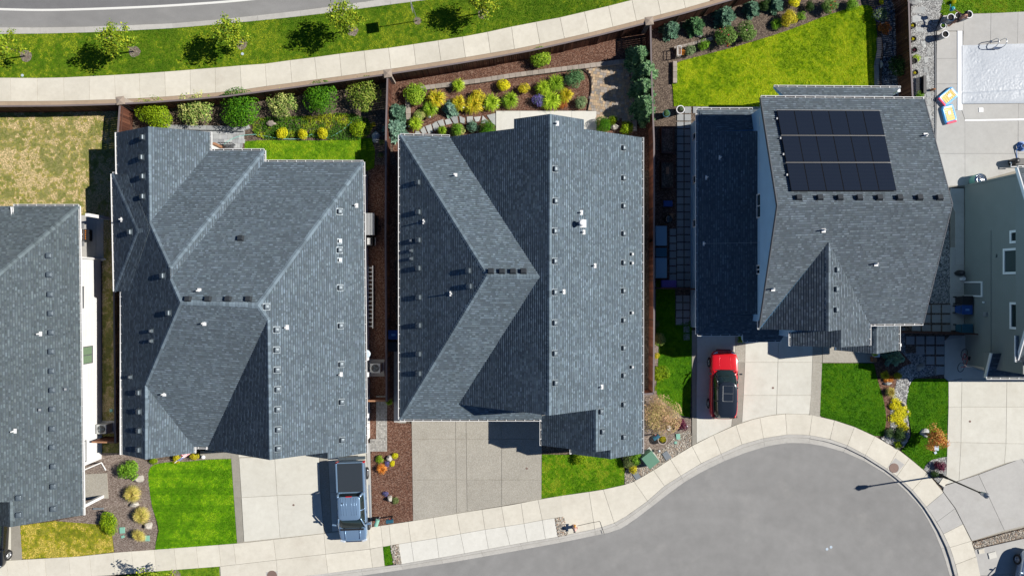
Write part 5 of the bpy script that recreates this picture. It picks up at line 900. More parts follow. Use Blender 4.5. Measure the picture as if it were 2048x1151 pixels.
PAL = {'lime': [(.16, .25, .008), (.24, .33, .012), (.10, .19, .008)], 'green': [(.055, .17, .008), (.09, .23, .01), (.035, .12, .008)], 'yellow': [(.50, .48, .015), (.62, .56, .02), (.34, .38, .015)],
       'variegated': [(.36, .38, .13), (.48, .48, .2), (.14, .24, .05), (.28, .34, .1)], 'pieris': [(.10, .18, .02), (.17, .25, .03), (.26, .3, .07), (.06, .12, .015)], 'blue': [(.10, .19, .15), (.15, .26, .20), (.06, .13, .10)], 'bluegrey': [(.17, .28, .25), (.25, .38, .33), (.10, .19, .17)],
       'conifer': [(.07, .16, .075), (.11, .22, .10), (.045, .11, .055)], 'hedge': [(.11, .22, .12), (.17, .30, .16), (.07, .15, .08), (.22, .33, .2)], 'hosta': [(.20, .32, .02), (.30, .42, .04), (.13, .24, .02)], 'chartreuse': [(.30, .42, .03), (.42, .52, .05), (.20, .32, .02)], 'gold': [(.50, .38, .02), (.40, .38, .02), (.55, .45, .05), (.25, .3, .02)],
       'dark': [(.03, .07, .02), (.05, .10, .025), (.02, .045, .015)], 'sage': [(.14, .2, .11), (.2, .27, .15), (.09, .14, .07)], 'lavender': [(.10, .08, .30), (.16, .13, .42), (.08, .12, .07)], 'olive': [(.12, .16, .06), (.18, .22, .09), (.08, .11, .04)],
       'straw': [(.50, .40, .16), (.60, .48, .22), (.38, .33, .08), (.32, .34, .06)], 'pink': [(.44, .27, .2), (.54, .36, .27), (.40, .31, .17), (.34, .3, .13)], 'orange': [(.55, .22, .04), (.62, .30, .07), (.45, .15, .04)], 'maple': [(.50, .24, .08), (.58, .33, .13), (.46, .17, .06), (.55, .4, .12)], 'rust': [(.33, .11, .03), (.42, .16, .05), (.24, .07, .02)], 'plum': [(.10, .02, .05), (.15, .03, .07), (.06, .015, .035)],
       'tree': [(.16, .25, .018), (.25, .33, .025), (.10, .18, .015), (.36, .38, .03)], 'fern': [(.13, .28, .02), (.2, .36, .04), (.09, .2, .015)], 'rose': [(.07, .16, .03), (.11, .2, .05), (.16, .24, .07)], 'brightyellow': [(.72, .52, .01), (.8, .62, .02), (.5, .45, .02)]}
PAL = {k_: [(min(.85, a_*1.3), min(.85, b_*1.3), c_*1.1) for a_, b_, c_ in v_] for k_, v_ in PAL.items()}
def plant(kind, pal, u, v, r, label, h=None, cat='shrub', group=None, lift=.0, var=0, name=None, base=.07, sq=1.0):
    """u,v: where the middle of the plant shows; r: radius in photo pixels; h: height in metres"""
    rad = r*.0357; unit_h = {'globe': 1.55, 'loose': 1.65, 'airy': 1.55, 'fine': 1.45, 'ball': 1.55, 'low': .75, 'fountain': .8, 'plume': .8, 'conifer': 2.5, 'juniper': 1.6, 'spruce': 2.1}[kind]
    h = h or rad*{'globe': 1.75, 'loose': 1.7, 'airy': 1.6, 'fine': 1.2, 'ball': 1.6, 'low': .7, 'fountain': .8, 'plume': 1.0, 'conifer': 2.4, 'juniper': 1.1, 'spruce': 2.2}[kind]
    c = P(u, v, base+h*.55 if kind not in ('conifer', 'spruce', 'fountain', 'plume') else base+h*.3); rad *= (HC-h*.5)/HC
    nm = name or {'globe': 'globe_shrub', 'loose': 'leafy_shrub', 'airy': 'airy_shrub', 'fine': 'feathery_bush', 'ball': 'ball_shrub', 'low': 'ground_cover_plant', 'fountain': 'leafy_perennial', 'plume': 'ornamental_grass', 'conifer': 'conifer', 'juniper': 'juniper', 'spruce': 'blue_spruce'}[kind]
    o = link(nm, proto((kind, pal, var))); o.location = (c.x, c.y, base-.02); o.rotation_euler = (0, 0, random.uniform(0, 6.28)); o.scale = (rad, rad*sq, h/unit_h)
    WT[o] = Vector(o.location); tag(o, label, cat, group)
    if kind in ('globe', 'loose', 'airy', 'conifer', 'juniper', 'spruce') and r > 11:
        st = MB()
        for k in range(4 if kind != 'conifer' else 1): a_ = k*1.6; st.tube([(0, 0, -.05), (.12*math.cos(a_), .12*math.sin(a_), unit_h*.3), (.32*math.cos(a_), .32*math.sin(a_), unit_h*.62)], [.06, .045, .02], 6)
        st = st.build('stem', M['trunk_bark'], o, local=True)
    return o
def blossoms(o, cols, n, size, zr=(.5, 1.0), spread=.9):
    """flower heads on a plant object (in its own unit space)"""
    rng = np.random.default_rng(n+int(size*1000)); d = unit(rng.normal(size=(n, 3))); d[:, 2] = np.abs(d[:, 2]); hz = 1.5; pos = np.stack([d[:, 0]*spread, d[:, 1]*spread, (.5+.5*d[:, 2])*hz*rng.uniform(zr[0], zr[1], n)], 1)
    V, C = [], []
    for k in range(3): V.append(leaf_cards(pos, unit(d+rng.normal(size=(n, 3))*.3+np.array([0, 0, .7])), np.full(n, size), .9, rng)); C.append(np.array(cols)[rng.integers(0, len(cols), n)])
    b = link('blossoms', tri_mesh('blossoms', np.concatenate(V), np.concatenate(C), 'petal', nv=4), o); stuff(b); return b
# young street trees along the verge
def street_tree(base_px, h, cr, label, seed, lean=0.0, bare=False):
    rng = np.random.default_rng(seed); rnd = random.Random(seed); c = P(*base_px, .1); r = empty('street_tree', c); tag(r, label, 'tree')
    t = MB(); top = Vector((lean, 0, h*.86)); pts = [Vector((0, 0, -.1)), Vector((lean*.2+.02, .02, h*.25)), Vector((lean*.5, -.02, h*.5)), top]; t.tube(pts, [.055, .045, .034, .012], 8)
    tips = []
    for k in range(13):
        f = .42+.5*k/13; b0 = top*f+Vector((0, 0, h*.02)); a_ = k*2.4+rnd.uniform(-.3, .3); l = cr*(1.1-.6*(f-.42)/.5)*rnd.uniform(.75, 1.1); tip = b0+Vector((math.cos(a_)*l, math.sin(a_)*l, l*rnd.uniform(.35, .8))); mid = b0.lerp(tip, .5)+Vector((0, 0, -.04)); t.tube([b0, mid, tip], [.018, .012, .005], 5); tips += [tip, mid.lerp(tip, .4), mid]
    t.build('trunk', M['trunk_bark'], r, local=True)
    T = np.array([tuple(q) for q in tips]); n = 2200; k = rng.integers(0, len(T), n); pos = T[k]+rng.normal(size=(n, 3))*np.array([.17, .17, .14]); V = leaf_cards(pos, unit(rng.normal(size=(n, 3))*.6+np.array([0, 0, .8])), .13*(.6+.7*rng.random(n)), .75, rng)
    C = np.array(PAL['tree']); col = C[rng.integers(0, len(C), n)]*(.75+.5*rng.random((n, 1))); link('crown', tri_mesh('crown', V, col, 'leaf', nv=4), r)
    mu = MB(); ring = [c+Vector((math.cos(a_)*.42*rnd.uniform(.85, 1.1), math.sin(a_)*.42*rnd.uniform(.85, 1.1), 0)) for a_ in np.linspace(0, 6.0, 14)]; mu.prism(ring, .05, .115+.001*seed % .004); structure(mu.build('mulch_ring', M['grey_mulch']))
street_tree((53, 112), 3.7, 1.1, 'young street tree leaning over the verge at its far end', 3, -.25)
street_tree((269, 103), 3.5, 1.0, 'young street tree with bare pale twigs on the verge', 5, -.1)
street_tree((483, 89), 3.4, 1.05, 'young bushy street tree by the small white sprinkler', 8)
street_tree((705, 61), 3.7, 1.1, 'tall young street tree beside the signpost on the verge', 11, .05)
street_tree((966, 27), 3.2, 1.0, 'young street tree on the verge beyond the signpost', 14)
street_tree((350, 1150), 3.5, 1.45, 'young street tree casting leafy shade on the bottom pavement', 17)
# H2 back garden
plant('globe', 'lime', 305, 224, 41, 'lime-green globe shrub beside the square fence pillar', 1.7, sq=.72)
plant('airy', 'variegated', 391, 216, 36, 'cream variegated shrub between the lime and the green globe shrubs', 1.7)
plant('globe', 'green', 478, 216, 41, 'largest round green globe shrub above the grey patio', 1.8, sq=.95)
plant('airy', 'variegated', 564, 206, 30, 'small cream variegated shrub between the two green globe shrubs', 1.5)
plant('globe', 'green', 641, 195, 34, 'egg-shaped green globe shrub between two variegated shrubs', 1.8, var=1)
plant('airy', 'pieris', 727, 187, 35, 'leafy yellow-green shrub next to the middle fence pillar', 1.7)
for k, (u, v, r, l) in enumerate(((562, 265, 12.5, 'yellow ball shrub nearest the oval boulder'), (607, 267, 11, 'smallest yellow ball shrub in the ground cover row'), (647, 265, 12, 'yellow ball shrub where the teal hose bends'), (717, 256, 17, 'loose yellow-green ball shrub at the shady end of the hose'))): plant('ball', 'yellow' if k < 3 else 'lime', u, v, r, l, .65)
plant('ball', 'gold', 746, 250, 6, 'tiny yellow shrub in the fence shade', .35); plant('ball', 'olive', 763, 285, 6, 'tiny olive shrub by the fence foot', .35); plant('ball', 'olive', 760, 310, 6, 'tiny olive shrub by the bark path entrance', .35)
def ground_cover(px, label, cols, n=5200, name='ground_cover'):
    poly = [(p.x, p.y) for p in pix(px, .1)]; a_ = np.array(poly); lo, hi = a_.min(0), a_.max(0); xy = lo+RNG.random((n, 2))*(hi-lo); xy = xy[inside(poly, xy)]; n = len(xy); f = fbm(xy+7, .9); t = np.clip((f-.35)/.3, 0, .999)
    pos = np.c_[xy, .08+.2*RNG.random(n)*(.4+f)]; V = leaf_cards(pos, unit(RNG.normal(size=(n, 3))*.5+np.array([0, 0, 1])), .09*(.6+.8*RNG.random(n)), .7, RNG); C = np.array(cols)[(t*len(cols)).astype(int)]*(.7+.6*RNG.random((n, 1)))
    o = link(name, tri_mesh(name, V, C, 'leaf', nv=4)); stuff(o); o['label'] = label; o['category'] = 'ground cover'
ground_cover(smooth_px([(508, 240), (550, 234), (620, 232), (690, 226), (735, 238), (743, 262), (720, 280), (660, 279), (600, 274), (540, 279), (510, 268)], 4, True), 'low yellow-green ground cover around the yellow ball shrubs', [(.06, .16, .012), (.10, .21, .012), (.22, .32, .02), (.33, .38, .02)], 9000)
# H3 back garden
plant('juniper', 'blue', 792, 225, 23, 'upright blue-green juniper by the side fence above the bungalow', 1.2, cat='juniper'); plant('juniper', 'bluegrey', 789, 256, 27, 'silvery blue juniper touching the bungalow gutter corner', 1.1, cat='juniper')
H3P = [('loose', 'hosta', 830, 186, 21, 'large leafy green shrub at the corner of the block edging'), ('fountain', 'chartreuse', 917, 172, 13, 'upright yellow-green perennial on the block edging'), ('fountain', 'gold', 873, 199, 18, 'gold-tipped perennial behind the corner leafy shrub'), ('fountain', 'hosta', 861, 219, 15, 'green perennial clump next to the gold-tipped one'), ('ball', 'variegated', 840, 231, 11, 'small cream shrub by the flagstones'), ('fountain', 'chartreuse', 832, 248, 14, 'yellow-green perennial beside the white downpipe'),
       ('juniper', 'bluegrey', 902, 216, 17, 'grey-blue mound in the middle of the bark garden'), ('fountain', 'gold', 917, 208, 15, 'gold perennial hugging the grey-blue mound'), ('ball', 'gold', 956, 193, 13, 'round gold shrub in the bark garden centre'), ('fountain', 'gold', 947, 212, 18, 'orange-gold perennial below the round gold shrub'), ('fountain', 'chartreuse', 983, 207, 17, 'yellow-green perennial right of the orange-gold one'), ('ball', 'yellow', 1007, 173, 13, 'yellow ball shrub just inside the block edging'), ('fountain', 'hosta', 1020, 202, 16, 'green perennial beside a white rock'), ('ball', 'gold', 1048, 178, 11, 'small gold shrub between the yellow ball and the chartreuse clump'),
       ('fountain', 'chartreuse', 1086, 177, 15, 'chartreuse clump next to the purple lavender'), ('fountain', 'hosta', 1111, 168, 17, 'bright clump next to the grey rock'), ('fountain', 'chartreuse', 1102, 202, 20, 'largest bright fountain clump in the bark garden'), ('fountain', 'gold', 1131, 192, 14, 'gold-green clump between the bright fountain and the grey rock'), ('ball', 'lavender', 1077, 203, 13, 'purple lavender mound in the bark garden'), ('loose', 'conifer', 1150, 156, 18, 'dark green rosemary-like bush by the paved patio curve'), ('ball', 'sage', 1161, 204, 12, 'grey-green ball by the curve of the paved patio'),
       ('loose', 'hosta', 1080, 115, 19, 'tall leafy shrub against the back fence'), ('low', 'rust', 1124, 208, 10, 'low dry brown plant in the bark garden'), ('loose', 'fern', 914, 258, 11, 'green perennial between flagstones and gutter'), ('low', 'variegated', 915, 263, 14, 'variegated clump at the bungalow eave'), ('ball', 'blue', 947, 253, 12, 'blue-green mound below the flagstones'), ('globe', 'green', 974, 257, 16, 'clipped green dome at the end of the flagstones'), ('fountain', 'hosta', 884, 262, 9, 'small perennial at the flagstone start'),
       ('globe', 'green', 1206, 249, 15, 'clipped green dome beside the white patio'), ('ball', 'lime', 1227, 240, 9, 'small yellow-green shrub between dome and white rock'), ('ball', 'lime', 1252, 256, 13, 'yellow-green ball in the bed corner of the paved patio')]
for kd, pl, u, v, r, l in H3P: plant(kd, pl, u, v, r*(1.18 if kd == 'fountain' else 1.08), l, {'fountain': .6, 'ball': .65, 'loose': 1.0}.get(kd))
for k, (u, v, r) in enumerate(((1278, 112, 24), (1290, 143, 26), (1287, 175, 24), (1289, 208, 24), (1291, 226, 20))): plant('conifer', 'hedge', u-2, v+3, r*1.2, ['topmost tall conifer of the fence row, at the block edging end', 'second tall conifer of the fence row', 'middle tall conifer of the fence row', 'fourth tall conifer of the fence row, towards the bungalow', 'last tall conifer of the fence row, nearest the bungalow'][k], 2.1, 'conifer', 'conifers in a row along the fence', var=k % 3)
# H4 back garden
H4P = [('juniper', 'blue', 1341, 57, 23, 'blue-green shrub nearest the fence pillar'), ('juniper', 'conifer', 1391, 50, 23, 'grey-green shrub second from the fence pillar'), ('juniper', 'blue', 1450, 30, 26, 'broad blue-green shrub behind the red roses'), ('juniper', 'blue', 1505, 16, 20, 'blue-green shrub behind the pale roses'), ('loose', 'dark', 1530, 10, 12, 'dark shrub next to the fence behind the roses'), ('loose', 'rose', 1451, 72, 21, 'rose bush with red and pink flowers'), ('loose', 'rose', 1493, 62, 20, 'rose bush with pale pink flowers'), ('ball', 'fern', 1409, 91, 12, 'small bright green shrub by the lawn edge'), ('ball', 'orange', 1364, 103, 7, 'small orange plant beside the white planter'), ('ball', 'sage', 1380, 100, 11, 'grey lavender-like mound by the lawn corner'),
       ('loose', 'rose', 1660, 10, 16, 'rose bush with orange-red flowers at the lawn top'), ('ball', 'fern', 1703, 8, 13, 'bright green shrub beside the orange-red rose'), ('fountain', 'fern', 1552, 49, 13, 'green fern clump at the lawn edge'), ('loose', 'gold', 1578, 36, 17, 'bronze and green shrub in the top bed'), ('ball', 'fern', 1602, 34, 10, 'small green shrub next to the bronze one'), ('juniper', 'blue', 1552, 8, 20, 'blue-grey shrub in the top bed corner'), ('ball', 'yellow', 1586, 3, 14, 'yellow-green shrub against the top fence'), ('ball', 'sage', 1762, 27, 15, 'lavender bush at the corner of the big lawn'), ('ball', 'rust', 1770, 57, 13, 'rusty red shrub in the dark pebble bed'), ('loose', 'dark', 1796, 132, 20, 'dark shrub in the shade by the back fence'), ('ball', 'yellow', 1762, 4, 6, 'tiny yellow plant by the lavender'), ('loose', 'dark', 1620, 12, 10, 'small dark shrub in the top bed')]
HP = {}
for kd, pl, u, v, r, l in H4P: HP[l] = plant(kd, pl, u, v, r, l)
blossoms(HP['rose bush with red and pink flowers'], [(.8, .03, .06), (.85, .08, .12), (.8, .3, .35), (.75, .15, .02)], 26, .17); blossoms(HP['rose bush with pale pink flowers'], [(.8, .45, .5), (.85, .65, .6), (.75, .3, .35)], 30, .13); blossoms(HP['rose bush with orange-red flowers at the lawn top'], [(.8, .12, .03), (.75, .05, .05)], 22, .16); blossoms(HP['lavender bush at the corner of the big lawn'], [(.16, .12, .5), (.22, .18, .6)], 120, .12, spread=1.0)
# pool side, front gardens
for u, v, r, l, pl in ((1833, 117, 8, 'yellow-green plant in a pot by the dark fence', 'chartreuse'), (1842, 190, 9, 'bright green fern beside the pool-side trellis', 'fern'), (1907, 3, 5, 'small yellow plant at the edge of the top gravel', 'yellow')): plant('ball', pl, u, v, r, l, .4)
plant('loose', 'fern', 257, 940, 21, 'round bright green shrub beside the large pale boulder', 1.1); plant('loose', 'lime', 218, 1046, 24, 'yellow-green spreading shrub at the dull lawn corner', .9, sq=.7)
for k, (u, v, r, l) in enumerate(((268, 985, 19, 'straw-coloured ornamental grass below the large pale boulder'), (286, 1028, 19, 'straw-coloured ornamental grass between two boulders'), (281, 1068, 17, 'smallest straw-coloured ornamental grass by the green valve lid'))): plant('plume', 'straw', u, v, r, l, .75, 'ornamental grass', var=k, sq=1.0 if k < 2 else .65)
plant('ball', 'gold', 352, 917, 9, 'yellow shrub under the flag bungalow eave', .5); plant('ball', 'gold', 389, 913, 9, 'yellow shrub right under the flag', .5); plant('low', 'lime', 306, 921, 8, 'low yellow-green plant below the bungalow corner', .35)
FR = [('low', 'hosta', 760, 919, 9, 'green perennial in the bark bed beside the pickup', .35), ('ball', 'yellow', 789, 910, 7, 'yellow-green flowering plant in the bark bed', .35), ('fountain', 'orange', 764, 936, 12, 'spiky orange plant in the bark bed by the pickup', .45), ('ball', 'brightyellow', 785, 926, 6, 'small bright yellow flowers in the bark bed', .3), ('ball', 'lavender', 775, 927, 6, 'small purple flowers beside the pale rock', .3), ('ball', 'lavender', 771, 988, 6, 'purple flowers beside the bark bed rock', .3), ('ball', 'olive', 789, 1000, 8, 'dull green plant beside the bark bed rock', .3),
      ('ball', 'lime', 1160, 914, 14, 'yellow-green shrub at the bungalow corner above the front lawn', .6), ('loose', 'olive', 1259, 921, 14, 'olive shrub beside the green utility box', .7), ('loose', 'fern', 1271, 916, 13, 'bright green shrub touching the green utility box', .8), ('ball', 'gold', 1267, 937, 10, 'orange-yellow ball plant below the utility box shrubs', .5), ('fine', 'pink', 1321, 829, 41, 'large pink feathery ornamental bush by the green side lawn', 1.5),
      ('ball', 'olive', 1313, 647, 8, 'small shrub in the shade along the brown fence', .5), ('loose', 'variegated', 1318, 678, 13, 'pale shrub along the brown fence by the side lawn', .8), ('ball', 'gold', 1313, 712, 7, 'small gold plant along the brown fence', .4), ('loose', 'lime', 1322, 747, 17, 'largest yellow-green shrub along the brown fence', .8), ('low', 'lime', 1311, 776, 6, 'tiny yellow-green plant at the fence end', .3), ('ball', 'plum', 1362, 848, 14, 'dark plum coloured plant near the driveway corner', .6),
      ('spruce', 'bluegrey', 1788, 715, 21, 'blue spruce beside the small porch roof', 1.6), ('fountain', 'gold', 1768, 749, 10, 'gold-green clump below the blue spruce', .4), ('low', 'orange', 1778, 758, 10, 'orange and green plant below the gold-green clump', .3), ('ball', 'gold', 1796, 750, 8, 'yellow flowers below the blue spruce', .3), ('fountain', 'straw', 1779, 783, 11, 'pale yucca-like rosette in the bark bed', .4), ('low', 'brightyellow', 1792, 806, 14, 'yellow-orange flowering mat in the upper creek bed', .3), ('low', 'yellow', 1806, 824, 16, 'yellow-green mat beside the white creek rocks', .25), ('low', 'brightyellow', 1793, 835, 16, 'largest bright yellow flowering mat in the creek bed', .3), ('low', 'brightyellow', 1807, 853, 12, 'lowest yellow flowering mat in the creek bed', .25),
      ('fountain', 'sage', 1778, 865, 11, 'pale rosette near the curved pavement', .4), ('loose', 'dark', 1800, 868, 14, 'dark green shrub at the lower creek bed', .7), ('low', 'lime', 1797, 888, 9, 'yellow-green plant next to the curved pavement', .25), ('airy', 'maple', 1870, 873, 27, 'orange-leaved small maple over the fan lawn', 2.2), ('ball', 'plum', 1881, 932, 12, 'dark plum shrub beside the street lamp', .6), ('ball', 'dark', 1870, 948, 8, 'dark low plant at the street lamp foot', .4), ('low', 'gold', 1757, 707, 5, 'small porch plant in the white box', .3)]
for kd, pl, u, v, r, l, h in FR: HP[l] = plant(kd, pl, u, v, r, l, h)
plant('loose', 'fern', 1482, 678, 8, 'green plant in the corner beside the red car driveway', .6); plant('fountain', 'hosta', 779, 802, 8, 'green plant at the gate by the bark path', .5)
plant('ball', 'chartreuse', 1751, 707, 6, 'bright green plant in the white porch box', .35, base=.4)
# ------------------------------------------------------------------ ROCKS AND EDGING
def rock(u, v, rx, ry, label, h=.3, seed=0, rz=0.0, m='boulder'):
    bm = bmesh.new(); bmesh.ops.create_icosphere(bm, subdivisions=2, radius=1); rnd = random.Random(seed+int(u*7+v))
    for q in bm.verts:
        n = q.co.normalized(); f = 1+.22*math.sin(n.x*3+seed)*math.cos(n.y*4+seed*2)+rnd.uniform(-.1, .1); q.co = Vector((q.co.x*rx*.0357*f, q.co.y*ry*.0357*f, max(-.3, q.co.z*f)*h))
    bmesh.ops.rotate(bm, verts=bm.verts, cent=(0, 0, 0), matrix=Matrix.Rotation(rz, 3, 'Z')); me = bpy.data.meshes.new('boulder'); bm.to_mesh(me); bm.free(); me.materials.append(M[m]); o = link('boulder', me); o.location = P(u, v, .07+h*.2); return tag(o, label, 'rock')
rock(543, 247, 9.5, 5.5, 'oval pinkish boulder in the ground cover', .3, 2, m='block_grey'); rock(277, 956, 12, 7, 'large pale boulder beside the round green shrub', .35, 3); rock(270, 1007, 9, 5.5, 'pale boulder below the upper straw-coloured grass', .3, 4); rock(297, 1050, 9, 8, 'pale boulder beside the middle straw-coloured grass', .3, 5)
rock(1009, 200, 7, 5, 'white rock beside a green perennial in the bark garden', .25, 6); rock(1129, 165, 7.5, 7, 'grey rock in the bark garden beside the rosemary bush', .28, 7); rock(1229, 254, 8, 6, 'white rock between clipped dome and yellow-green ball', .3, 8); rock(911, 259, 6, 5, 'small white rock by the bungalow gutter', .22, 9)
rock(779, 915, 6, 6.5, 'pale rock among the flowers of the bark bed', .28, 10); rock(780, 996, 5, 7, 'pale upright rock in the lower bark bed', .32, 11); rock(1775, 766, 8, 3.5, 'flat dark rock in the bark bed below the spruce', .2, 12, m='flagstone'); rock(1805, 807, 5.5, 5.5, 'white rock in the yellow flower mat', .25, 13); rock(1814, 822, 3, 3, 'small round white stone in the creek bed', .18, 14); rock(1807, 881, 7, 5, 'blue-grey rock near the curved pavement', .25, 15, .6, 'flagstone'); rock(1849, 864, 9, 9, 'grey stone pile under the orange maple', .2, 16, m='flagstone'); rock(1841, 734, 9, 6, 'angular grey rock in the dark side stones', .2, 17, .5, 'flagstone'); rock(752, 275, 8, 12, 'grey rock in the fence shade by the narrow lawn', .3, 18, m='flagstone')
rock(1762, 129, 3, 8, 'dark driftwood-like stone on the lawn edging', .2, 19); rock(1398, 70, 8, 5, 'grey stone under the second blue-green shrub', .15, 20, m='flagstone'); rock(1826, 3, 14, 8, 'large flat rose-grey rock in the top gravel', .25, 21, m='flagstone')
def edging(label, px_path, m, name='block_edging', l=11.2, wpx=9, z=.28, cat='edging'):
    W = [P(u, v, z) for u, v in px_path]; root = empty(name, (W[0].x, W[0].y, 0)); tag(root, label, cat); cum = 0
    for A, B in zip(W, W[1:]):
        e = B-A; L = e.length; e.normalize(); n = max(1, round(L/(l*.0357))); rz = math.atan2(e.y, e.x)
        for i in range(n):
            c = A+e*(L*(i+.5)/n); bevel(MB().box((c.x, c.y, z/2+.02+random.uniform(-.006, .006)), (L/n-.012, wpx*.0357, z), rz+random.uniform(-.02, .02)).build('block', M[m], root), .012)
edging('tan block edging along the back of the bark garden', [(815, 180), (860, 174), (960, 161), (1030, 150), (1100, 141), (1180, 131), (1262, 121)], 'block_grey')
edging('tan block edging along the fence side of the bark garden', [(814, 186), (815, 205), (817, 239)], 'block_grey'); edging('block edging along the conifer side of the paved patio', [(1266, 124), (1268, 180), (1270, 262)], 'block_grey', l=12, wpx=8)
edging('tan block edging at the corner of the big lawn', [(1350, 166), (1350, 122)], 'block_grey', l=11, wpx=8); edging('tan block edging sweeping along the rose bed', [(1348, 96), (1375, 90), (1405, 82), (1425, 76)], 'block_grey', l=11, wpx=6); edging('tan block edging beside the dark pebble bed', [(1758, 75), (1759, 100), (1753, 130), (1754, 172)], 'block_grey', l=13, wpx=9, z=.16)
edging('rounded pale grey stones edging the grey paved patio', [(335, 254), (385, 255), (440, 256), (487, 258)], 'slate_paver', l=13, wpx=9, z=.3); edging('pale grey stones at the narrow lawn corner', [(484, 258), (498, 253)], 'slate_paver', l=9, wpx=8, z=.2)
b = MB(); b.tube([P(u, v, .12) for u, v in smooth_px([(1164, 138), (1178, 150), (1182, 170), (1180, 195), (1175, 222)], 5)], .03, 6); tag(b.build('bed_edging', M['black_metal']), 'black metal edging curving along the paved patio', 'edging')
# ------------------------------------------------------------------ VEHICLES (built facing +Y, in their own space)
def ring_body(y, w, z0, z1, crown=.03, tuck=.9, shoulder=.06):
    pts = [(tuck*w, z0), (w, z0+.22), (w, z1-.18), (w-shoulder*.4, z1-.05), (w-shoulder*1.6, z1), (w*.45, z1+crown*.8)]
    return [Vector((x, y, z)) for x, z in pts] + [Vector((-x, y, z)) for x, z in pts[::-1]]
def outline(yb, yf, wb, wf, z, bulge_f=.1, bulge_b=.05, n=28, k=.42):
    """closed, round-cornered plan outline at height z (rear yb, front yf)"""
    out = []; m_, h_ = (yb+yf)/2, (yf-yb)/2
    for i in range(n):
        a_ = 2*math.pi*(i+.5)/n; cx = math.copysign(abs(math.cos(a_))**k, math.cos(a_)); cy = math.copysign(abs(math.sin(a_))**k, math.sin(a_)); t = (cy+1)/2
        out.append(Vector((cx*(wb+(wf-wb)*t), m_+cy*h_+(bulge_f if cy > 0 else -bulge_b)*(1-cx*cx)*abs(cy), z)))
    return out
def wheel(parent, x, y, r=.37, w=.25, steer=0.0):
    s = 1 if x > 0 else -1
    t = MB(); n = 24; prof = [(r*.62, -w/2), (r*.94, -w/2), (r, -w/2+.04), (r, w/2-.04), (r*.94, w/2), (r*.62, w/2)]; vs, fs = [], []
    for rr, xx in prof: vs += [Vector((xx, rr*math.cos(2*math.pi*k/n), rr*math.sin(2*math.pi*k/n))) for k in range(n)]
    m_ = len(prof)
    for i in range(m_):
        for k in range(n): fs.append((i*n+k, i*n+(k+1) % n, ((i+1) % m_)*n+(k+1) % n, ((i+1) % m_)*n+k))
    t.add(vs, fs); o = t.build('wheel', M['tyre'], parent, local=True); o.location = (x, y, r); o.rotation_euler = (0, 0, steer)
    rm = MB(); rm.loft([[Vector((s*xx, rr*math.cos(2*math.pi*k/16), rr*math.sin(2*math.pi*k/16))) for k in range(16)] for rr, xx in ((r*.64, w*.2), (r*.64, w*.44), (r*.56, w*.46), (r*.5, w*.36), (r*.12, w*.42))])
    for k in range(5): a_ = k*2*math.pi/5; rm.box((s*w*.44, math.cos(a_)*r*.33, math.sin(a_)*r*.33), (.03, .06, r*.62), M=Matrix.Rotation(-a_, 3, 'X'))
    rm.build('rim', M['rim'], o, local=True)
def subsurf(o, lv=2): q = o.modifiers.new('subsurf', 'SUBSURF'); q.levels = lv; q.render_levels = lv; return o
def car_root(name, label, px, z, rz, cat): c = P(px[0], px[1], z); r = empty(name, (c.x, c.y, .125), rz); return tag(r, label, cat)
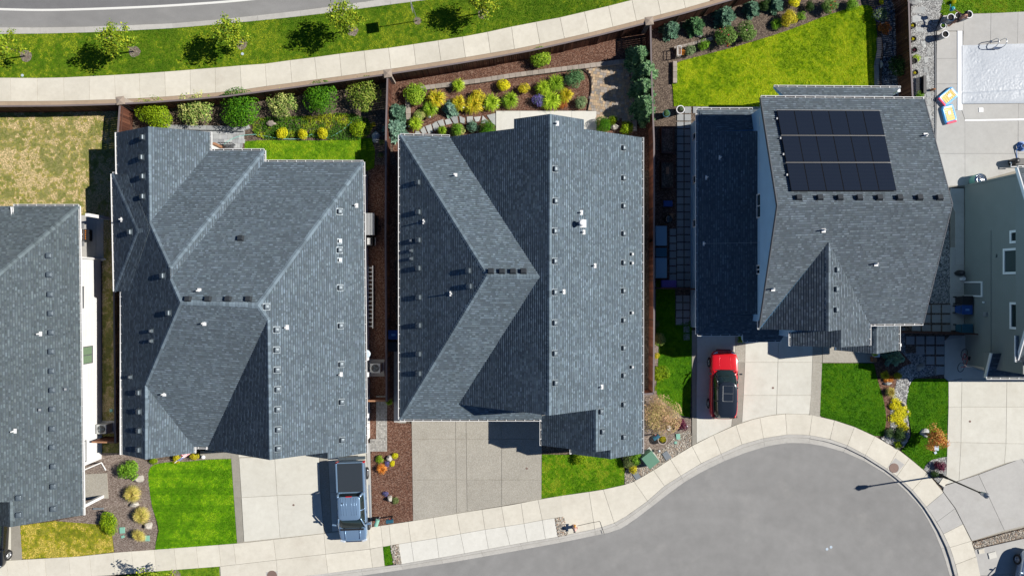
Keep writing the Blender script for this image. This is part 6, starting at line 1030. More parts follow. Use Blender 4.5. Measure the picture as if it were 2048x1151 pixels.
def suv(root, paint, roofm, L=4.75, Wd=1.9, zr=1.66, bel=1.02, hood=.98, sedan=False):
    w = Wd/2; h = L/2
    st = [(-h, w*.5, .42, .84), (-h+.1, w*.8, .32, .95), (-h+.35, w*.985, .24, bel), (-h*.55, w, .22, bel+.01), (0, w, .22, bel), (h*.3, w, .22, bel-.01), (h*.42, w*.995, .22, hood+.01), (h*.72, w*.975, .24, hood-.05), (h-.32, w*.93, .28, hood-.13), (h-.12, w*.78, .32, hood-.22), (h, w*.5, .4, hood-.36)]
    b = MB(); b.loft([ring_body(y, ww, z0, z1) for y, ww, z0, z1 in st]); body = subsurf(b.build('body', paint, root, local=True, smooth=True), 2)
    yb, yf = -h+.12, h*.40; rb, rf = -h+.38, h*.08
    b = MB(); b.loft([outline(yb, yf, w*.86, w*.9, bel-.03, .16, .06), outline(yb+.05, yf-.1, w*.85, w*.89, bel+.05, .16, .06), outline((yb+rb)/2+.03, (yf+rf)/2, w*.78, w*.8, (bel+zr)/2+.06, .14, .06), outline(rb, rf, w*.67, w*.68, zr-.03, .1, .06), outline(rb+.05, rf-.05, w*.62, w*.63, zr, .08, .05)])
    b.build('greenhouse', M['glass_dark'], root, local=True, smooth=True)
    b = MB(); b.loft([outline(rb-.06, rf+.03, w*.69, w*.69, zr-.035, .11, .06), outline(rb-.05, rf+.02, w*.69, w*.69, zr+.0, .11, .06), outline(rb+.04, rf-.08, w*.62, w*.62, zr+.03, .09, .05), outline(rb+.5, rf-.5, w*.3, w*.3, zr+.04, .05, .05)]); bevel(b.build('roof', roofm, root, local=True, smooth=True), .01)
    b = MB()
    for s in (-1, 1):
        b.tube([Vector((s*w*.9, yf+.02, bel)), Vector((s*w*.8, (yf+rf)/2, (bel+zr)/2+.07)), Vector((s*w*.68, rf, zr-.01))], .035, 6); b.tube([Vector((s*w*.86, yb, bel)), Vector((s*w*.78, (yb+rb)/2, (bel+zr)/2+.08)), Vector((s*w*.67, rb, zr-.01))], .05, 6)
        b.tube([Vector((s*w*.89, -.1, bel+.02)), Vector((s*w*.7, -.12, zr-.03))], .035, 6); b.tube([Vector((s*w*.88, -1.05, bel+.02)), Vector((s*w*.7, -1.02, zr-.03))], .035, 6)
    b.each('pillar', roofm, root, True, True)
    b = MB(); sr = [Vector((w*.36*x, y, zr+.044)) for x, y in ((-1, -h*.42), (1, -h*.42), (1, h*.02), (-1, h*.02))]; b.tube(sr+[sr[0], sr[1]], .011, 5); b.tube([Vector((-w*.36, -h*.2, zr+.044)), Vector((w*.36, -h*.2, zr+.044))], .007, 5); b.build('sunroof_frame', M['galvanised'], root, local=True)
    b = MB(); b.box((0, rb-.02, zr-.0), (w*1.0, .16, .03)); b.build('spoiler', roofm, root, local=True)
    for s in (-1, 1):
        b = MB(); b.box((s*(w+.11), yf-.18, bel+.06), (.2, .1, .13)); bevel(b.build('mirror', M['roof_black'] if roofm is M['roof_black'] else paint, root, local=True), .03)
        b = MB(); b.box((s*w*.63, h-.27, hood-.215), (.3, .2, .1), rz=-s*.5); bevel(b.build('headlight', M['clear_lens'], root, local=True), .03)
        b = MB(); b.box((s*w*.74, -h+.2, .9), (.24, .16, .16), rz=s*.45); bevel(b.build('tail_light', M['red_lens'], root, local=True), .03)
        b = MB(); b.tube([Vector((s*w*.42, h*.42, hood+.035)), Vector((s*w*.38, h-.45, hood-.075))], .013, 5); b.build('hood_crease', paint, root, local=True)
        for y in (h*.62, -h*.58): wheel(root, s*(w-.1), y, .36, .25)
    b = MB(); b.box((0, h*.43, hood+.02), (w*1.4, .06, .03)); b.build('cowl', M['black_metal'], root, local=True)
    b = MB(); b.box((0, h-.02, .5), (w*1.0, .08, .22)); b.build('grille', M['black_metal'], root, local=True)
    return root
red = suv(car_root('parked_car', 'red car with a black sunroof parked on the white driveway', (1446.5, 768), .75, math.radians(-1.0), 'car'), M['paint_red'], M['roof_black'], 4.85, 1.92)
suv(car_root('parked_car', 'black car parked at the driveway edge next to the dull lawn', (-9, 1069), .6, math.radians(180-3), 'car'), M['paint_black'], M['paint_black'], 4.6, 1.85)
suv(car_root('parked_car', 'silver-blue car in the shade at the bottom driveway', (2056, 1166), .7, math.radians(-12), 'car'), M['paint_silver'], M['paint_silver'], 4.7, 1.85)
def pickup(root, paint):
    L, w = 5.75, 1.0; h = L/2
    squarer = lambda *q_: outline(*q_, k=.2)
    st = [(-h+.12, w*.93, .5, 1.18), (-h+.16, w*.97, .45, 1.27), (-h+.5, w, .42, 1.3), (-1.0, w, .4, 1.3), (-.62, w, .4, 1.3), (0, w*1.005, .38, 1.27), (.9, w*1.005, .38, 1.25), (1.3, w, .38, 1.24), (2.0, w*.985, .4, 1.2), (2.45, w*.95, .42, 1.12), (h-.14, w*.86, .45, 1.02), (h, w*.7, .5, .86)]
    b = MB(); b.loft([ring_body(y, ww, z0, z1, .02, .93) for y, ww, z0, z1 in st]); subsurf(b.build('body', paint, root, local=True, smooth=True), 2)
    b = MB(); b.box((0, -1.72, 1.335), (w*1.72, 1.98, .05)); bevel(b.build('tonneau_cover', M['tonneau'], root, local=True), .02)
    b = MB()
    for s in (-1, 1): b.box((s*w*.925, -1.72, 1.33), (.11, 2.0, .06))
    b.each('bed_rail', paint, root, True, False, .02)
    b = MB(); b.box((0, -2.72, 1.26), (w*1.75, .09, .12)); bevel(b.build('tailgate', paint, root, local=True), .02)
    b = MB(); b.box((0, -h-.02, .62), (w*1.9, .2, .2)); b.box((0, -h-.03, .73), (w*.8, .12, .02)); bevel(b.build('rear_bumper', M['vent_metal'], root, local=True), .03)
    zr = 1.9; bel = 1.25
    b = MB(); b.loft([squarer(-.66, 1.72, w*.9, w*.93, bel-.03, .2, .02), squarer(-.64, 1.64, w*.9, w*.92, bel+.05, .2, .02), squarer(-.58, 1.26, w*.82, w*.84, 1.6, .16, .02), squarer(-.5, .92, w*.74, w*.74, zr-.03, .12, .02), squarer(-.46, .86, w*.7, w*.7, zr, .1, .02)]); b.build('greenhouse', M['glass_dark'], root, local=True, smooth=True)
    b = MB(); b.loft([squarer(-.56, .97, w*.76, w*.76, zr-.04, .13, .03), squarer(-.55, .96, w*.76, w*.76, zr, .13, .03), squarer(-.5, .88, w*.69, w*.69, zr+.03, .1, .02), squarer(-.2, .55, w*.4, w*.4, zr+.04, .05, .02)]); bevel(b.build('cab_roof', paint, root, local=True, smooth=True), .01)
    b = MB()
    for x in (-.52, -.36, -.17, .17, .36, .52): b.tube([Vector((x, -.5, zr+.03)), Vector((x, .7, zr+.032))], .02, 6)
    b.each('roof_rib', paint, root, True, True)
    b = MB(); b.box((0, -.56, zr-.02), (.42, .08, .07)); b.build('brake_light', M['red_lens'], root, local=True)
    b = MB()
    for s in (-1, 1):
        b.tube([Vector((s*w*.93, 1.76, bel)), Vector((s*w*.84, 1.3, 1.62)), Vector((s*w*.75, .94, zr-.01))], .05, 6); b.tube([Vector((s*w*.9, -.68, bel)), Vector((s*w*.82, -.62, 1.6)), Vector((s*w*.75, -.54, zr-.01))], .08, 6); b.tube([Vector((s*w*.92, .5, bel)), Vector((s*w*.76, .4, zr-.03))], .04, 6)
    b.each('pillar', paint, root, True, True)
    b = MB(); b.box((0, 1.9, 1.235), (w*1.6, .12, .03)); b.build('cowl', M['black_metal'], root, local=True)
    b = MB()
    for s in (-1, 1): b.tube([Vector((s*.52, 1.98, 1.225)), Vector((s*.5, 2.62, 1.1))], .035, 6)
    b.each('hood_ridge', paint, root, True, True)
    for s in (-1, 1):
        b = MB(); b.box((s*(w+.2), 1.5, 1.32), (.3, .12, .2), rz=-s*.15); b.box((s*(w+.04), 1.53, 1.26), (.14, .05, .05)); bevel(b.build('mirror', paint, root, local=True), .03)
        b = MB(); b.box((s*.76, h-.1, .9), (.34, .14, .18), rz=-s*.3); bevel(b.build('headlight', M['clear_lens'], root, local=True), .03)
        b = MB(); b.box((s*(w-.06), -h+.16, 1.02), (.14, .12, .36)); bevel(b.build('tail_light', M['red_lens'], root, local=True), .02)
        b = MB(); b.box((s*(w+.1), .25, .36), (.14, 2.3, .06)); bevel(b.build('side_step', M['galvanised'], root, local=True), .02)
        b = MB(); b.box((s*(w+.012), .75, 1.12), (.03, .2, .035)); b.box((s*(w+.012), -.2, 1.12), (.03, .2, .035)); b.each('door_handle', M['chrome'], root, True)
        for y in (1.82, -1.75): wheel(root, s*(w-.08), y, .42, .28)
    b = MB(); b.box((0, h-.03, .78), (1.1, .08, .26)); b.build('grille', M['chrome'], root, local=True)
    b = MB(); b.box((.45, -.15, zr+.05), (.05, .1, .05)); b.build('antenna_fin', M['black_metal'], root, local=True)
pickup(car_root('pickup_truck', 'blue-grey pickup truck with black bed cover on the driveway', (705.5, 999), .9, math.radians(180+2.2), 'truck'), M['paint_blue_grey'])
# ------------------------------------------------------------------ STREET FURNITURE
r = empty('street_lamp', P(1882, 950, .1)); tag(r, 'black street lamp post with glass lantern at the curved pavement', 'street lamp'); h = 4.95
MB().lathe((0, 0, 0), [(.16, 0), (.16, .1), (.1, .2), (.085, .7), (.06, .75), (.05, 3.9), (.075, 4.0), (.05, 4.1), (.12, 4.2)], 14).build('post', M['black_metal'], r, local=True, smooth=True)
MB().lathe((0, 0, 0), [(.09, 4.2), (.15, 4.3), (.17, 4.55), (.15, 4.66)], 10).build('lantern', M['lantern_glass'], r, local=True)
MB().lathe((0, 0, 0), [(.2, 4.64), (.2, 4.67), (.12, 4.78), (.035, 4.84), (.02, 4.95)], 10).build('lantern_cap', M['galvanised'], r, local=True)
r = empty('signpost', P(835, 42, .1)); tag(r, 'slim signpost with a square sign panel on the verge', 'sign')
MB().tube([(0, 0, -.05), (0, 0, 2.95)], .03, 8).build('post', M['galvanised'], r, local=True); sg = MB(); sg.box((-.04, 0, 2.6), (.012, .72, .72)); sg.build('sign_panel', M['galvanised'], r, local=True).rotation_euler = (0, 0, math.radians(8))
ms = MB(); ms.lathe(P(835, 42, .1)-Vector((0, 0, .05)), [(.3, 0), (.28, .06), (.01, .07)], 12); structure(ms.build('mulch_ring', M['grey_mulch']))
r = empty('fire_hydrant', P(1148, 1052, .12)); tag(r, 'yellow and pink fire hydrant beside a pebble patch', 'hydrant')
MB().lathe((0, 0, 0), [(.17, 0), (.17, .05), (.11, .06), (.11, .5), (.14, .52), (.14, .58), (.12, .66), (.06, .73), (.03, .74), (.03, .8)], 14).build('barrel', M['hydrant_pink'], r, local=True, smooth=True)
for q, mm in (((.02, .2, .42), 'hydrant_yellow'), ((.0, -.2, .42), 'black_metal'), ((.17, .02, .36), 'hydrant_pink')): b = MB(); b.tube([Vector((0, 0, q[2])), Vector(q), Vector(q)*1.0+Vector((q[0]*.3, q[1]*.3, 0))], [.07, .07, .085], 10); b.build('outlet', M[mm], r, local=True)
b = MB(); b.tube([P(u, v, .128) for u, v in ((1155, 1050.5), (1184, 1044), (1199, 1041.5), (1200.5, 1043), (1206, 1060), (1208.5, 1067))], .016, 6); tag(b.build('crack_seal', M['black_metal']), 'thin dark crack seal bent across pavement from the hydrant to the gutter', 'hose')  # black crack sealing round a trench, drawn as a thin tube
# utility boxes and lids
r = empty('utility_box', P(1297, 914, .1), math.radians(38)); tag(r, 'green metal transformer box in the pebble corner', 'utility box')
bevel(MB().box((0, 0, .33), (.86, .92, .66)).build('cabinet', M['utility_green'], r, local=True), .02); bevel(MB().box((0, 0, .69), (.9, .96, .07)).build('lid', M['utility_green'], r, local=True), .02); MB().box((0, -.48, .35), (.02, .02, .5)).build('seam', M['gutter_dark'], r, local=True); MB().box((0, 0, -.01), (1.05, 1.1, .06)).build('pad', M['kerb_concrete'], r, local=True)
def flat_lid(u, v, wu, wv, rz, m, label, z=.1): b = MB(); b.box((0, 0, .03), (wu*.0357, wv*.0357, .06)); b.box((0, wv*.008, .062), (wu*.012, .03, .012)); o = bevel(b.build('utility_cover', M[m], None, local=True), .012); o.location = P(u, v, z); o.rotation_euler = (0, 0, rz); tag(o, label, 'utility lid')
flat_lid(1333, 910, 12, 16, .55, 'valve_grey', 'grey rectangular meter lid set in the pebbles'); flat_lid(1273, 950, 11, 14, .6, 'valve_grey', 'grey meter lid beside the front lawn tip'); flat_lid(1356, 872, 8, 11, .1, 'valve_green', 'pale green valve lid in the pebble bed'); flat_lid(1351, 884, 5, 5, 0, 'valve_green', 'tiny pale green valve lid in the pebble bed'); flat_lid(245, 1059, 10, 12, .05, 'valve_green', 'larger pale green valve lid beside the yellow-green spreading shrub', .09); flat_lid(246, 1072, 6, 5, .3, 'valve_green', 'tiny pale green cap below the larger valve lid', .09); flat_lid(295, 1075, 9, 11, 0, 'valve_green', 'pale green valve lid touching the smallest straw grass', .09)
flat_lid(1872, 895, 9, 10, .0, 'dish_grey', 'pale square valve lid under the orange maple', .11); flat_lid(1870, 904, 5, 5, .5, 'dish_grey', 'small pale valve cap in the fan lawn', .11); flat_lid(1887, 962, 12, 18, -.6, 'concrete', 'tan rectangular meter box beside the street lamp', .1); flat_lid(1962, 1101, 11, 9, .2, 'concrete', 'tan meter box in the shaded driveway corner', .12); flat_lid(1984, 1109, 15, 12, .25, 'concrete_white', 'pale square slab in the shaded driveway corner', .115); flat_lid(223, 820, 6, 6, 0, 'valve_green', 'round-cornered green lid in the shaded grass strip', .1)
for u, v, l in ((485, 108, 'small white sprinkler dish in the verge'), (45, 151, 'faint sprinkler dish at the verge end')): o = MB().lathe(P(u, v, .11), [(.1, 0), (.1, .03), (.02, .035)], 12).build('sprinkler', M['dish_grey']); tag(o, l, 'sprinkler')
def mailbox(u, v, m, label, rz):
    r = empty('mailbox', P(u, v, .08), rz); tag(r, label, 'mailbox'); MB().box((0, 0, .5), (.09, .09, 1.05)).build('post', M['white_trim'] if m == 'valve_green' else M['black_metal'], r, local=True)
    b = MB(); n = 8; prof = [(-.14, 0), (.14, 0)]+[(.14*math.cos(k*math.pi/n), .12+.12*math.sin(k*math.pi/n)) for k in range(n+1)]; b.loft([[Vector((y, x, 1.0+z)) for x, z in prof] for y in (-.24, .24)]); b.build('box', M[m], r, local=True); MB().box((.05, .16, 1.15), (.12, .02, .04)).build('flag', M['red_lens'], r, local=True)
mailbox(759.5, 1034, 'valve_green', 'pale green mailbox at the edge of the bark bed', 1.25); mailbox(785, 1031, 'bin_teal', 'dark teal mailbox at the edge of the bark bed', .1); mailbox(1306, 867, 'bin_teal', 'blue-grey mailbox beside the pink feathery bush', .6)
o = MB().lathe(P(1337, 854, .08), [(.12, 0), (.12, .14), (.17, .15), (.17, .19), (.02, .2)], 16).build('garden_light', M['white_plastic']); tag(o, 'white round garden light below the pink feathery bush', 'garden light')
def gl(u, v, label): r = empty('path_light', P(u, v, .07)); tag(r, label, 'garden light'); MB().tube([(0, 0, 0), (0, 0, .3)], .015, 6).build('stake', M['black_metal'], r, local=True); MB().lathe((0, 0, .3), [(.03, 0), (.1, .02), (.09, .06), (.01, .1)], 12).build('lamp_head', M['galvanised'], r, local=True)
for u, v, l in ((927, 218, 'small path light beside the grey-blue mound'), (968, 216, 'small path light between the gold perennials'), (994, 213, 'small path light by the yellow-green perennial'), (860, 236, 'small path light near the small cream shrub'), (820, 254, 'small path light by the white downpipe'), (1371, 850, 'small path light beside the plum coloured plant'), (1316, 899, 'small path light beside the round planter')): gl(u, v, l)
# planters
def pot(u, v, r, h, m, label, rim=None, fill='pot_soil', base=.12, name='planter', taper=.78):
    rr = r*.0357; f = foot_of([(u, v)], h+base)[0]; c = P(*f, 0); c.z = base; q = empty(name, c); tag(q, label, 'planter'); MB().lathe((0, 0, 0), [(rr*taper, 0), (rr*.98, h*.93), (rr, h), (rr*.84, h), (rr*.82, h-.06)], 22, False).build('bowl', M[m], q, local=True, smooth=False); MB().lathe((0, 0, 0), [(rr*.99, h-.035), (rr*1.04, h+.012), (rr*.86, h+.014), (rr*.84, h-.03)], 22, False).build('rim', M[rim or m], q, local=True); MB().lathe((0, 0, 0), [(rr*.8, h-.1), (rr*.8, h-.06), (.01, h-.05)], 16).build('soil', M[fill], q, local=True); return q
pot(1902, 35, 7.2, .72, 'pot_grey', 'tall grey planter in front of the person with the watering can', 'pot_white'); pot(1938, 29, 7.2, .75, 'pot_grey', 'tall grey planter closest to the pool ladder', 'pot_white'); pot(1916, 31, 6, .55, 'pot_grey', 'grey planter half hidden behind the person', 'pot_white'); pot(1886.5, 51.5, 5.6, .5, 'pot_grey', 'small grey planter with green inside at the gravel edge', 'pot_white'); pot(1891, 68.5, 7, .62, 'pot_grey', 'tall grey planter beside the white cover housing', 'pot_white')
plant('low', 'fern', 1886, 51, 3, 'small green plant in the small grey planter', .12, base=.55)
pot(1325, 879, 9, .45, 'block_grey', 'round barrel planter with yellow flowers near the pebble corner', base=.08, taper=.9); plant('low', 'gold', 1326, 878, 7, 'yellow and green flowers in the round barrel planter', .22, base=.42)
pot(1333, 227, 7, .5, 'bin_teal', 'teal pot on the bare soil by the slate path', base=.07); plant('ball', 'conifer', 1333, 226, 6.5, 'green plant in the teal pot', .3, base=.45)
pot(1361, 219, 8, .5, 'pot_grey', 'grey pot at the corner of the slate path', 'pot_white', base=.1); plant('ball', 'sage', 1363, 217, 4.5, 'grey-green plant in the grey corner pot', .2, base=.5)
for k, (u, v, l, pl) in enumerate(((1823.5, 51, 'black pot with orange flower below the flat stones', 'brightyellow'), (1824, 78, 'black pot with yellow flower along the dark fence', 'brightyellow'), (1826, 100, 'black pot with purple leaves along the dark fence', 'plum'), (1828, 145, 'black pot with yellow flower beside the trellis', 'brightyellow'))): pot(u+3, v, 6, .35, 'pot_black', l, base=.08); plant('low', pl, u+2, v, 3, l.replace('black pot with', 'plant tuft:'), .12, base=.4)
pot(1829, 122, 6, .35, 'pot_black', 'black pot under the yellow-green plant', base=.08)
b = MB(); c = P(1752, 708, .3); b.box((c.x, c.y, .28), (.36, .36, .4)); o = b.build('planter_box', M['pot_white']); tag(o, 'white square porch planter box', 'planter')
o = MB().box((P(1746, 718, .2).x, P(1746, 718, .2).y, .27), (.3, .34, .36)).build('crate', M['rust']); tag(o, 'small rust-red crate on the porch edge', 'crate')
r = empty('wire_planter', P(1354, 108, .07)); tag(r, 'white wire planter frame on the lawn corner edging', 'planter'); b = MB()
for x in (-.12, .12):
    for y in (-.32, .32): b.box((x, y, .35), (.03, .03, .7))
for z in (.7,): b.box((0, -.32, z), (.27, .03, .03)); b.box((0, .32, z), (.27, .03, .03)); b.box((-.12, 0, z), (.03, .64, .03)); b.box((.12, 0, z), (.03, .64, .03))
b.build('frame', M['white_trim'], r, local=True); MB().box((0, 0, .15), (.2, .58, .3)).build('trough', M['block_grey'], r, local=True)
# ------------------------------------------------------------------ POOL
def gridmesh(c00, c10, c11, c01, nx, ny, fn):
    vs = []; fs = []
    for j in range(ny+1):
        for i in range(nx+1):
            s, t = i/nx, j/ny; p = (c00*(1-s)+c10*s)*(1-t)+(c01*(1-s)+c11*s)*t; vs.append(p+Vector((0, 0, fn(s, t, p))))
    for j in range(ny):
        for i in range(nx): a_ = j*(nx+1)+i; fs.append((a_, a_+nx+1, a_+nx+2, a_+1))
    return vs, fs
def wr(s, t, p):
    x, y = p.x*1.0, p.y*1.0; ed = min(t, 1-t, s)*10
    a_ = fbm(np.array([[x+50, y+50]]), .8)[0]; ph = (x*math.cos(a_*6)+y*math.sin(a_*6))*22; w_ = .007*math.sin(ph)*max(0, fbm(np.array([[x+9, y+70]]), .7)[0]-.3)*2.6
    return w_*min(1, ed)+.035*math.exp(-ed*2.2)+.03*(fbm(np.array([[x, y+30]]), .35)[0]-.5)+(-.02*math.exp(-((t-.80+.08*s)/.012)**2))
b = MB(); vs, fs = gridmesh(P(1924, 91, .15), P(2140, 85, .15), P(2140, 206, .15), P(1924, 208, .15), 120, 76, wr); b.add(vs, fs); r = b.build('pool_cover', M['pool_cover'], smooth=True); tag(r, 'wrinkled silver pool cover', 'pool cover')
b = MB(); b.box((P(1920, 141, .16).x, P(1920, 141, .16).y, .11), (.37, 5.65, .1)); o = bevel(b.build('cover_housing', M['white_plastic']), .03); tag(o, 'long white housing box beside the pool cover', 'cover housing')
o = MB().box(P(1962, 220, .14), (.31, .3, .03)).build('skimmer_lid', M['white_plastic']); tag(o, 'small square white skimmer lid on the pool deck', 'lid')
r = empty('pool_ladder', P(1990, 91, .13)); tag(r, 'curved steel pool ladder rails over the pool edge', 'ladder')
for dx in (-.28, .28):
    b = MB(); b.tube([Vector((dx, .3, 0)), Vector((dx, .3, .55)), Vector((dx, .22, .72)), Vector((dx, .05, .8)), Vector((dx, -.12, .74)), Vector((dx, -.22, .55)), Vector((dx, -.26, .06))], .028, 8); b.build('handrail', M['steel'], r, local=True, smooth=True); MB().lathe((dx, .3, 0), [(.06, 0), (.06, .03), (.03, .05)], 10).build('escutcheon', M['chrome'], r, local=True)
for z in (.1, .3): MB().box((0, -.26, z), (.56, .07, .03)).build('tread', M['chrome'], r, local=True)
def pool_float(u, v, rz, label):
    r = empty('pool_float', P(u, v, .14), rz); tag(r, label, 'pool float'); n = 28
    def rim(k, z, sx, sy): return [Vector((sx*np.sign(math.cos(a_))*abs(math.cos(a_))**k, sy*np.sign(math.sin(a_))*abs(math.sin(a_))**k*(1+.06*math.cos(a_)**2), z)) for a_ in [2*math.pi*i/n for i in range(n)]]
    L_, W_ = .66, .44
    b = MB(); b.loft([rim(.35, .0, L_*.92, W_*.9), rim(.35, .06, L_, W_), rim(.35, .14, L_*.99, W_*.99), rim(.35, .19, L_*.9, W_*.86), rim(.35, .17, L_*.82, W_*.76)]); b.build('tube_rim', M['float_blue'], r, local=True, smooth=True)
    b = MB()
    for i in range(6): x = -.4+.16*i; b.box((x, 0, .165), (.15, .6, .05))
    bevel(b.build('pad', M['float_yellow'], r, local=True), .03, 3); bevel(MB().box((.08, 0, .196), (.26, .2, .01)).build('print', M['float_white'], r, local=True), .004)
    b = MB(); b.box((-.6, 0, .14), (.16, .74, .12)); bevel(b.build('end_band', M['float_red'], r, local=True), .05, 3); b = MB(); b.box((.5, 0, .195), (.12, .62, .03)); bevel(b.build('head_band', M['float_white'], r, local=True), .01)
pool_float(1894, 194, math.radians(40), 'blue and yellow pool float lying slanted against the white housing'); pool_float(1896, 229, math.radians(105), 'blue and yellow pool float lying below the slanted one')
r = empty('trellis', P(1834, 172, .08)); tag(r, 'dark metal trellis panel leaning by the pool-side fence', 'trellis'); b = MB()
for k in range(9): b.box((-.2+.05*k, 0, .25), (.012, 1.2, .012))
for k in range(14): b.box((0, -.6+.09*k, .262), (.42, .012, .012))
b.build('grid', M['black_metal'], r, local=True); MB().box((.32, 0, .22), (.2, 1.25, .42)).build('trough', M['black_metal'], r, local=True)
b = MB(); c = P(1864, 180, .1); b.loft([[c+Vector((x*s, y*s, z)) for x, y in ((.2, .02), (.1, .08), (-.12, .07), (-.2, 0), (-.1, -.08), (.1, -.07))] for s, z in ((.8, 0), (1, .12), (.7, .25), (.2, .3))]); o = b.build('garden_ornament', M['rust']); tag(o, 'small rust-orange ornament on the gravel near the floats', 'ornament')
# storage drum, pool equipment, hose
r = empty('metal_drum', P(1949, 362, .12)); tag(r, 'shiny ribbed metal tub with green side at the sage green house', 'tub')
MB().lathe((0, 0, 0), [(.4, 0), (.42, .1), (.42, .62)], 24).build('tub_side', M['valve_green'], r, local=True); MB().lathe((0, 0, .62), [(.42, 0), (.44, .03), (.4, .06), (.36, .03), (.3, .06), (.24, .03), (.17, .06), (.1, .03), (.01, .04)], 24).build('lid', M['chrome'], r, local=True)
r = empty('pool_pump', P(2028, 326, .12)); tag(r, 'black pool pump and filter with white pipes in the shade', 'pump'); MB().box((.3, 0, .35), (1.3, .45, .6)).build('housing', M['bin_black'], r, local=True); MB().lathe((-.25, .05, 0), [(.2, 0), (.22, .4), (.2, .7), (.05, .76)], 16).build('filter', M['black_metal'], r, local=True); b = MB(); b.tube([(-.65, -.05, .5), (-.55, -.05, .5), (-.55, -.35, .45), (-.1, -.33, .45)], .04, 8); b.build('pipe', M['white_plastic'], r, local=True)
b = MB(); pts = []
for k in range(90): a_ = k*.38; pts.append(P(2042, 293, .12)+Vector((math.cos(a_)*(.34-.002*k), math.sin(a_)*(.34-.002*k), .03+.0035*k)))
pts += [P(2033, 300, .2), P(2034, 316, .15), P(2036, 326, .15)]; b.tube(pts, .028, 6); o = b.build('garden_hose', M['hose_blue']); tag(o, 'coiled blue pool hose in the shade', 'hose')
b = MB(); b.tube([P(u, v, .16) for u, v in smooth_px([(447, 290), (455, 283), (468, 276), (485, 271), (510, 269), (530, 272), (560, 277), (590, 278), (612, 275), (622, 269), (635, 271), (655, 275), (672, 268), (690, 256), (703, 244)], 4)], .02, 6); o = b.build('garden_hose', M['hose_teal'], smooth=True); tag(o, 'teal garden hose snaking over the ground cover', 'hose')
# ------------------------------------------------------------------ PERSON watering the planters
def skin_figure(name, joints, edges, m, parent, root=0, lv=2):
    bm = bmesh.new(); ly = bm.verts.layers.skin.verify(); vs = []
    for i, j in enumerate(joints): q = bm.verts.new(j[:3]); q[ly].radius = (j[3], j[4] if len(j) > 4 else j[3]); q[ly].use_root = (i == root); vs.append(q)
    for a_, b_2 in edges: bm.edges.new((vs[a_], vs[b_2]))
    me = bpy.data.meshes.new(name); bm.to_mesh(me); bm.free(); o = link(name, me, parent); me.materials.append(m)
    md = o.modifiers.new('skin', 'SKIN'); md.use_smooth_shade = True
    s = o.modifiers.new('subsurf', 'SUBSURF'); s.levels = lv; s.render_levels = lv; return o
pr = empty('person', P(1903, 48, .13), 0); tag(pr, 'person with dark hair leaning to water the planters with a teal can', 'person')
J = [(0, 0, .93, .125, .1), (0, 0, 1.08, .12, .09), (.01, .08, 1.27, .15, .1), (.01, .12, 1.4, .11, .085), (.01, .15, 1.47, .05), (.0, .18, 1.56, .07),
     (.19, .1, 1.38, .055), (.3, -.06, 1.16, .042), (.3, .06, .95, .034), (-.18, .12, 1.38, .055), (-.34, .34, 1.25, .042), (-.52, .52, 1.18, .032),
     (.1, -.02, .86, .085), (.13, .08, .48, .06), (.12, .0, .1, .042), (.13, .14, .04, .035), (-.1, -.02, .86, .085), (-.2, -.1, .48, .06), (-.26, -.22, .1, .042), (-.28, -.08, .04, .035)]
Ed = [(0, 1), (1, 2), (2, 3), (3, 4), (4, 5), (3, 6), (6, 7), (7, 8), (3, 9), (9, 10), (10, 11), (0, 12), (12, 13), (13, 14), (14, 15), (0, 16), (16, 17), (17, 18), (18, 19)]
skin_figure('body', J, Ed, M['skin'], pr)
b = MB(); b.lathe((0, .19, 1.6), [(.05, -.12), (.09, -.07), (.1, 0), (.085, .07), (.04, .11), (.005, .12)], 14); b.build('head', M['skin'], pr, local=True, smooth=True)
b = MB(); b.lathe((0, .17, 1.6), [(.1, -.06), (.112, .0), (.1, .08), (.05, .125), (.005, .135)], 14); b.build('hair', M['hair'], pr, local=True, smooth=True)
b = MB(); b.loft([[Vector((.17*math.cos(a_)*k, .14*math.sin(a_)*k, z)) for a_ in [i*math.pi/8 for i in range(16)]] for k, z in ((1.15, .62), (1.1, .8), (.95, 1.0))]); b.build('shorts', M['shorts'], pr, local=True, smooth=True)
for sx, base_, dirv in ((-1, Vector((-.52, .52, 1.18)), Vector((-.5, .55, -.5))), (1, Vector((.3, .06, .95)), Vector((0, .3, -1)))):
    dirv.normalize(); sd_ = dirv.cross(Vector((0, 0, 1))).normalized(); b = MB(); b.tube([base_, base_+dirv*.05, base_+dirv*.09], [.03, .042, .036], 8)
    for k in range(4): o0 = base_+dirv*.085+sd_*(-.03+.02*k); l = (.07, .08, .075, .06)[k]; b.tube([o0, o0+dirv*l*.6, o0+dirv*l*.75+Vector((0, 0, -.03))], [.01, .009, .007], 6)
    o0 = base_+dirv*.04+sd_*.04; b.tube([o0, o0+sd_*.03+dirv*.025, o0+sd_*.03+dirv*.055], [.011, .01, .008], 6); b.build('hand', M['skin'], pr, local=True, smooth=True)
wc = empty('watering_can', WT[pr]+Vector((-.62, .64, .92)), 2.4); tag(wc, 'teal watering can held out over the gravel', 'watering can'); MB().lathe((0, 0, 0), [(.13, 0), (.14, .05), (.13, .24), (.1, .26)], 16).build('tank', M['teal_plastic'], wc, local=True, smooth=True); b = MB(); b.tube([(.1, 0, .05), (.3, 0, .26), (.36, 0, .28)], [.03, .02, .05], 8); b.build('spout', M['teal_plastic'], wc, local=True); b = MB(); b.tube([(-.13, 0, .08), (-.22, 0, .2), (-.12, 0, .3), (.04, 0, .27)], .014, 6); b.build('handle', M['teal_plastic'], wc, local=True)
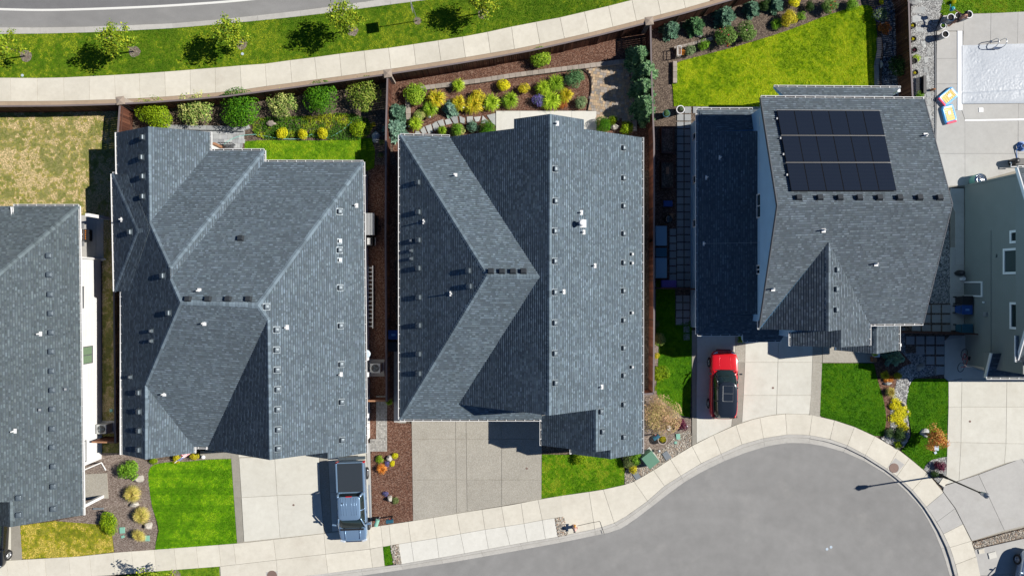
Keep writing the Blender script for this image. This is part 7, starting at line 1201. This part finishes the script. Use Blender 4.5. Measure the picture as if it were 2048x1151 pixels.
# ------------------------------------------------------------------ SIDE YARDS
def ac(u, v, rz, label):
    r = empty('air_conditioner', P(u, v, .1), rz); tag(r, label, 'air conditioner'); bevel(MB().box((0, 0, .42), (.72, .66, .78)).build('cabinet', M['ac_body'], r, local=True), .03); b = MB(); b.lathe((0, 0, .81), [(.27, 0), (.27, .012), (.02, .014)], 20); b.build('fan_well', M['black_metal'], r, local=True)
    b = MB()
    for k in range(3): a_ = k*2.1; b.box((math.cos(a_)*.12, math.sin(a_)*.12, .832), (.22, .1, .01), rz=a_)
    b.each('fan_blade', M['vent_metal'], r, True); b = MB()
    for k in (.12, .2, .27): b.tube([Vector((k*math.cos(i*.4), k*math.sin(i*.4), .845)) for i in range(17)], .006, 4)
    b.build('guard', M['galvanised'], r, local=True); MB().box((0, 0, 0), (.95, .9, .08)).build('pad', M['kerb_concrete'], r, local=True)
ac(216, 853, 0, 'air conditioner unit between the white house and the fence'); ac(755, 733, 0, 'air conditioner unit on a pad between the two bungalows')
structure(sheet('ac_slab', [(737, 718), (769, 718), (769, 752), (737, 752)], .085, 'concrete_grey'))
r = empty('satellite_dish', P(737, 703, .1)); tag(r, 'pale blue satellite dish on the bungalow side wall', 'satellite dish'); b = MB(); b.tube([(0, 0, -.05), (0, 0, 1.0), (.1, 0, 1.25)], .03, 6); b.build('mast', M['galvanised'], r, local=True); b = MB(); b.lathe((.12, -.02, 1.22), [(.02, 0), (.16, .02), (.29, .09), (.295, .1), (.15, .04), (.01, .02)], 24); b.build('dish', M['dish_grey'], r, local=True, smooth=True); b = MB(); b.tube([(.12, -.25, 1.28), (.12, -.05, 1.5)], .012, 6); b.build('feed_arm', M['galvanised'], r, local=True)
r = empty('ladder', P(742, 595, .07)); tag(r, 'long aluminium ladder lying along the bungalow wall', 'ladder'); y0, y1 = P(0, 656, .2).y-WT[r].y, P(0, 531, .2).y-WT[r].y
for x in (-.17, .17): b = MB(); b.box((x, (y0+y1)/2, .22), (.07, y1-y0, .09)); b.build('rail', M['steel'], r, local=True)
for k in range(15): b = MB(); b.box((0, y0+.15+k*(y1-y0-.3)/14, .22), (.34, .05, .035)); b.build('rung', M['steel'], r, local=True)
b = MB(); [b.box((x, y, .09), (.05, .3, .2)) for x in (-.17, .17) for y in (y0+.6, y1-.6)]; b.each('support_block', M['wood_tan'], r, True)
r = empty('storage_shed', P(744, 451, .06)); tag(r, 'low storage shed with ribbed light roof between the bungalows', 'shed'); MB().box((0, 0, .6), (.74, 1.4, 1.2)).build('body', M['bin_black'], r, local=True); b = MB()
for k in range(7): b.box((-.36+.12*k, 0, 1.235+.03*(k % 2)), (.118, 1.52, .04))
b.build('roof_panel', M['galvanised'], r, local=True)
r = empty('portable_generator', P(745, 484, .06)); tag(r, 'black and chrome wheeled machine beside the storage shed', 'generator'); MB().box((-.05, 0, .5), (.45, .6, .8)).build('case', M['bin_black'], r, local=True); MB().box((-.05, .0, .92), (.26, .46, .06)).build('tank', M['chrome'], r, local=True); b = MB(); b.tube([(.2, -.25, .3), (.36, -.25, .8), (.36, .25, .8), (.2, .25, .3)], .02, 6); b.build('handle', M['galvanised'], r, local=True)
def bin_(u, v, rz, m, label, logo=False):
    r = empty('wheelie_bin', P(u, v, .06), rz); tag(r, label, 'bin'); b = MB(); b.loft([[Vector((x*s, y*s, z)) for x, y in ((-.3, -.33), (.3, -.33), (.3, .33), (-.3, .33))] for s, z in ((.78, .1), (1, 1.0))]); b.build('body', M[m], r, local=True); b = MB(); b.box((0, 0, 1.03), (.66, .74, .06)); bevel(b.build('lid', M[m], r, local=True), .025)
    for x in (-.24, .24): b = MB(); b.tube([(x-.04, .3, .11), (x+.04, .3, .11)], .11, 12); b.build('wheel', M['tyre'], r, local=True)
    b = MB(); b.tube([(-.25, .4, 1.0), (.25, .4, 1.0)], .02, 6); b.build('handle', M['bin_black'], r, local=True)
    if logo:
        b = MB()
        for k in range(4): b.box((-.05+.036*k, .0, 1.063), (.02, .3-.04*(k % 2), .006))
        b.build('print', M['bin_logo'], r, local=True)
bin_(792, 667, -1.57, 'bin_blue', 'blue wheelie bin with pale print under the bungalow eave', True); bin_(791, 690, -1.57, 'bin_black', 'black wheelie bin beside the one with pale print')
bin_(1916, 600, 1.57, 'bin_black', 'black wheelie bin beside the door of the sage green house'); bin_(1915, 618, 1.57, 'bin_blue', 'blue wheelie bin with white print by the sage green wall', True); bin_(1916, 655, 1.57, 'bin_teal', 'teal wheelie bin at the dark gate')
r = empty('bicycle', P(1919, 719, .12), 2.9); tag(r, 'red and dark bicycle leaning at the sage green house', 'bicycle')
for y in (-.5, .5):
    b = MB(); b.tube([Vector((0, y+.33*math.cos(k*.3), .34+.33*math.sin(k*.3))) for k in range(22)], .02, 6); b.build('wheel', M['tyre'], r, local=True)
b = MB(); b.tube([(0, -.5, .34), (0, -.05, .3), (0, .38, .8), (0, -.2, .85), (0, -.5, .34)], .02, 6); b.tube([(0, -.05, .3), (0, -.22, .9)], .018, 6); b.tube([(0, .5, .34), (0, .36, .95)], .02, 6); b.build('frame', M['paint_red'], r, local=True); MB().box((0, -.22, .95), (.14, .26, .05)).build('saddle', M['bin_black'], r, local=True); b = MB(); b.tube([(-.28, .3, 1.02), (0, .38, 1.0), (.28, .3, 1.02)], .015, 6); b.build('handlebar', M['chrome'], r, local=True)
b = MB(); c = P(1915, 546, .1); b.loft([[c+Vector((x*s-.1*z, y*s, z)) for x, y in ((.22, 0), (.16, .16), (0, .22), (-.16, .16), (-.3, 0), (-.16, -.16), (0, -.22), (.16, -.16))] for s, z in ((.9, 0), (1, .3), (.9, .6), (.5, .8), (.1, .85))]); o = b.build('covered_urn', M['bin_black'], smooth=True); tag(o, 'dark covered urn against the sage green wall', 'urn')
r = empty('water_jug', P(1922, 557, .12)); tag(r, 'pale bucket with lid beside the dark covered urn', 'bucket'); MB().lathe((0, 0, 0), [(.12, 0), (.14, .3), (.145, .32), (.12, .33), (.02, .34)], 16).build('body', M['pot_white'], r, local=True)
o = MB().box((XW-.06, P(0, 604, 2.1).y, 2.1), (.1, .1, .14)).build('wall_lamp', M['white_plastic']); tag(o, 'small white wall lamp on the sage green house', 'wall lamp')
o = MB().box((XW-.06, P(0, 511, 3.2).y, 3.25), (.1, .2, .2)).build('wall_vent', M['siding_sage']); tag(o, 'small square vent on the sage green wall', 'vent'); 
o = MB().box((XW-.06, P(0, 628, 2.4).y, 2.3), (.12, .26, .3)).build('meter_box', M['galvanised']); tag(o, 'grey meter box on the sage green wall above the bins', 'meter')
# slate path side yard items, all in deep shade
def crate_bed(v0, v1, label): 
    r = empty('raised_bed', P(1333, (v0+v1)/2, .06)); tag(r, label, 'raised bed'); L_ = (v1-v0)*.0357; b = MB()
    for x in (-.44, .44): b.box((x, 0, .22), (.06, L_, .44))
    for y in (-L_/2, L_/2): b.box((0, y, .222), (.94, .06, .44))
    b.each('board', M['fence_wood'], r, True); MB().box((0, 0, .17), (.82, L_-.06, .34)).build('soil', M['soil'], r, local=True)
crate_bed(256, 308, 'long dark raised bed in the shade beside the slate path'); crate_bed(326, 377, 'second dark raised bed in the shade with a trowel board')
o = MB().box(P(1335, 341, .45), (.22, .5, .03)).build('board', M['wood_tan']); tag(o, 'short tan board lying on the second raised bed', 'board')
o = MB().box(P(1336, 407, .3)-Vector((0, 0, .1)), (.62, .4, .3)).build('storage_tote', M['bin_blue']); tag(o, 'blue storage tote in the shaded side yard', 'tote')
def bench_box(v0, v1, label, m='table_blue'):
    r = empty('deck_box', P(1319, (v0+v1)/2, .1)); tag(r, label, 'box'); L_ = (v1-v0)*.0357; MB().box((0, 0, .26), (.74, L_-.06, .5)).build('body', M[m], r, local=True); bevel(MB().box((0, 0, .53), (.8, L_, .06)).build('lid', M[m], r, local=True), .02)
bench_box(453, 492, 'pale grey deck box beside the slate pavers'); bench_box(516, 556, 'second pale grey deck box next to the purple crate')
bench_box(496, 514, 'dark low tote between the two pale deck boxes', 'bin_teal')
r = empty('plastic_crate', P(1336, 567, .1)); tag(r, 'purple grid plastic crate at the low gate', 'crate'); b = MB()
for k in range(12): b.box((-.5+.09*k, 0, .28), (.02, .48, .02))
for k in range(6): b.box((0, -.24+.096*k, .284), (1.04, .02, .02))
b.build('grid_lid', M['purple_plastic'], r, local=True); MB().box((0, 0, .13), (1.06, .5, .26)).build('body', M['purple_plastic'], r, local=True)
r = empty('kettle_grill', P(1332, 440, .08)); tag(r, 'dark kettle grill with shiny lid in the side yard', 'grill'); MB().lathe((0, 0, .35), [(.1, 0), (.26, .12), (.3, .26), (.27, .38), (.15, .47), (.02, .5)], 20).build('bowl', M['paint_black'], r, local=True, smooth=True); b = MB(); [b.tube([(math.cos(a_)*.12, math.sin(a_)*.12, .4), (math.cos(a_)*.26, math.sin(a_)*.26, -.03)], .015, 5) for a_ in (0, 2.1, 4.2)]; b.each('leg', M['galvanised'], r, True)
o = MB().box(P(1343, 431, .3)-Vector((0, 0, .12)), (.24, .32, .3)).build('cardboard_box', M['wood_tan']); tag(o, 'small cardboard box beside the kettle grill', 'box')
b = MB(); b.tube([P(1409, 487, 3.62), P(1460, 486, 4.0), P(1513, 485, 4.35), P(1548, 483, 5.9)], .012, 5); o = b.build('cable', M['galvanised']); tag(o, 'thin pale cable from the low roof pipe to the upper wall', 'cable')
r = empty('barbecue', P(178, 471, .12)); tag(r, 'steel gas barbecue with side shelves on the white house patio', 'barbecue'); bevel(MB().box((-.12, 0, .95), (.55, .82, .3)).build('hood', M['grill_steel'], r, local=True), .06, 3); MB().box((-.05, 0, .42), (.6, .8, .8)).build('cart', M['bin_black'], r, local=True)
for s in (-1, 1): bevel(MB().box((-.05, s*.62, .86), (.5, .36, .05)).build('side_shelf', M['galvanised'], r, local=True), .015)
b = MB(); [b.lathe((.26, -.28+.14*k, .8), [(.03, 0), (.03, .05), (.005, .06)], 8) for k in range(5)]; b.each('knob', M['amber_lens'], r, True)
# flag on a pole at the flag bungalow
r = empty('flag', P(388, 897, 2.3)); tag(r, 'striped red and white flag with blue starred corner on an angled pole', 'flag'); A, Bp = Vector((.05, .1, -.05)), Vector((-.95, -.75, .75))
b = MB(); b.tube([A, A.lerp(Bp, .5), Bp], .018, 8); b.build('pole', M['white_trim'], r, local=True)
e = (Bp-A).normalized(); nx, ny = 20, 13
def fp(s, t): base_ = A.lerp(Bp, .95-.0*s)-e*(t*.62); dn = Vector((.55+.25*math.sin(s*5), .38+.1*math.cos(s*6), -.35)); return base_+dn*s*1.0+Vector((.05*math.sin(s*11+t*2), .06*math.cos(s*9), .05*math.sin(s*8)))
V_ = [[fp(i/nx, j/ny) for j in range(ny+1)] for i in range(nx+1)]
for kind, test in (('red_stripes', lambda i, j: j % 2 == 0 and not (i < 8 and j < 7)), ('white_stripes', lambda i, j: j % 2 == 1 and not (i < 8 and j < 7)), ('blue_canton', lambda i, j: i < 8 and j < 7)):
    b = MB()
    for i in range(nx):
        for j in range(ny):
            if test(i, j): b.add([V_[i][j], V_[i+1][j], V_[i+1][j+1], V_[i][j+1]], [(0, 1, 2, 3)])
    cloth = b.build(kind, M[{'red': 'flag_red', 'whi': 'flag_white', 'blu': 'flag_blue'}[kind[:3]]], r, local=True)
b = MB()
for i in range(1, 8):
    for j in range(1, 7):
        if (i+j) % 2 == 0:
            c = (V_[i][j])+Vector((0, 0, .012)); b.add([c+Vector((.02*(1 if k % 2 == 0 else .4)*math.cos(k*math.pi/5), .02*(1 if k % 2 == 0 else .4)*math.sin(k*math.pi/5), 0)) for k in range(10)], [tuple(range(10))])
stuff(b.build('stars', M['flag_white'], r, local=True))
r = empty('garden_windmill', P(411, 911, .08)); tag(r, 'small red white and blue lawn ornament by the walkway', 'ornament'); MB().tube([(0, 0, 0), (0, 0, .35)], .012, 5).build('stake', M['black_metal'], r, local=True); b = MB(); b.lathe((0, 0, .34), [(.14, 0), (.12, .03), (.01, .05)], 10); b.build('head', M['flag_white'], r, local=True)
# concrete foot block beside the white house porch
o = bevel(MB().box(P(197, 1016, .12), (.75, .13, .12), rz=.02).build('splash_block', M['valve_grey']), .02); tag(o, 'grey splash block on the mulch by the white porch', 'splash block')

# patio post and dark iron bench under the corner of the flag bungalow
o = MB().box(P(438, 292, .9), (.16, .16, 1.7)).build('patio_post', M['wood_tan']); tag(o, 'short brown timber post at the grey paved patio corner', 'post')
r = empty('iron_bench', P(458, 296, .12)); tag(r, 'dark iron bench on the grey paved patio', 'bench'); b = MB()
for k in range(5): b.box((0, -.16+.08*k, .42), (1.0, .05, .03))
b.each('slat', M['black_metal'], r, True); b = MB(); b.box((0, .24, .72), (1.0, .03, .06)); [b.box((-.45+.18*k, .24, .57), (.025, .025, .3)) for k in range(6)]; b.build('backrest', M['black_metal'], r, local=True); b = MB(); [b.box((x, y, .21), (.04, .04, .42)) for x in (-.46, .46) for y in (-.16, .2)]; b.each('leg', M['black_metal'], r, True)
